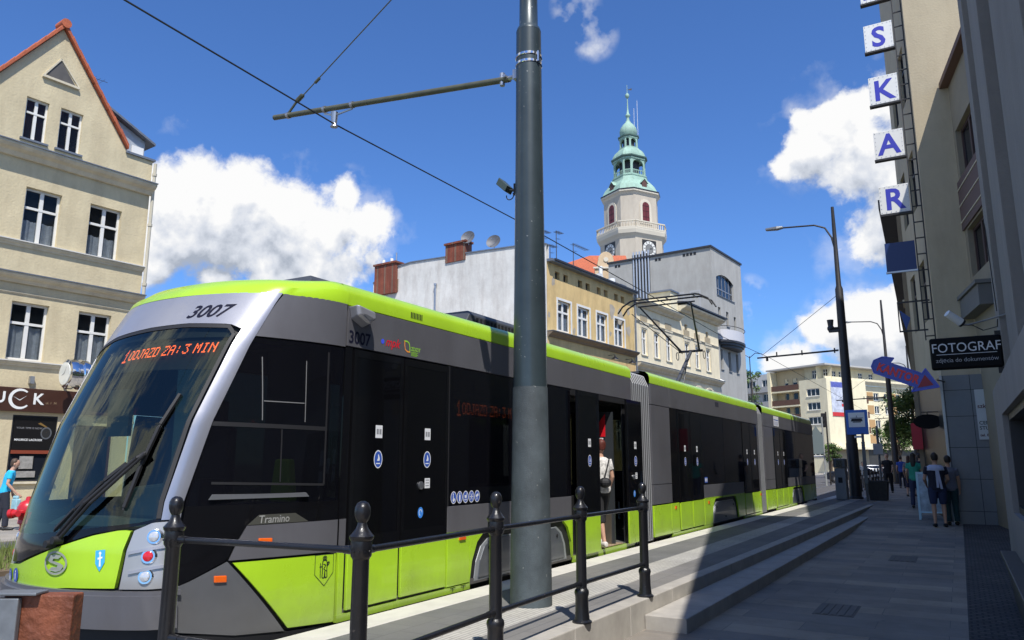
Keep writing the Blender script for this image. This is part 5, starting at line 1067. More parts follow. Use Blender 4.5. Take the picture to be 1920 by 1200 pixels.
m = MB(); m.fbox(GT, -1.5, 1.5, -.12, .06, 23.8, 24.0); m.cyl(GT(0, -.1, 24.9), GT(0, 0, 24.9), .28, .28, 14); m.build('gable_moulding', towertrim, og)
m = MB(); m.cyl(FA(41.9, -2, 15.5), FA(41.9, -2, 17.5), .16, .16, 10); m.cyl(FA(43.0, -1.6, 15.4), FA(43.0, -1.6, 16.6), .3, .3, 12); m.build('white_flue', white, oc, smooth=True)

# ---- tower
TC = V((-45.1, 118.4, 0)); tw = thing('clock_tower', 'town hall clock tower with green copper spire rising above the grey building', 'tower', tuple(TC))
TR = math.radians(14)
def face(k): # frame for main face k at half width a: k=0 faces right-front, k=1 left-front ...
    a = TR - math.pi / 2 + math.pi / 4 - k * math.pi / 2; n = V((math.cos(a), math.sin(a), 0)); u = V((-math.sin(a), math.cos(a), 0)); return n, u
def oct_(a, c, z):
    pts = []
    for k in range(4):
        n, u = face(-k); pts += [TC + n * a + u * (-(a - c)) + V((0, 0, z)), TC + n * a + u * (a - c) + V((0, 0, z))]
    return pts
def och(a, z, q=.40): return oct_(a, a * q, z)
m = MB(); m.rings([och(4.6, 0), och(4.6, 38.2)]); m.build('shaft', towerw, tw)
m = MB(); m.rings([och(4.6, 38.2), och(4.75, 38.5), och(5.05, 38.9), och(5.15, 39.5), och(5.15, 39.75)]); m.build('balcony_cornice', towertrim, tw)
m = MB(); 
A = och(5.05, 0); 
for i in range(8):
    p, q = A[i], A[(i + 1) % 8]; L = (q - p).length; n = max(3, int(L / .42)); d = (q - p) / L
    for k in range(n + 1): c = p + d * (L * k / n); m.cyl(c + V((0, 0, 39.95)), c + V((0, 0, 40.85)), .085, .085, 6)
    o = V((-d.y, d.x, 0)) * .12
    for z0, z1 in ((39.75, 39.97), (40.85, 41.05)): m.hexa([p + o + V((0, 0, z0)), q + o + V((0, 0, z0)), q - o + V((0, 0, z0)), p - o + V((0, 0, z0)), p + o + V((0, 0, z1)), q + o + V((0, 0, z1)), q - o + V((0, 0, z1)), p - o + V((0, 0, z1))])
m.build('balustrade', towertrim, tw)
m = MB(); m.rings([och(3.95, 39.75), och(3.95, 46.2)]); m.build('belfry_stage', towerw, tw)
m = MB(); m.rings([och(3.95, 46.0), och(4.1, 46.3), och(4.35, 46.5), och(4.35, 46.75)]); m.build('belfry_cornice', towertrim, tw); m = MB(); m.rings([och(4.4, 46.76), och(4.42, 46.95)]); m.build('cornice_cap', darktrim, tw)
winred = mat('louvre_red', (.13, .02, .022), .5, var=.2)
for k in range(4):
    n, u = face(k); fr = frame_fn(TC + n * 3.95, u, n)
    def archpts(w, z0, zs): return [(-w, z0), (w, z0)] + [(w * math.cos(math.pi * i / 12), zs + w * math.sin(math.pi * i / 12)) for i in range(13)]
    m = MB(); m.prism([fr(a, .0, b) for a, b in archpts(1.18, 41.0, 44.1)], n * .14); su = m.build('window_surround', towertrim, tw)
    m = MB(); m.prism([fr(a, .14, b) for a, b in archpts(.72, 41.2, 44.1)], n * .02); wi = m.build('arched_window', winred, tw)
    m = MB(); 
    for z in (42.2, 43.2, 44.1): m.fbox(fr, -.7, .7, .165, .19, z - .03, z + .03)
    m.fbox(fr, -.03, .03, .165, .19, 41.2, 44.8); m.build('glazing_bar', mat('bar_dark', (.05, .015, .015), .5), wi)
    fr = frame_fn(TC + n * 4.6, u, n)
    m = MB(); m.fbox(fr, -1.45, 1.45, .0, .05, 34.95, 38.0); cl = m.build('clock_panel', mat('clock_black', (.03, .028, .025), .5), tw)
    m = MB()
    for i in range(28): a, b = 2 * math.pi * i / 28, 2 * math.pi * (i + 1) / 28; f = lambda t, r: fr(r * math.cos(t), .06, 36.48 + r * math.sin(t)); m.poly([f(a, 1.32), f(b, 1.32), f(b, .85), f(a, .85)])
    rr = m.build('clock_ring', mat('clock_ivory', (.72, .72, .68), .5), cl, fix=False)
    m = MB(); 
    for i in range(12):
        a = math.pi * i / 6; f = lambda t, r: fr(r * math.cos(t), .068, 36.48 + r * math.sin(t)); m.poly([f(a - .06, 1.24), f(a + .06, 1.24), f(a + .08, .95), f(a - .08, .95)])
    m.build('hour_marks', mat('clock_black', (.03, .028, .025), .5), rr, fix=False)
    m = MB(); f = lambda t, r: fr(r * math.cos(t), .068, 36.48 + r * math.sin(t)); m.poly([f(2 * math.pi * i / 20, .78) for i in range(20)]); cc = m.build('clock_centre', mat('clock_grey', (.20, .20, .19), .5), cl, fix=False)
    m = MB(); f = lambda t, r: fr(r * math.cos(t), .08, 36.48 + r * math.sin(t)); m.poly([f(1.0, .1), f(.35, 1.0), f(-.4, .1)]); m.poly([f(-.8, .1), f(.0, .75), f(.9, .1)]) ; m.build('clock_hands', rubber, cc, fix=False)
def copper_rings(name, pr, smooth=False, mt=copper): m = MB(); m.rings([och(a, z) for a, z in pr]); return m.build(name, mt, tw)
copper_rings('bell_roof', [(4.2, 46.96), (4.05, 47.3), (3.75, 48.0), (3.2, 48.75), (2.75, 49.3), (2.55, 49.9), (2.62, 50.05), (2.62, 50.2)])
for k in range(4):   # dormers on the bell roof
    n, u = face(k); fr = frame_fn(TC + n * 3.0, u, n); m = MB(); m.prism([fr(a, -.4, b) for a, b in ((-.5, 47.5), (.5, 47.5), (.5, 48.3), (.0, 48.85), (-.5, 48.3))], n * 1.35); dm = m.build('roof_dormer', mat('dormer_brown', (.10, .05, .04), .7), tw)
    m = MB(); m.prism([fr(a, -.4, b) for a, b in ((-.75, 48.2), (0, 48.95), (.75, 48.2), (0, 49.1))], n * 1.45); m.build('dormer_roof', copper, dm)
def lantern(r, z0, z1, zb, name):
    # eight piers and arches: open lantern
    m = MB(); A = och(r, 0, .42); 
    m.rings([och(r * 1.04, z0, .42), och(r * 1.04, z0 + .22, .42)]); m.rings([och(r * 1.05, z1 - .25, .42), och(r * 1.05, z1, .42)])
    for i in range(8):
        p, q = A[i], A[(i + 1) % 8]; L = (q - p).length; d = (q - p) / L; o = V((-d.y, d.x, 0)); o = o if o.dot(TC - p) > 0 else -o; o = o * .28
        w = min(.15 * L, .24); zsp = z1 - .35 - (L / 2 - w) * .9; P0 = lambda t, z: p + d * t + V((0, 0, z))
        for a, b in ((0, w), (L - w, L)): m.hexa([P0(a, z0), P0(b, z0), P0(b, z0) + o, P0(a, z0) + o, P0(a, z1 - .2), P0(b, z1 - .2), P0(b, z1 - .2) + o, P0(a, z1 - .2) + o])
        n = 8; rr = L / 2 - w
        for k in range(n):
            t0, t1 = math.pi * k / n, math.pi * (k + 1) / n; x0, x1 = L / 2 - rr * math.cos(t0), L / 2 - rr * math.cos(t1); y0, y1 = zsp + rr * .9 * math.sin(t0), zsp + rr * .9 * math.sin(t1)
            m.hexa([P0(x0, y0), P0(x1, y1), P0(x1, y1) + o, P0(x0, y0) + o, P0(x0, z1 - .2), P0(x1, z1 - .2), P0(x1, z1 - .2) + o, P0(x0, z1 - .2) + o])
        if zb:
            for k in range(5): c = P0(w + (L - 2 * w) * (k + .5) / 5, z0 + .2); m.cyl(c, c + V((0, 0, zb - .1)), .05, .05, 5)
            m.hexa([P0(w, z0 + zb), P0(L - w, z0 + zb), P0(L - w, z0 + zb) + o * .6, P0(w, z0 + zb) + o * .6, P0(w, z0 + zb + .12), P0(L - w, z0 + zb + .12), P0(L - w, z0 + zb + .12) + o * .6, P0(w, z0 + zb + .12) + o * .6])
    l = m.build(name, copper, tw)
    c = MB(); c.rings([och(r * .62, z0, .42), och(r * .62, z1, .42)]); c.build('lantern_shade_core', darktrim, l)  # dark core put in as the shade behind the arches
lantern(2.4, 50.2, 53.4, .85, 'lower_lantern')
copper_rings('lantern_cornice', [(2.6, 53.4), (2.72, 53.55), (2.72, 53.75)], mt=mat('copper_dark', (.07, .13, .11), .6)); copper_rings('lower_dome', [(2.55, 53.75), (2.4, 54.3), (2.1, 54.9), (1.65, 55.35), (1.5, 55.6)])
lantern(1.38, 55.6, 57.7, 0, 'upper_lantern'); copper_rings('lantern_cornice', [(1.5, 57.7), (1.6, 57.8), (1.6, 58.0)], mt=mat('copper_dark', (.07, .13, .11), .6))
m = MB(); m.lathe(TC, [(1.25, 58.0), (1.5, 58.5), (1.55, 59.0), (1.4, 59.6), (1.0, 60.2), (.55, 60.7), (.28, 61.2), (.22, 61.7), (.42, 62.0), (.42, 62.2), (.22, 62.5), (.14, 63.2), (.08, 65.4), (.30, 65.6), (.38, 65.9), (.3, 66.2), (.06, 66.4), (.04, 68.0)], 16); m.build('onion_spire', copper, tw, smooth=True)
m = MB(); m.prism([TC + V((0, 0, 67.1)), TC + V((.8, .3, 67.3)), TC + V((.7, .26, 66.9))], (0, .04, 0)); m.build('weather_vane', darktrim, tw)
m = MB(); 
for dx, h in ((1.7, 65), (1.1, 63.5)): b = TC + V((dx * .86, dx * .5, 0)); m.cyl(b + V((0, 0, 57.8)), b + V((0, 0, h)), .035, .03, 5)
m.build('lightning_rod', white, tw)

# ---- far apartment block
KB = V((-18.6, 139.5, 0)); RR = V((.497, .868, 0)); LL = V((-.868, .497, 0))
BR = frame_fn(KB, RR, (.868, -.497, 0)); BL = frame_fn(KB, LL, (-.497, -.868, 0))
ab = thing('apartment_block', 'long pale yellow apartment block with poster wall and balconies at the end of the street', 'apartment block', tuple(KB))
fl = [5.3, 8.0, 10.6, 13.0]
m = MB(); LH = [(a, b, z, z + 1.35) for z in (2.9, 5.6, 8.25, 10.75, 13.15) for a, b in ((1.5, 4.2),)]
wall_holes(m, BL, 0, 5.7, 0, 16.1, LH, .25); wall_holes(m, BR, 0, 10.6, 4.0, 16.1, [], .25)
m.poly([BL(5.7, 0, 0), BL(5.7, -9, 0), BL(5.7, -9, 16.1), BL(5.7, 0, 16.1)]); m.poly([BR(10.6, 0, 4), BR(10.6, -3, 4), BR(10.6, -3, 16.1), BR(10.6, 0, 16.1)])
m.poly([BR(0, 0, 16.1), BR(10.6, 0, 16.1), BR(10.6, -6, 16.1), BL(5.7, -6, 16.1), BL(5.7, 0, 16.1)])
m.build('wing_wall', cream2, ab, fix=False)
m = MB(); m.fbox(BR, .3, 10.6, -6, -.5, 0, 4.0); m.build('ground_floor', mat('stone_tan', (.42, .34, .22), .9, var=.1), ab); m = MB(); m.fbox(BR, -1, 30, -.3, 1.4, 4.0, 4.35); m.build('canopy', cream2, ab)
for h in LH: window(ab, BL, *h, .2, .12, 2, None, glass=dglass, sill=True, smat=wframe)
# recessed balcony bay on the left
m = MB(); BAL = [(a, b, z, z + 1.9) for z in (4.4, 7.1, 9.8, 12.4, 15.0) for a, b in ((7.3, 8.4), (9.3, 10.2))]
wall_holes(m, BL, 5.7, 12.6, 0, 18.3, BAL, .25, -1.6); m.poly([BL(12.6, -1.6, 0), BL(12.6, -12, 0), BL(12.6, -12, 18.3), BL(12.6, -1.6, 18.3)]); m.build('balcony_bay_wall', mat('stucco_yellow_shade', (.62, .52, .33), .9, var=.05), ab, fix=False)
for h in BAL: window(ab, BL, *h, .2, .10, 0, None, glass=dglass, sill=False, d=-1.6)
for z in (3.6, 6.3, 9.0, 11.65, 14.3):
    m = MB(); m.fbox(BL, 5.75, 12.4, -1.55, .1, z, z + .25); b = m.build('balcony', cream2, ab); m = MB(); m.fbox(BL, 5.8, 12.3, .0, .06, z + .3, z + 1.25); m.build('balcony_railing', mat('railing_brown', (.12, .06, .04), .7, var=.2), b)
m = MB(); m.fbox(BL, 11.9, 12.6, -1.5, .2, 0, 18.2); m.build('side_pier', cream2, ab)
# attic storey and roof
m = MB(); AW = [(a, a + 1.1, 16.35, 17.75) for a in (1.2, 3.9, 6.9)]; wall_holes(m, BL, .0, 12.0, 16.1, 18.4, [(a, a + .95, 16.4, 17.9) for a in (.9, 3.2, 6.6, 8.6, 10.4)], .2, -1.7)
AR = [(a, a + 1.2, 16.35, 17.8) for a in (1.6, 4.1, 6.1, 11.5, 14.5, 19.5, 24.5)]; wall_holes(m, BR, 0, 31, 15.6, 18.4, AR, .2, -1.9); m.build('attic_wall', cream2, ab, fix=False)
for a in (.9, 3.2, 6.6, 8.6, 10.4): window(ab, BL, a, a + .95, 16.4, 17.9, .15, .09, 1, .6, glass=dglass, sill=False, d=-1.7)
for h in AR: window(ab, BR, *h, .15, .09, 1, .6, glass=dglass, sill=False, d=-1.9)
m = MB(); m.prism([BR(-.3, .2, 18.4), BR(31, .2, 18.4), BR(31, -14, 18.4), BL(12.8, -14, 18.4), BL(12.8, .2, 18.4)], (0, 0, .28)); m.build('roof', mat('roof_pale', (.45, .44, .42), .8), ab)
m = MB(); m.fbox(BR, .0, 30, -.45, -.2, 16.1, 16.5); m.build('terrace_parapet', cream2, ab)
# long right part set back
RW = []
for z in (5.3, 8.0, 10.6, 13.0):
    for a in (12.2, 15.9, 19.0, 22.3, 26.0): RW.append((a, a + 1.5, z, z + 1.4))
m = MB(); wall_holes(m, BR, 10.6, 31, 4.3, 15.6, RW, .25, -2.2); m.poly([BR(31, -2.2, 0), BR(31, -14, 0), BR(31, -14, 15.6), BR(31, -2.2, 15.6)]); m.build('long_wall', cream2, ab, fix=False)
for h in RW: window(ab, BR, *h, .2, .11, 1, None, glass=dglass, sill=True, smat=wframe, d=-2.2)
for z in (5.3, 8.0, 10.6, 13.0):
    for a in (13.9, 20.7): MB().fbox(BR, a, a + 1.8, -2.197, -2.18, z - .1, z + 1.5).build('tan_panel', mat('panel_tan', (.45, .28, .13), .9), ab)
for z in (6.9, 9.6, 12.2):
    m = MB(); m.fbox(BR, 10.6, 12.0, -2.1, -.6, z, z + .2); m.fbox(BR, 10.6, 12.0, -.66, -.6, z + .2, z + 1.1); m.build('balcony', mat('railing_brown', (.12, .06, .04), .7, var=.2), ab)
m = MB(); m.fbox(BR, 10.6, 31, -6, -3.0, 0, 4.2); m.build('shop_front', mat('shopfront_dark', (.05, .045, .04), .4, var=.3, vscale=.5), ab)
m = MB(); m.fbox(BR, 1.0, 6.6, .02, .08, 9.6, 15.6); po = m.build('wall_poster', mat('poster_pale', (.50, .53, .62), .6, var=.35, vscale=1.2), ab)
m = MB(); m.fbox(BR, 1.0, 6.6, .082, .09, 9.6, 10.3); m.fbox(BR, 3.6, 4.6, .082, .09, 11.3, 11.8); m.build('poster_red_band', mat('poster_red', (.55, .03, .03), .5), po); m = MB(); m.fbox(BR, 1.1, 6.5, .082, .088, 14.6, 15.5); m.cyl(BR(5.6, .08, 14.2), BR(5.6, .095, 14.2), .45, .45, 12); m.build('poster_blue_area', mat('poster_blue', (.10, .12, .40), .5, var=.3), po)
m = MB(); m.fbox(BR, 4.6, 6.1, .02, .06, 4.8, 5.4); m.build('street_plate', mat('flash_red', (.62, .01, .02), .4), ab)
# second, greyer block further left
gk = thing('grey_block', 'pale grey flats with long balconies left of the yellow apartment block', 'apartment block', (-42, 165, 0)); BG = frame_fn(KB + LL * 14 + V((2, 18, 0)), LL, (-.497, -.868, 0))
m = MB(); H2 = [(a, a + 2.6, z, z + 1.7) for a in (-4, 0.5, 5, 9.5, 14) for z in (5, 8.2, 11.4, 14.6, 17.6)]; wall_holes(m, BG, -6, 22, 0, 20.5, H2, .3); shell(m, BG, -6, 22, 0, 20.5, 12); m.build('wall', mat('stucco_grey_pale', (.52, .52, .50), .9, var=.06), gk, fix=False)
for h in H2: window(gk, BG, *h, .25, .12, 2, None, glass=dglass, sill=False)
for z in (7.2, 10.4, 13.6, 16.8): m = MB(); m.fbox(BG, -6, 22, .0, 1.2, z - .3, z); m.fbox(BG, -6, 22, 1.1, 1.2, z, z + .9); m.build('balcony', mat('balcony_grey', (.40, .39, .37), .8, var=.15), gk)

# ---- right hand side: shaded buildings
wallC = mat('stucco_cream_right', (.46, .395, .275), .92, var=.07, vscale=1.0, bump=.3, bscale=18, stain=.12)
tileC = slab_mat('grey_wall_tiles', (.24, .26, .26), (.20, .215, .22), (.10, .11, .11), .9, .98, .012, .35, bump=.1, grime=.15, offset=0)
cb = thing('cream_side_building', 'tall cream building with sunlit end wall and grey tiled ground floor on the right', 'building', (.5, 26, 0))
D10 = V((-.175, .985, 0)); N10 = V((-.985, -.175, 0)); CS = frame_fn((-.21, 23, 0), D10, N10)
CE = frame_fn((-.21, 23, 0), (1, 0, 0), (0, -1, 0))
m = MB(); m.poly([CE(0, 0, 3.9), CE(7, 0, 3.9), CE(7, 0, 19), CE(0, 0, 19)])
CH = [(a, a + .9, z, z + 1.7) for a in (.8, 2.6) for z in (5.6, 8.9, 12.2)]
wall_holes(m, CS, 0, 4.2, 3.9, 19, CH, .2); m.poly([CS(4.2, 0, 0), CE(7, -4.2, 0), CE(7, -4.2, 19), CS(4.2, 0, 19)]); m.poly([CE(0, 0, 19), CE(7, 0, 19), CE(7, -4.2, 19), CS(4.2, 0, 19)])
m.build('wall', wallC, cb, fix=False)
for h in CH: window(cb, CS, *h, .15, .06, 1, .65, glass=dglass, frame=darktrim, sill=False)
m = MB(); m.v = []; m.fbox(CE, .0, 6.6, -.2, .02, -.1, 3.9); tl = m.build('tiled_base', mat('tile_grey', (.165, .175, .185), .4, var=.08, vscale=2), cb)
m = MB()
for z in (.42, 1.22, 2.02, 2.82, 3.5): m.fbox(CE, 0, 6.6, .018, .023, z, z + .012)
for k, x in enumerate((.02, .62, 1.22, 1.9)): m.fbox(CE, x, x + .012, .018, .0235, 0, 3.9)
m.build('tile_joint', rubber, tl)
m = MB(); m.fbox(CE, -.06, .0, -.1, .04, 0, 3.9); m.build('corner_trim', mat('trim_pale', (.5, .5, .48), .4, .3), cb)
m = MB(); m.fbox(CS, .0, 4.2, -.2, .0, 0, 3.9); m.build('street_base', mat('shopfront_dark', (.05, .045, .04), .4, var=.3, vscale=.5), cb)
bd = MB().fbox(CE, .70, 1.35, .03, .06, 2.22, 3.50).build('notice_board', mat('board_grey', (.50, .52, .52), .5, var=.05), cb)
for t, z, sz, mt in (('szkoły', 3.02, .15, 'b'), ('kursy', 2.86, .13, 'b'), ('CENTRUM', 2.60, .125, 'g'), ('STUDIUM', 2.47, .125, 'g'), ('tel. 89 533', 2.30, .095, 'b')):
    text_mb(t, sz, (1, 0, 0), (0, 0, 1), CE(.73 if t != 'kursy' else .93, .063, z), bold=.002, depth=.0).build('board_lettering', mat('letter_maroon', (.10, .02, .02), .5) if mt == 'b' else mat('letter_green_black', (.03, .05, .05), .5), bd, fix=False)
# W: shaded wing behind
wb = thing('shaded_wing', 'dark shaded wing with brown window panels between the cream end wall and the near facade', 'building', (1.6, 18, 0))
WF = frame_fn((.69, 22.99, 0), (.175, -.985, 0), N10)
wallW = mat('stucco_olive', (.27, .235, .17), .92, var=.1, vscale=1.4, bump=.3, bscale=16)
WH = [(.25, 2.2, 9.15, 10.5), (4.0, 5.9, 9.15, 10.5), (.3, 2.2, 6.4, 7.7), (4.0, 5.9, 6.4, 7.7), (4, 5.9, 1.0, 3.0)]
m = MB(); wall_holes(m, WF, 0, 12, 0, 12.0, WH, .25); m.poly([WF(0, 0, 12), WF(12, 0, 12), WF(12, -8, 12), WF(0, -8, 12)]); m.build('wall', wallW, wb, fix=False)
for h in WH: window(wb, WF, *h, .2, .08, 1, None, glass=dglass, frame=mat('frame_brown', (.07, .04, .035), .6), sill=False)
m = MB(); m.fbox(WF, 0, 12, -.3, .22, 11.9, 12.06); m.build('eave', mat('eave_brown', (.13, .07, .05), .7), wb)
m = MB(); m.fbox(WF, 0, 2.4, .002, .05, 7.75, 9.1); pn = m.build('spandrel_panel', mat('spandrel_brown', (.13, .085, .075), .8, var=.1), wb)
m = MB()
for z in (7.95, 8.4, 8.85): m.fbox(WF, 0, 2.4, .052, .07, z, z + .03)
m.build('spandrel_line', trim_l, pn)
m = MB(); m.fbox(WF, 0, 2.1, .0, .30, 5.35, 5.85); m.fbox(WF, -.0, 2.15, -.01, .36, 5.86, 5.95); m.build('bay_canopy', mat('render_grey_dark', (.16, .16, .155), .9, var=.1), wb)
# N: near facade, with pilaster, plinth and unseen roofline sloped for its shadow
nb = thing('near_facade', 'near grey building with tall pilasters and a lit shop window at the right edge', 'building', (1.5, 8, 0))
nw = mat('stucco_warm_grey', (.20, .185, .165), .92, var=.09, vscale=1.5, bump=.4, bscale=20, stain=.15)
m = MB()
prof = [(12.55, 0), (12.55, 14.1), (1.2, 5.25), (.4, 4.6), (.4, 0)]
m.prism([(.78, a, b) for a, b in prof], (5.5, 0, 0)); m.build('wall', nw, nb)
m = MB(); m.prism([(.782, a, b) for a, b in ((12.552, 10.6), (12.552, 14.0), (14.25, 14.0), (14.25, 12.2))], (5.4, 0, 0)); m.build('shadow_block', nw, nb)  # unseen block added to cast shadow on the tram side
m = MB(); m.box((.63, 11.75, 2.62), (.775, 12.56, 12.9)); m.box((.70, 10.7, 2.62), (.776, 11.746, 12.1)); m.box((.62, 9.0, 2.62), (.774, 10.3, 10.9)); m.box((.70, 6.3, 3.2), (.772, 8.6, 9.0)); m.build('pilaster', mat('stucco_pilaster', (.235, .22, .20), .9, var=.09, vscale=1.2, bump=.35, bscale=20, stain=.15), nb, bevel=.006)
m = MB(); m.box((.49, 10.85, .0), (.777, 12.57, 2.615)); m.box((.49, 2.0, 0), (.775, 7.2, 2.6)); m.box((.49, 7.2, 2.2), (.773, 10.85, 2.6)); m.box((.49, 7.2, 0), (.771, 10.85, 1.05)); m.build('plinth', mat('plinth_grey', (.25, .24, .23), .85, var=.07, vscale=2, stain=.1), nb)
m = MB(); m.box((.70, 7.2, 1.05), (.74, 10.85, 2.2)); sw = m.build('shop_window', dglass, nb)
m = MB(); m.box((.55, 10.75, 1.05), (.70, 10.848, 2.2)); m.box((.55, 7.2, 1.05), (.70, 7.3, 2.2)); m.box((.55, 7.3, 1.05), (.70, 10.75, 1.13)); m.box((.55, 7.3, 2.12), (.70, 10.75, 2.2)); m.build('window_frame', darktrim, sw)
m = MB()
for k, (y, z) in enumerate(((9.9, 1.75), (9.9, 1.45), (9.2, 1.6), (8.6, 1.75), (8.6, 1.4))): m.box((.685, y - .2, z - .13), (.698, y + .2, z + .13))
m.build('window_photo', mat('photo_print', (.30, .36, .42), .5, var=.5, vscale=6), sw)
m = MB(); m.hexa([(.40, 10.5, .06), (.40, 6.5, .06), (.49, 6.5, .06), (.49, 10.5, .06), (.36, 11.4, .50), (.36, 6.3, .50), (.49, 6.3, .50), (.49, 11.4, .50)]); m.box((.33, 6.2, .50), (.489, 11.5, .56)); m.build('stone_ledge', mat('ledge_dark', (.06, .058, .055), .5, var=.2), nb, bevel=.008)
m = MB(); m.box((.49, 12.572, 0), (.49 + .5, 12.6, 2.6)); m.build('side_skirting', concrete, nb)
# vertical ladder sign with letter boards
ls = thing('vertical_sign', 'tall ladder frame carrying white boards with blue letters beside the cream wall', 'sign', (-.35, 23.2, 5))
m = MB(); m.box((-.50, 23.15, 4.9), (-.47, 23.19, 18.4)); m.box((-.27, 23.15, 4.9), (-.24, 23.19, 18.4)); z = 5.0
while z < 18.3: m.box((-.47, 23.155, z), (-.27, 23.185, z + .03)); z += .46
m.build('ladder_frame', mastdark, ls)
blue = mat('letter_blue', (.045, .05, .42), .4)
for ch, z0, z1 in (('A', 15.2, 16.1), ('S', 13.62, 14.46), ('K', 11.92, 12.78), ('A', 10.24, 11.06), ('R', 8.58, 9.40)):
    m = MB(); m.box((-1.29, 23.13, z0), (-.53, 23.21, z1)); bd = m.build('letter_board', mat('board_white', (.72, .72, .70), .5, var=.03), ls, bevel=.006)
    m = MB(); m.box((-1.31, 23.08, z0 - .07), (-.50, 23.25, z0 - .02)); m.build('board_shelf', mastdark, bd)
    if ch: text_mb(ch, .86, (1, 0, 0), (0, 0, 1), (-.91, 23.126, z0 + .12), bold=.022, align='CENTER', depth=.0, xs=.95).build('letter', blue, bd, fix=False)
    m = MB()
    for i in range(7):
        for (x, z) in ((-1.25 + i * .12, z0 + .04), (-1.25 + i * .12, z1 - .04), (-1.25, z0 + .04 + i * (z1 - z0 - .08) / 6), (-.57, z0 + .04 + i * (z1 - z0 - .08) / 6)): m.cyl((x, 23.12, z), (x, 23.13, z), .010, .010, 5)
    m.build('rivet', steel, bd)
m = MB(); m.box((-1.27, 23.14, 6.90), (-.52, 23.20, 7.72)); m.build('blank_board', mat('board_navy', (.010, .030, .13), .35), ls); m = MB(); m.box((-1.29, 23.12, 6.85), (-.50, 23.22, 6.895)); m.build('board_shelf', steel, ls)
m = MB()
for a, b in (((-1.10, 23.15, 5.17), (-.40, 23.19, 5.21)), ((-1.10, 23.15, 5.98), (-.30, 23.19, 6.02)), ((-1.10, 23.15, 5.21), (-1.07, 23.19, 5.98))): m.box(a, b)
m.build('empty_frame', mastdark, ls); m = MB(); m.prism([(-1.06, 23.16, 5.80), (-.80, 23.16, 5.55), (-.93, 23.16, 5.22)], (0, .015, 0)); m.build('torn_panel', mat('torn_blue', (.02, .06, .24), .4), ls)
# photographer's sign
fg = thing('photographer_sign', 'black hanging box sign with white lettering and an underline', 'sign', (.2, 11.9, 2.8))
m = MB(); m.box((-.215, 11.85, 2.88), (.632, 11.97, 3.315)); bx = m.build('sign_box', mat('sign_black', (.005, .005, .006), .6, spec=.15), fg, bevel=.028)
text_mb('FOTOGRAF', .178, (1, 0, 0), (0, 0, 1), (.212, 11.848, 3.112), align='CENTER', depth=.0, xs=.885).build('sign_lettering', mat('letter_silver', (.62, .63, .65), .4), bx, fix=False)
text_mb('zdjęcia do dokumentów', .080, (1, 0, 0), (0, 0, 1), (.212, 11.848, 2.975), align='CENTER', depth=.0, xs=.93).build('sign_lettering', mat('letter_dim', (.34, .34, .35), .4), bx, fix=False)
m = MB(); m.box((-.14, 11.846, 3.078), (.565, 11.849, 3.085)); m.build('underline', mat('letter_silver', (.62, .63, .65), .4), bx)
m = MB(); m.box((.56, 11.9, 2.80), (.70, 11.94, 2.879)); m.box((.56, 11.9, 3.316), (.70, 11.94, 3.37)); m.build('sign_bracket', mastdark, fg)
# arrow sign
kt = thing('exchange_arrow_sign', 'blue arrow shaped sign with red lettering tilted down to the right', 'sign', (-1.0, 22.5, 3.6))
ka = math.radians(-24); kx = V((math.cos(ka), 0, math.sin(ka))); kz = V((-math.sin(ka), 0, math.cos(ka))); KO = V((-1.78, 22.48, 4.26))
ap = [(-.02, -.10), (.12, -.27), (1.20, -.27), (1.20, -.42), (1.72, -.07), (1.20, .28), (1.20, .12), (.42, .12), (.42, .28), (.12, .28), (-.02, .10)]
ap = [(-.02, -.08), (.10, -.22), (1.14, -.22), (1.10, -.37), (1.66, -.02), (1.20, .32), (1.17, .17), (.38, .17), (.42, .33), (.14, .26), (-.02, .10)]
m = MB(); m.prism([KO + kx * a + kz * b for a, b in ap], (0, .12, 0)); ab_ = m.build('arrow_panel', mat('arrow_blue', (.06, .07, .44), .4, coat=.3), kt)
m = MB(); 
for i in range(len(ap)): m.tube([KO + kx * ap[i][0] + kz * ap[i][1], KO + kx * ap[(i + 1) % len(ap)][0] + kz * ap[(i + 1) % len(ap)][1]], .014, 6)
m.build('arrow_rim', mat('rim_blue', (.12, .15, .70), .4), ab_)
text_mb('KANTOR', .30, kx, kz, KO + kx * .12 + kz * -.125, bold=.013, depth=.008, xs=.83, space=1.02).build('arrow_lettering', mat('letter_red', (.80, .04, .05), .4), ab_, fix=False)
m = MB(); m.poly([KO + kx * 1.20 + kz * -.22 - V((0, .01, 0)), KO + kx * 1.52 + kz * -.02 - V((0, .01, 0)), KO + kx * 1.24 + kz * .16 - V((0, .01, 0))]); m.build('red_triangle', mat('tip_red', (.34, .02, .03), .4), ab_, fix=False)
m = MB(); m.cyl((-.30, 22.55, 3.75), (-.15, 23.0, 3.75), .02, .02, 6); m.build('sign_bracket', mastdark, kt)
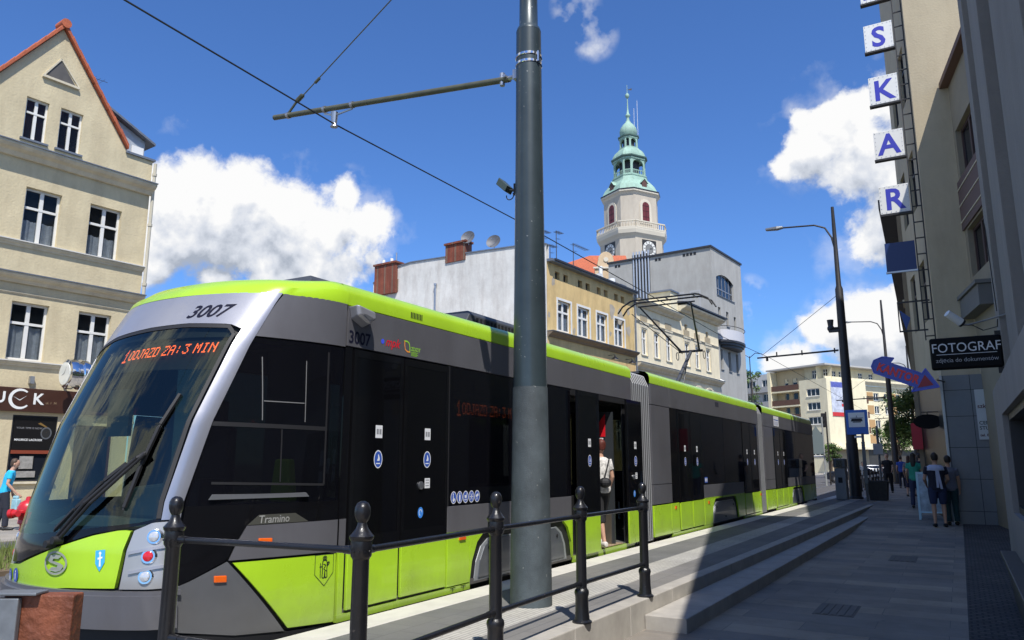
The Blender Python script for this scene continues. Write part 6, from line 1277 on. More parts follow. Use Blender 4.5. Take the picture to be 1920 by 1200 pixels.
# surveillance camera on its arm
cv = thing('surveillance_camera', 'white bullet camera on a thin arm above the black hanging sign', 'camera', (0.185, 11.999, 3.540))
m = MB(); ca = V((0.037, 11.953, 3.669)); cbb = V((0.194, 12.045, 3.540)); m.cyl(ca, cbb, .050, .056, 14); m.build('camera_housing', white, cv, smooth=True); m = MB(); m.cyl(cbb, cbb + (cbb - ca).normalized() * .03, .058, .058, 14); m.build('camera_rim', rubber, cv)
m = MB(); m.tube([(0.148, 12.045, 3.531), (0.277, 12.017, 3.494), (0.462, 11.999, 3.531), (0.738, 11.538, 3.531)], .012, 6); m.build('camera_arm', mat('arm_grey', (.20, .20, .20), .5), cv); m = MB(); m.tube([(0.166, 12.045, 3.503), (0.323, 11.999, 3.484), (0.443, 11.999, 3.401), (0.591, 11.630, 3.383), (0.591, 11.445, 3.448)], .007, 5); m.tube([(0.591, 11.353, 3.540), (0.572, 11.353, 4.647), (0.554, 11.168, 4.694)], .006, 5); m.build('camera_cable', rubber, cv)
# further buildings beyond the cream one
fb = thing('terrace_beyond', 'brown shaded terrace running on beyond the cream building on the right', 'building', (-1.0, 40, 0)); TS = frame_fn(CS(4.2, .12, 0), V((-.03, .9995, 0)), V((-.9995, -.03, 0)))
m = MB(); TH = [(a, a + 1.2, z, z + 1.9) for a in (3, 7, 11, 15, 19, 24, 29) for z in (4.2, 7.4)]; wall_holes(m, TS, 0, 60, 0, 10.2, TH, .25); m.poly([TS(0, 0, 0), TS(0, -8, 0), TS(0, -8, 10.2), TS(0, 0, 10.2)]); m.poly([TS(0, 0, 10.2), TS(60, 0, 10.2), TS(60, -8, 10.2), TS(0, -8, 10.2)]); m.build('wall', mat('stucco_brown', (.25, .20, .14), .9, var=.1), fb, fix=False)
for h in TH: window(fb, TS, *h, .2, .1, 1, .65, glass=dglass, sill=True, smat=trim_l)
m = MB(); m.fbox(TS, 0, 60, 0, .5, 10.0, 10.3); m.build('cornice', darktrim, fb)
rb = MB().box((-1.22, 26.9, 2.05), (-.93, 26.95, 2.85)).build('shop_banner', [mat('banner_red', (.45, .015, .03), .5, var=.1)]); tag(rb, 'red and pink upright shop banner far down the pavement on the right', 'banner')

# ================================================================== STREET FURNITURE
# ---- the big catenary mast in front
cm = thing('catenary_mast', 'thick green grey catenary mast rising through the picture with a bracket arm to the left', 'mast', (-3.72, 6.77, .28))
def mz(z): return V((-3.72, 6.77, z))
m = MB(); m.lathe((-3.72, 6.77, 0), [(.205, .27), (.203, .5), (.178, 2.38)], 40); m.build('mast_foot', mastlow, cm, smooth=True)
m = MB(); m.lathe((-3.72, 6.77, 0), [(.172, 2.381), (.166, 3.2), (.147, 5.0), (.138, 6.35)], 40); sh_ = m.build('mast_tube', mastgreen, cm, smooth=True)
m = MB(); m.lathe((-3.72, 6.77, 0), [(.139, 6.351), (.128, 6.39), (.104, 6.42), (.100, 6.8), (.085, 9.6)], 32); m.build('mast_top', mastgreen, cm, smooth=True)
m = MB()
for z in (5.93, 6.02): m.lathe((-3.72, 6.77, 0), [(.143, z), (.149, z + .005), (.149, z + .03), (.143, z + .035)], 32)
m.cyl((-3.575, 6.72, 5.94), (-3.575, 6.72, 6.06), .018, .018, 8); m.build('mast_band', chrome, cm, smooth=True)
m = MB(); m.cyl((-3.98, 6.77, 5.86), (-7.72, 6.77, 6.30), .036, .036, 14); arm = m.build('bracket_arm', armpaint, cm, smooth=True)
m = MB(); m.box((-3.90, 6.72, 5.82), (-3.85, 6.82, 5.93)); m.cyl((-3.90, 6.77, 5.87), (-4.06, 6.77, 5.87), .022, .03, 10); m.cyl((-4.0, 6.70, 5.88), (-4.0, 6.84, 5.88), .02, .02, 8); m.cyl((-4.06, 6.77, 5.80), (-4.06, 6.77, 5.95), .03, .03, 8); m.build('arm_joint', steel, arm)
m = MB()
for x in (-6.78, -6.30, -7.45): 
    z = 5.86 + (-3.98 - x) * .1176; m.cyl((x - .02, 6.77, z), (x + .02, 6.77, z), .046, .046, 12)
m.tube([(-6.78, 6.77, 6.13), (-6.60, 6.77, 6.06), (-6.30, 6.77, 6.08)], .012, 6); m.cyl((-6.6, 6.77, 5.95), (-6.6, 6.77, 6.10), .035, .05, 10); m.cyl((-6.6, 6.77, 5.90), (-6.6, 6.77, 5.95), .05, .03, 10); m.build('wire_clamp', steel, arm)
m = MB(); m.tube([(-7.45, 6.77, 6.30), (-7.30, 6.77, 6.44), (-7.18, 6.77, 6.50)], .018, 6); m.cyl((-7.30, 6.77, 6.44), (-7.20, 6.77, 6.50), .032, .032, 8); m.cyl((-6.98, 6.77, 6.62), (-6.90, 6.77, 6.67), .02, .02, 8); m.cyl((-7.2, 6.77, 6.49), (-3.82, 6.77, 8.62), .008, .008, 5); m.build('stay_wire', armpaint, arm)
tc_ = thing('mast_camera', 'small dark camera with a looped cable on the left of the big mast', 'camera', (-3.95, 6.77, 4.5))
m = MB(); m.hexa([(-4.10, 6.70, 4.62), (-4.06, 6.70, 4.69), (-4.06, 6.84, 4.69), (-4.10, 6.84, 4.62), (-3.99, 6.70, 4.515), (-3.95, 6.70, 4.575), (-3.95, 6.84, 4.575), (-3.99, 6.84, 4.515)]); m.build('camera_housing', mat('camera_green', (.05, .07, .06), .35), tc_, bevel=.006)
m = MB(); m.cyl((-3.97, 6.77, 4.545), (-3.895, 6.77, 4.53), .014, .014, 8); m.box((-3.90, 6.74, 4.47), (-3.87, 6.80, 4.60)); m.tube([(-3.96 - .0 + .045 * math.cos(t), 6.77, 4.48 + .045 * math.sin(t)) for t in [k * .5 - 3.4 for k in range(9)]], .006, 5); m.build('camera_bracket', rubber, tc_)
# ---- wires
def wire(pts, r, label, group=None):
    m = MB(); m.tube([V(p) for p in pts], r, 5); return tag(m.build('overhead_wire', rubber, None), label, 'wire', group)
wire([(-6.35, -30, 6.0), (-6.38, 3.72, 5.90), (-6.58, 6.77, 5.93), (-6.4, 11.1, 5.86), (-6.38, 18.3, 5.80), (-6.4, 25, 5.74), (-6.5, 32.7, 5.98), (-6.4, 60, 5.9), (-6.4, 110, 6.0)], .010, 'contact wire running above the near track, top left to the street end')
wire([(-9.6, -30, 6.0), (-9.6, 60, 5.8), (-9.6, 110, 6.0)], .007, 'second contact wire over the far track, low behind the pantograph') if 0 else None
# ---- railing along the platform
rl = thing('railing', 'black iron railing of ball topped posts joined by two rails in front of the tram', 'railing', (-2.92, 5.5, .28))
posts = [(-4.20, 3.11), (-2.80, 3.22), (-2.90, 4.76), (-2.93, 6.24), (-2.92, 7.75)]
def post_mesh():
    m = MB(); m.lathe((0, 0, 0), [(.085, 0), (.085, .012), (.066, .025), (.058, .10), (.056, .20), (.060, .215), (.064, .235), (.060, .255), (.046, .27), (.044, .80), (.048, .81), (.056, .82), (.058, .87), (.056, .895), (.064, .905), (.066, .918), (.050, .935), (.034, .955), (.026, .975), (.024, .985), (.034, 1.0), (.041, 1.02), (.0435, 1.04), (.041, 1.062), (.030, 1.082), (.012, 1.092)], 24)
    for i in range(12): a = math.pi * i / 6; m.cyl((.056 * math.cos(a), .056 * math.sin(a), .845), (.062 * math.cos(a), .062 * math.sin(a), .845), .006, .004, 6)
    return m
for i, (x, y) in enumerate(posts):
    p = post_mesh(); p.v = [(v[0] + x, v[1] + y, v[2] * 1.045 + .28) for v in p.v]; p.build('post', blackm, rl, smooth=True)
for i in range(4):
    a, b = posts[i], posts[i + 1]
    for z in (1.165, .60):
        m = MB(); A = V((a[0], a[1], z)); B = V((b[0], b[1], z)); d = (B - A).normalized(); m.cyl(A + d * .04, B - d * .04, .019, .019, 12); m.cyl(A + d * .04, A + d * .11, .026, .022, 12); m.cyl(B - d * .11, B - d * .04, .022, .026, 12); m.build('rail', blackm, rl, smooth=True)
# ---- worn wooden board with a steel post at the lower left
wbx = thing('wooden_barrier', 'worn red brown wooden board on a grey steel post at the lower left corner', 'barrier', (-3.8, 1.9, .28))
rust = mat('worn_wood', (.20, .062, .028), .6, var=.4, vscale=5, bump=.6, bscale=30, stain=.45)
px_ = V((.8645, .5025, 0)); py_ = V((-.5025, .8645, 0)); BX = lambda a, b, z: V((-3.555, 2.135, 0)) + px_ * a + py_ * b + V((0, 0, z))
def obx(m, a0, a1, b0, b1, z0, z1): m.hexa([BX(a0, b0, z0), BX(a1, b0, z0), BX(a1, b1, z0), BX(a0, b1, z0), BX(a0, b0, z1), BX(a1, b0, z1), BX(a1, b1, z1), BX(a0, b1, z1)])
for z0, z1 in ((.74, 1.03), (.36, .65)): m = MB(); obx(m, -.32, .0, .0, .09, z0, z1); m.build('board', rust, wbx, bevel=.008)
gst = mat('galvanised', (.20, .215, .23), .5, .4, var=.2, vscale=7)
m = MB(); obx(m, -.36, -.23, -.035, -.002, .28, 1.02); m.build('steel_post', gst, wbx, bevel=.006); m = MB(); obx(m, -.36, -.15, -.04, .06, 1.032, 1.045); m.build('top_plate', gst, wbx, bevel=.004)
# ---- masts along the pavement
def lamp_mast(x, y, top, label, cam_=False, lamp=True, parm=True):
    t = thing('lamp_mast', label, 'mast', (x, y, .28), 'dark masts along the pavement'); B = V((x, y, 0))
    m = MB(); m.lathe(B, [(.27, .28), (.27, .34), (.22, .38), (.215, 2.4), (.20, 2.42), (.165, 6.5), (.15, 8.6), (.10, 8.75), (.075, top - .8), (.06, top)], 20); m.build('mast_tube', mastdark, t, smooth=True)
    if lamp:
        m = MB(); z = 11.1; m.tube([B + V((0, 0, z - 1.0)), B + V((-.12, 0, z - .3)), B + V((-.35, 0, z + .15)), B + V((-.75, 0, z + .33)), B + V((-2.0, 0, z + .42))], .035, 8); a = m.build('lamp_arm', mastdark, t, smooth=True)
        m = MB(); h = B + V((-2.0, 0, z + .43)); m.rings([[h + V((dx, dy, dz)) for dx, dy, dz in ((0, -.06, -.04), (0, .06, -.04), (0, .06, .05), (0, -.06, .05))], [h + V((dx, dy, dz)) for dx, dy, dz in ((-.25, -.15, -.06), (-.25, .15, -.06), (-.25, .12, .07), (-.25, -.12, .07))], [h + V((dx, dy, dz)) for dx, dy, dz in ((-.72, -.12, -.03), (-.72, .12, -.03), (-.72, .08, .06), (-.72, -.08, .06))]]); m.build('lamp_head', mat('lamp_grey', (.16, .17, .18), .4, .3), a, bevel=.02)
    if parm:
        m = MB(); m.cyl(B + V((-.2, 0, 6.1)), B + V((-3.4, 0, 6.0)), .04, .035, 10)
        for q in (-.35, -1.6, -2.6): m.cyl(B + V((q, 0, 6.0)), B + V((q, 0, 6.2)), .03, .03, 6)
        m.cyl(B + V((-3.0, 0, 5.85)), B + V((-3.0, 0, 6.03)), .05, .05, 8); br = m.build('bracket_arm', mastdark, t)
        m = MB(); m.cyl(B + V((-3.2, 0, 6.1)), B + V((-.1, 0, 8.35)), .010, .010, 5); m.build('stay_wire', rubber, br)
    if cam_:
        m = MB(); m.cyl(B + V((-.5, -.02, 7.0)), B + V((-.15, -.02, 7.0)), .05, .05, 8); m.ball(B + V((-.42, -.05, 7.0)), .14, 12); m.box(tuple(B + V((-.50, -.15, 6.85))), tuple(B + V((-.1, .1, 6.93)))); m.cyl(B + V((-.42, -.05, 7.1)), B + V((-.42, -.05, 7.35)), .10, .13, 10); m.build('dome_camera', darktrim, t)
    return t
lamp_mast(-3.60, 32.7, 12.1, 'nearest dark lamp mast beside the tram stop sign with a camera on it', True)
lamp_mast(-3.75, 58.0, 12.9, 'second dark lamp mast, behind the blue arrow sign')
lamp_mast(-3.55, 84.0, 13.1, 'third dark lamp mast with a thin curved arm in front of the tree')
lamp_mast(-2.75, 108.0, 12.6, 'farthest dark mast against the tree beside the shop banner', lamp=False, parm=False)
# ---- tram stop sign, machine, planter, bin
ts = thing('tram_stop_sign', 'blue tram stop sign on a grey pole in front of the dark mast', 'sign', (-3.05, 30.6, .28))
m = MB(); m.box((-3.50, 30.58, 2.66), (-2.76, 30.62, 3.56)); pl = m.build('sign_plate', mat('sign_blue', (.02, .13, .50), .35), ts, bevel=.01)
m = MB(); m.box((-3.41, 30.57, 2.93), (-2.86, 30.579, 3.46)); fd = m.build('sign_field', white, pl)
m = MB(); f = lambda x, z: V((-3.13 + x, 30.564, 3.14 + z))
m.poly([f(-.20, 0), f(.20, 0), f(.17, .10), f(-.17, .10)]); m.poly([f(-.22, .115), f(.22, .115), f(.22, .13), f(-.22, .13)]); m.poly([f(-.14, -.04), f(.14, -.04), f(.14, -.01), f(-.14, -.01)]); m.poly([f(-.03, .13), f(.0, .16), f(.03, .13), f(.0, .19)]); disc(f, 0, .20, .012, .012, 8, m); m.build('tram_pictogram', rubber, fd, fix=False)
m = MB(); m.box((-3.26, 30.58, 2.54), (-3.02, 30.61, 2.62)); m.build('name_plate', white, ts)
m = MB(); m.cyl((-2.98, 30.6, .28), (-2.98, 30.6, 2.7), .045, .045, 10); m.box((-3.04, 30.55, .9), (-2.92, 30.57, 2.4)); m.build('sign_pole', mat('pole_grey', (.13, .14, .145), .5, .3), ts)
mc_ = thing('ticket_machine', 'grey ticket machine standing against the nearest dark mast', 'machine', (-3.95, 32.0, .28))
m = MB(); m.box((-4.17, 31.6, .28), (-3.78, 32.2, 1.45)); m.build('cabinet', mat('cabinet_grey', (.26, .27, .28), .5, .2, var=.06), mc_, bevel=.02); m = MB(); m.box((-4.19, 31.55, 1.455), (-3.76, 32.2, 1.80)); m.build('machine_head', mat('cabinet_dark', (.10, .105, .11), .4), mc_, bevel=.03)
m = MB(); m.box((-4.08, 31.535, 1.50), (-3.87, 31.549, 1.74)); m.build('screen', dglass, mc_); m = MB(); m.box((-4.05, 31.588, .9), (-3.9, 31.598, 1.1)); m.build('ticket_slot', rubber, mc_)
pk = thing('stone_planter', 'dark square planter tub on the pavement right of the stop sign', 'planter', (-2.7, 31.8, .28))
m = MB(); m.rings([[(-3.0, 31.5, .28), (-2.42, 31.5, .28), (-2.42, 32.1, .28), (-3.0, 32.1, .28)], [(-3.06, 31.44, .98), (-2.36, 31.44, .98), (-2.36, 32.16, .98), (-3.06, 32.16, .98)]]); m.build('tub', mat('tub_dark', (.05, .047, .042), .85, var=.3, vscale=9, bump=.6), pk, bevel=.02)
m = MB(); m.box((-3.0, 31.5, .985), (-2.42, 32.1, 1.0)); m.build('soil', mat('soil', (.05, .035, .025), .95, var=.3), pk)
tt = thing('timetable_post', 'grey post with a small white timetable plate behind the planter tub', 'post', (-2.95, 36.2, .28))
m = MB(); m.cyl((-2.95, 36.2, .28), (-2.95, 36.2, 3.2), .05, .05, 8); m.build('post', mat('pole_grey', (.13, .14, .145), .5, .3), tt); m = MB(); m.box((-3.15, 36.12, 2.0), (-2.78, 36.15, 2.45)); m.build('plate', mat('plate_pale', (.38, .39, .38), .5), tt)
dl = thing('round_hanging_sign', 'dark oval hanging shop sign under the arrow, beyond the cream corner', 'sign', (-.7, 24, 2.6))
m = MB(); m.prism([V((-.66 + .36 * math.cos(2 * math.pi * i / 20), 24, 2.76 + .20 * math.sin(2 * math.pi * i / 20))) for i in range(20)], (0, .1, 0)); m.build('oval_panel', mat('sign_black', (.005, .005, .006), .6, spec=.15), dl); m = MB(); m.cyl((-.8, 24.05, 3.02), (-.3, 24.05, 3.02), .015, .015, 6); m.cyl((-.66, 24.05, 2.95), (-.66, 24.05, 3.02), .015, .015, 6); m.build('sign_bracket', mastdark, dl)
# ---- bollards by the kerb
b0 = None
for k in range(16):
    y = 37.5 + k * 1.9; x = -4.28
    if b0 is None:
        b0 = thing('bollard', 'slim black bollard in the row along the far kerb', 'bollard', (x, y, .28), 'bollards along the far kerb')
        m = MB(); m.lathe((x, y, .28), [(.085, 0), (.085, .03), (.06, .10), (.052, .14), (.050, .82), (.062, .84), (.062, .88), (.035, .92), (.055, .96), (.055, 1.0), (.02, 1.04)], 14); m.build('bollard_post', blackm, b0, smooth=True)
        m = MB(); m.lathe((x, y, .28), [(.053, .60), (.055, .62), (.055, .70), (.053, .72)], 14); m.build('reflective_band', mat('band_grey', (.35, .35, .35), .5), b0)
    else:
        c = copy_tree(b0); c.location = (x, y, .28)
# ---- A-board
af = thing('a_board', 'pale blue framed A-board standing on the pavement behind the man in shorts', 'advertising board', (-.75, 23.9, zp(23.9)))
m = MB(); zb = zp(23.9)
for y0, y1 in ((23.65, 23.9), (24.15, 23.92)):
    for x in (-1.06, -.42): m.hexa([(x - .025, y0, zb), (x + .025, y0, zb), (x + .025, y0 + .03, zb), (x - .025, y0 + .03, zb), (x - .025, y1, zb + 1.25), (x + .025, y1, zb + 1.25), (x + .025, y1 + .03, zb + 1.25), (x - .025, y1 + .03, zb + 1.25)])
m.box((-1.08, 23.885, zb + 1.2), (-.40, 23.93, zb + 1.26)); m.hexa([(-1.04, 23.69, zb + .18), (-.44, 23.69, zb + .18), (-.44, 23.72, zb + .18), (-1.04, 23.72, zb + .18), (-1.04, 23.70, zb + .22), (-.44, 23.70, zb + .22), (-.44, 23.73, zb + .22), (-1.04, 23.73, zb + .22)])
m.build('board_frame', mat('frame_sky', (.40, .62, .70), .5), af)
m = MB(); m.hexa([(-1.03, 23.70, zb + .22), (-.45, 23.70, zb + .22), (-.45, 23.71, zb + .22), (-1.03, 23.71, zb + .22), (-1.03, 23.885, zb + 1.2), (-.45, 23.885, zb + 1.2), (-.45, 23.895, zb + 1.2), (-1.03, 23.895, zb + 1.2)]); m.build('board_poster', mat('poster_soft', (.30, .38, .44), .6, var=.45, vscale=4), af)
# ---- hydrant
hy = thing('fire_hydrant', 'red fire hydrant on the verge left of the tram nose', 'hydrant', (-13.55, 7.2, .0)); hr = mat('hydrant_red', (.50, .015, .02), .35, coat=.4, var=.1)
m = MB(); m.lathe((-13.55, 7.2, .0), [(.15, 0), (.15, .05), (.095, .07), (.095, .62), (.13, .64), (.13, .68), (.12, .70), (.15, .82), (.16, .90), (.12, .98), (.05, 1.02), (.04, 1.07), (.01, 1.08)], 18); m.build('barrel', hr, hy, smooth=True)
for sx in (-1, 1): m = MB(); m.cyl((-13.55, 7.2, .83), (-13.55 + sx * .22, 7.2 + sx * .13, .79), .065, .065, 12); m.cyl((-13.55 + sx * .2, 7.2 + sx * .12, .80), (-13.55 + sx * .25, 7.2 + sx * .15, .79), .08, .08, 12); m.build('outlet_cap', hr, hy, smooth=True)
m = MB(); m.cyl((-13.55, 7.2, .83), (-13.45, 7.0, .81), .05, .05, 10); m.build('outlet_cap', hr, hy)
# ---- traffic signs and lights beyond the tram
bs = thing('back_of_traffic_sign', 'grey back of a diamond traffic sign on a post just past the tram rear', 'sign', (-8.7, 60, 0))
m = MB(); m.cyl((-8.5, 60, 0), (-8.5, 60, 5.0), .06, .06, 8); m.build('sign_post', mat('pole_pale', (.36, .38, .38), .5, .3), bs)
gsb = mat('sign_back', (.20, .24, .23), .5, .4); m = MB(); m.prism([(-9.45, 59.9, 3.6), (-8.95, 59.9, 4.35), (-8.5, 59.9, 3.6), (-8.5, 59.9, 2.3), (-9.45, 59.9, 2.3)], (0, .03, 0)); m.build('sign_back_plate', gsb, bs); m = MB(); m.cyl((-8.5, 60, 2.1), (-9.2, 60, 2.1), .05, .05, 6); m.build('bracket', steel, bs)
tl_ = thing('traffic_light', 'dark traffic light on a post behind the diamond sign', 'traffic light', (-8.8, 64, 0)); m = MB(); m.cyl((-8.75, 64, 0), (-8.75, 64, 5.6), .06, .06, 8); m.build('light_post', mastdark, tl_); m = MB(); m.box((-9.1, 63.9, 4.4), (-8.8, 64.1, 5.5)); hd = m.build('signal_head', rubber, tl_, bevel=.02)
m = MB()
for k in range(3): m.cyl((-8.95, 63.9, 4.6 + k * .35), (-8.95, 63.78, 4.6 + k * .35), .12, .12, 10)
m.build('signal_hood', rubber, hd)

# ---- cars
def car(x, y, ang, col, label, sc_=1.0):
    t = thing('car', label, 'car', (x, y, 0)); ca, sa = math.cos(ang), math.sin(ang)
    P = lambda a, b, z: V((x + (a * ca - b * sa) * sc_, y + (a * sa + b * ca) * sc_, z * sc_))
    prof = [(-2.05, .35), (-2.1, .62), (-1.95, .88), (-1.2, .98), (-.55, 1.38), (.1, 1.46), (.95, 1.42), (1.65, 1.02), (2.0, .92), (2.08, .6), (2.0, .35), (1.75, .25), (-1.8, .25)]
    def W_(z): return .86 if z < 1.0 else .86 - (z - .95) * .42
    m = MB(); m.rings([[P(a, -W_(z), z) for a, z in prof], [P(a, W_(z), z) for a, z in prof]]); m.build('body', mat('car_' + col[0], col[1], .25, .3, coat=.8), t, bevel=.04)
    m = MB()
    for s in (-1, 1): m.poly([P(-1.0, s * (W_(1.0) + .006), 1.0), P(-.5, s * (W_(1.33) + .006), 1.33), P(.9, s * (W_(1.36) + .006), 1.36), P(1.4, s * (W_(1.02) + .006), 1.02)])
    m.poly([P(-1.17, -.72, 1.02), P(-1.17, .72, 1.02), P(-.6, .64, 1.37), P(-.6, -.64, 1.37)]); m.poly([P(1.62, -.72, 1.06), P(1.62, .72, 1.06), P(1.0, .64, 1.41), P(1.0, -.64, 1.41)])
    m.v = [tuple(V(v) + V((0, 0, .008))) for v in m.v]; m.build('window', dglass, t, fix=False)
    for a in (-1.3, 1.3):
        for s in (-1, 1):
            m = MB(); m.cyl(P(a, s * .70, .32), P(a, s * .88, .32), .32 * sc_, .32 * sc_, 18); w = m.build('wheel', rubber, t); m = MB(); m.cyl(P(a, s * .88, .32), P(a, s * .89, .32), .2 * sc_, .2 * sc_, 12); m.build('rim', steel, w)
    for s in (-1, 1): m = MB(); m.ball(P(-2.0, s * .62, .72), .12, 10); m.build('headlight', mat('lamp_glass', (.55, .57, .6), .08, .3, coat=1), t); m = MB(); m.box(tuple(P(2.0, s * .65, .75) - V((.06, .1, .08))), tuple(P(2.0, s * .65, .75) + V((.06, .1, .08)))); m.build('tail_light', redlens, t)
car(-8.2, 72, .25, ('navy', (.02, .025, .04)), 'dark car half hidden behind the ticket machine')
car(-6.2, 92, .1, ('silver', (.40, .42, .44)), 'silver car seen between the stop sign and the walking man')
car(-9.3, 100, .2, ('white', (.65, .65, .65)), 'white car parked under the yellow apartment block')
# ---- trees
leafA = mat('leaf_green', (.055, .105, .018), .6, var=.45, vscale=1.3); leafB = mat('leaf_light', (.10, .17, .03), .6, var=.4, vscale=1.3); bark = mat('bark', (.07, .05, .035), .95, var=.3, vscale=6)
def tree(x, y, h, r, label, seed, n=5200, ls=.16, trunk=.18, group=None, zc=.62):
    random.seed(seed); t = thing('tree', label, 'tree', (x, y, 0), group)
    m = MB(); m.tube([(x, y, 0), (x + .1, y, h * .25), (x - .05, y + .1, h * .45), (x + .1, y, h * .8)], trunk * .5, 8); m.cyl((x, y, 0), (x + .1, y, h * .4), trunk, trunk * .6, 10); cl = []
    for k in range(26):
        a = random.uniform(0, 6.28); e = random.uniform(-.5, 1); rr = r * random.uniform(.25, .95); c = V((x + rr * math.cos(a) * math.cos(e), y + rr * math.sin(a) * math.cos(e), h * zc + h * (1 - zc) * .95 * math.sin(e) * random.uniform(.7, 1.0))); cl.append((c, r * random.uniform(.20, .42)))
        m.cyl((x, y, h * random.uniform(.25, .6)), c, trunk * .28, trunk * .08, 6)
    m.build('trunk', bark, t)
    lf = MB(); per = n // len(cl)
    for c, cr in cl:
        lf.m = random.choice((0, 0, 1))
        for k in range(per):
            d = V((random.gauss(0, 1), random.gauss(0, 1), random.gauss(0, .8))); d.normalize(); p = c + d * cr * random.random() ** .45; s = ls * random.uniform(.6, 1.3)
            u = V((random.gauss(0, 1), random.gauss(0, 1), random.gauss(0, .6))).normalized(); w = u.cross(d if abs(u.dot(d)) < .95 else V((0, 0, 1))).normalized()
            lf.poly([p - u * s * .5, p + w * s * .28, p + u * s * .5, p - w * s * .28])
    lf.build('crown', [leafA, leafB], t, fix=False)
tree(-2.9, 74, 8.2, 3.3, 'bushy green street tree behind the dark masts on the right', 5, 9000, .24, group=None)
tree(-6.0, 100, 7.0, 2.8, 'small green tree beyond the bushy one, left of the third mast', 8, 4000, .26)
tree(-25.0, 112, 17.0, 2.6, 'airy tall young tree beside the grey building edge', 9, 2600, .30, .12, zc=.55)
tree(-13.0, 96, 4.2, 1.3, 'low round tree just past the rear of the tram', 12, 2200, .2)
fs_ = thing('far_lamp_post', 'thin twin armed lamp post in front of the grey flats', 'lamp post', (-24, 105, 0)); m = MB(); m.cyl((-23.5, 105, 0), (-23.5, 105, 16.0), .10, .06, 8); m.build('post', mastdark, fs_); m = MB(); m.tube([(-23.5, 105, 15.8), (-24.3, 105, 16.4), (-25.4, 105, 16.2)], .05, 6); m.tube([(-23.5, 105, 15.8), (-22.7, 105, 16.4), (-21.8, 105, 16.2)], .05, 6); m.build('lamp_arm', mastdark, fs_)

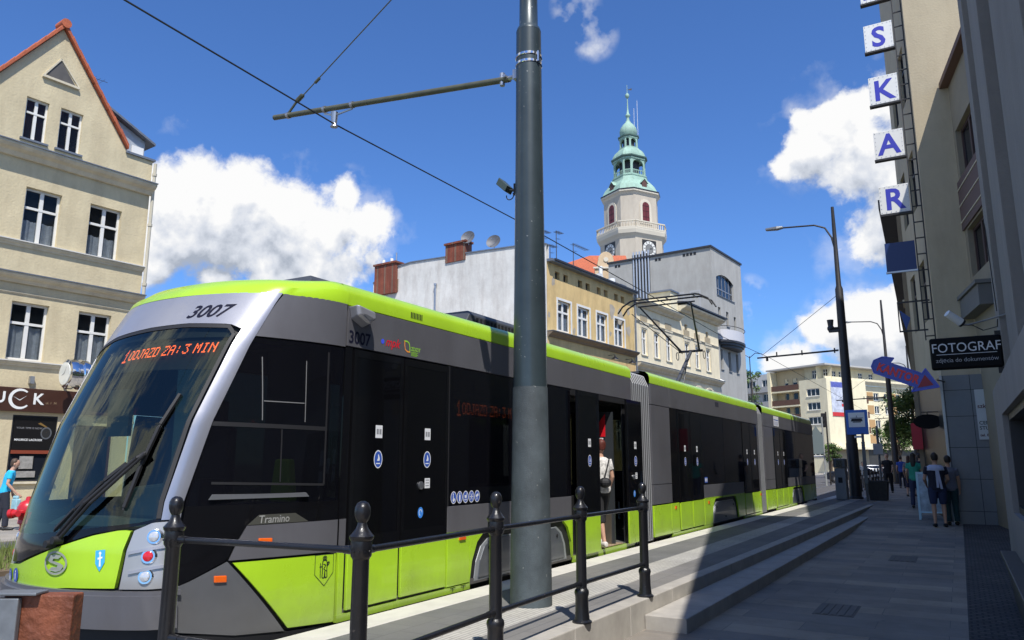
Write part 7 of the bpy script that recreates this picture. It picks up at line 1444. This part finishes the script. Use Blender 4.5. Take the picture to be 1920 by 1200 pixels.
# ================================================================== PEOPLE
def person(x, y, z, face, label, h=1.75, top=(.1, .1, .1), bottom=(.03, .03, .04), shoes=(.03, .03, .03), hair=(.02, .014, .01), longhair=False, shorts=False, stride=.12, arms=((.12, -.05), (.12, .05)), lean=.0, sleeves='short', headt=0.0, build_=1.0, toppat=None, bareleg=False):
    # face: heading angle of the body; arms: (forward reach of hand, elbow forward) for left and right
    t = thing('person', label, 'person', (x, y, z)); k = h / 1.75; ca, sa = math.cos(face), math.sin(face); fx = V((ca, sa, 0)); rx = V((sa, -ca, 0)); b = build_; L = lean
    near = math.hypot(x, y) < 26; vox = .011 if near else .018
    P = lambda r, f, u: V((x, y, z)) + (rx * r + fx * f) * k + V((0, 0, u * k))
    def loft(m, pts, g=0.0, n=12):   # pts: (position, half width sideways, half width front)
        rg = []
        for i, (p, a, c) in enumerate(pts):
            d = (pts[min(i + 1, len(pts) - 1)][0] - pts[max(i - 1, 0)][0]).normalized(); s = (rx - d * rx.dot(d))
            s = s.normalized() if s.length > .1 else V((0, 0, 1)); w = d.cross(s)
            rg.append([p + s * ((a + g) * k * math.cos(2 * math.pi * j / n)) + w * ((c + g) * k * math.sin(2 * math.pi * j / n)) for j in range(n)])
        m.rings(rg)
    def mesh(m, nm, mt, v=vox, sm=4):
        o = m.build(nm, mt, t, smooth=True); r = o.modifiers.new('remesh', 'REMESH'); r.mode = 'VOXEL'; r.voxel_size = v; r.use_smooth_shade = True
        if sm: q = o.modifiers.new('smooth', 'SMOOTH'); q.iterations = sm; q.factor = .5
        return o
    tor = [(P(0, 0, .86), .13 * b, .085), (P(0, -.01, .93), .165 * b, .112), (P(0, L * .15, 1.02), .155 * b, .105), (P(0, L * .3, 1.12), .140 * b, .098 * b), (P(0, L * .5, 1.24), .158 * b, .108 * b), (P(0, L * .75, 1.35), .172 * b, .108), (P(0, L * .9, 1.42), .150 * b, .080), (P(0, L * .95, 1.46), .085, .060)]
    hd = V((0, 0, 0)) + fx * (L + headt * .05) * k
    H = lambda r, f, u: P(r, L + headt * .05 + f + (u - 1.5) * headt * .35, u - headt * .02)
    m = MB(); loft(m, tor); loft(m, [(P(0, L * .9, 1.40), .06, .06), (P(0, L, 1.47), .052, .054), (H(0, .01, 1.55), .052, .056)])
    loft(m, [(H(0, .035, 1.505), .020, .022), (H(0, .022, 1.525), .045, .052), (H(0, .012, 1.565), .060, .076), (H(0, .005, 1.61), .072, .092), (H(0, .0, 1.655), .076, .098), (H(0, -.005, 1.70), .070, .088), (H(0, -.01, 1.735), .045, .055), (H(0, -.01, 1.75), .012, .015)])
    loft(m, [(H(0, .088, 1.635), .007, .008), (H(0, .104, 1.605), .012, .013), (H(0, .092, 1.592), .014, .008)])
    for s in (-1, 1): loft(m, [(H(s * .074, -.008, 1.585), .008, .010), (H(s * .080, -.012, 1.615), .010, .020), (H(s * .077, -.015, 1.645), .008, .014)])
    arm = {}; leg = {}
    for s, nm, (hf, ef) in ((-1, 'l', arms[0]), (1, 'r', arms[1])):
        up = max(0, hf - .2); sh = P(s * .165 * b, L * .9, 1.405); el = P(s * .225 * b, L * .6 + ef, 1.13); wr = P(s * (.24 - up * .45), L * .5 + hf, .90 + up * .75)
        arm[nm] = (sh, el, wr); d = (wr - el).normalized(); pa = wr + d * .085 * k
        loft(m, [(sh - (el - sh) * .05, .050, .052), (sh.lerp(el, .35), .046, .048), (sh.lerp(el, .8), .040, .040), (el, .038, .038), (el.lerp(wr, .3), .038, .037), (el.lerp(wr, .8), .028, .027), (wr, .025, .024)])
        loft(m, [(wr, .020, .024), (wr + d * .04 * k, .018, .038), (pa, .016, .040)], n=10)
        for i in range(4):
            o = (i - 1.5) * .020; ln = (.060, .070, .066, .050)[i]; q = pa + fx * o * k; loft(m, [(q - d * .02 * k, .0095, .0095), (q + d * ln * .5 * k, .0095, .0095), (q + d * ln * k - rx * s * .022 * k, .008, .008)], n=6)
        q = wr + d * .03 * k; loft(m, [(q, .011, .011), (q + (d * .04 + fx * .045) * k, .0105, .0105), (q + (d * .075 + fx * .052) * k - rx * s * .01, .009, .009)], n=6)
        st = stride * s; hp = P(s * .088 * b, 0, .92); kn = P(s * .095 * b, st * .55 + .02, .50); an = P(s * .10 * b, st - .02, .085); toe = P(s * .115 * b, st + .15, .03); leg[nm] = (hp, kn, an, toe)
        loft(m, [(hp, .085 * b, .095), (hp.lerp(kn, .4), .077 * b, .082), (hp.lerp(kn, .85), .056, .058), (kn, .052, .056), (kn.lerp(an, .25), .052, .060), (kn.lerp(an, .5), .045, .050), (kn.lerp(an, .85), .033, .036), (an, .032, .038)])
        loft(m, [(P(s * .10 * b, st - .075, .045), .030, .030), (P(s * .102 * b, st, .05), .038, .036), (P(s * .11 * b, st + .09, .035), .042, .026), (toe, .030, .018)])
    mesh(m, 'body', skin, .0085 if near else .014, 2)
    cname = lambda c: 'cloth_%02d_%02d_%02d' % tuple(int(v * 99) for v in c)
    m = MB(); loft(m, [(P(0, 0, .90), .165 * b, .118)] + tor[1:] , .014)
    for nm in 'lr':
        sh, el, wr = arm[nm]; q = [(sh - (el - sh) * .05, .052, .054), (sh.lerp(el, .3), .050, .052), (sh.lerp(el, .58), .050, .052)]
        if sleeves == 'long': q += [(el, .044, .044), (el.lerp(wr, .5), .038, .038), (el.lerp(wr, .95), .032, .032)]
        loft(m, q, .010)
    mesh(m, 'shirt', toppat or mat(cname(top), top, .9, var=.15, vscale=14, bump=.4, bscale=22), vox, 2)
    m = MB(); loft(m, [(P(0, 0, .84), .14 * b, .10), (P(0, -.01, .93), .165 * b, .115), (P(0, L * .15, 1.0), .152 * b, .104)], .010)
    for nm in 'lr':
        hp, kn, an, toe = leg[nm]; q = [(hp, .088 * b, .098), (hp.lerp(kn, .45), .082 * b, .088), (hp.lerp(kn, .9), .070, .072)]
        if not shorts: q += [(kn, .062, .066), (kn.lerp(an, .3), .060, .068)] + ([] if bareleg else [(kn.lerp(an, .7), .058, .062), (kn.lerp(an, .97), .055, .062)])
        loft(m, q, .010)
        f = MB(); st = (toe - P(0, 0, 0)); a = V((an.x, an.y, z)); 
        loft(f, [(a - fx * .06 * k + V((0, 0, .05)), .032, .036), (a + V((0, 0, .055)), .040, .046), (a + fx * .09 * k + V((0, 0, .042)), .046, .034), (toe + V((0, 0, .008)), .038, .026), (toe + fx * .025 * k, .02, .018)], .006); mesh(f, 'shoe', mat(cname(shoes), shoes, .5), vox, 2)
    mesh(m, 'shorts' if shorts else 'trousers', mat(cname(bottom), bottom, .9, var=.15, vscale=12, bump=.4, bscale=22), vox, 2)
    m = MB(); loft(m, [(H(0, -.045, 1.57), .055, .050), (H(0, -.040, 1.62), .076, .066), (H(0, -.028, 1.665), .083, .086), (H(0, -.018, 1.705), .078, .092), (H(0, -.014, 1.745), .052, .064), (H(0, -.012, 1.768), .015, .018)])
    if longhair: loft(m, [(H(0, -.045, 1.68), .070, .050), (H(0, -.065, 1.58), .080, .050), (P(0, L - .085, 1.45), .085, .040), (P(0, L * .8 - .105, 1.30), .060, .025)])
    mesh(m, 'hair', mat('hair_%02d' % int(hair[0] * 99), hair, .6, var=.3, vscale=40), vox, 2)
    m = MB()
    for s in (-1, 1): m.ball(H(s * .030, .085, 1.635), .009 * k, 8)
    m.build('eyes', rubber, t)
    J = {'wrr': (arm['r'][2], 0), 'wrl': (arm['l'][2], 0), 'shr': (arm['r'][0], 0), 'chest': (tor[5][0], 0), 'pelvis': (tor[1][0], 0)}
    t['_k'] = k; t['_k'] = 0; del t['_k']
    return t, (P, mesh, loft), J
NO = math.radians
# man in a blue shirt on the far left
t, P, J = person(-20.6, 10.35, 0, NO(62), 'man in a bright blue shirt with a pale bag walking past the shop', 1.74, (.02, .42, .72), (.02, .022, .035), (.03, .03, .03), (.06, .035, .02), stride=.10, arms=((.10, -.02), (.20, -.02)), lean=.10, headt=.5)
m = MB(); c = J['wrr'][0] - V((0, 0, .22)); m.rings([[c + V((a, b, zz)) for a, b in ((-.12, -.04), (.14, -.05), (.14, .06), (-.12, .05))] for zz in (-.22, .08)]); m.rings([[c + V((a, b, zz)) for a, b in ((-.10, -.03), (.10, -.03), (.10, .03), (-.10, .03))] for zz in (.08, .16)]); tag(m.build('carrier_bag', mat('bag_pale', (.30, .52, .58), .6, var=.2, vscale=9), None, bevel=.02), 'pale blue carrier bag in the hand of the man in bright blue', 'bag')
# woman stepping into the tram
flor = mat('floral_blouse', (.62, .60, .57), .9, var=.55, vscale=18)
t, P, J = person(-4.88, 11.16, .368, NO(150), 'woman in a white patterned blouse and black trousers stepping into the open tram door', 1.62, (.6, .58, .55), (.012, .012, .014), (.62, .58, .55), (.10, .02, .012), longhair=False, stride=.18, arms=((.18, .04), (.10, -.02)), toppat=flor, bareleg=True)
m = MB(); m.tube([J['shr'][0] + V((.05, -.06, .05)), J['chest'][0] + V((.12, -.05, -.1)), J['pelvis'][0] + V((.10, -.12, .16))], .012, 6); m.ball(J['pelvis'][0] + V((.12, -.13, .10)), .10, 12, (1, 1, .8)); tag(m.build('shoulder_bag', rubber, None), 'small black shoulder bag at the hip of the boarding woman', 'bag')
# striped passenger inside
stripe = slab_mat('striped_shirt', (.62, .62, .62), (.62, .62, .62), (.03, .03, .05), 5.0, .06, .02, .9)
person(-5.35, 8.0, .366, NO(80), 'passenger in a striped shirt inside the tram behind the side window', 1.62, (.5, .5, .5), (.03, .03, .04), stride=.05, toppat=mat('shirt_pale', (.6, .6, .62), .9, var=.2))
# people on the pavement
t, P, J = person(-2.92, 39.6, .28, NO(-92), 'man all in black walking towards us past the bollards', 1.80, (.010, .010, .012), (.012, .012, .014), stride=.22, arms=((.30, .02), (.32, .02)), sleeves='short')
t, P, J = person(-.55, 22.0, zp(22.0), NO(97), 'man seen from behind in shorts and a navy shirt with a pale yoke', 1.80, (.012, .014, .03), (.02, .03, .08), (.02, .02, .02), stride=.04, arms=((.30, .05), (.30, .05)), shorts=True, build_=1.12)
yoke = mat('yoke_pale', (.42, .45, .58), .9, var=.08); P, msh, lft = P
m = MB(); lft(m, [(P(0, 0, 1.33), .200, .135), (P(0, 0, 1.40), .190, .118), (P(0, 0, 1.445), .155, .085), (P(0, 0, 1.47), .10, .07)], .012); msh(m, 'shirt_yoke', yoke)
m = MB(); m.hexa([P(-.02, -.155, .93), P(.03, -.155, .93), P(.03, -.17, .93), P(-.02, -.17, .93), P(-.02, -.17, 1.36), P(.03, -.17, 1.36), P(.03, -.185, 1.36), P(-.02, -.185, 1.36)]); m.hexa([P(.06, -.155, .90), P(.11, -.155, .90), P(.11, -.17, .90), P(.06, -.17, .90), P(.0, -.17, 1.36), P(.05, -.17, 1.36), P(.05, -.185, 1.36), P(.0, -.185, 1.36)]); m.build('shirt_strap', yoke, t)
person(-.28, 23.2 - .65, zp(22.6), NO(100), 'person in a grey top and teal trousers half behind the man in shorts', 1.72, (.14, .15, .19), (.012, .05, .06), (.02, .02, .02), stride=.06, sleeves='short') 
person(-1.28, 27.5, zp(27.5), NO(85), 'long haired woman in a green top behind the man in shorts', 1.70, (.03, .30, .22), (.03, .04, .09), longhair=True, stride=.1)
person(-1.85, 36.0, .28, NO(80), 'person in a grey top and dark skirt walking away in the middle of the pavement', 1.66, (.16, .15, .16), (.03, .025, .05), (.04, .03, .03), (.05, .02, .012), longhair=True, stride=.2, bareleg=True)
person(-2.85, 48.0, .28, NO(85), 'person in a blue shirt with a white collar walking away by the masts', 1.74, (.02, .06, .30), (.02, .02, .03), stride=.1)
person(-2.3, 47.5, .28, NO(95), 'distant person in brown walking away on the pavement', 1.70, (.08, .04, .03), (.03, .03, .03), stride=.12)
person(-5.2, 52.0, .0, NO(-60), 'person in a white top behind the stop sign pole', 1.72, (.60, .58, .52), (.10, .10, .10), stride=.12)
person(-13.5, 78.0, 0, NO(-80), 'distant person in grey walking on the road past the tram rear', 1.75, (.08, .09, .10), (.04, .04, .04), stride=.2)
person(-1.35, 34.0, .28, NO(70), 'person in dark clothes standing by the shop fronts under the oval sign', 1.72, (.02, .02, .022), (.02, .02, .025), stride=.05)
person(-.95, 30.5, .28, NO(100), 'dark haired person in a navy jacket next to the terrace wall', 1.76, (.02, .022, .04), (.015, .015, .02), stride=.06, sleeves='long')
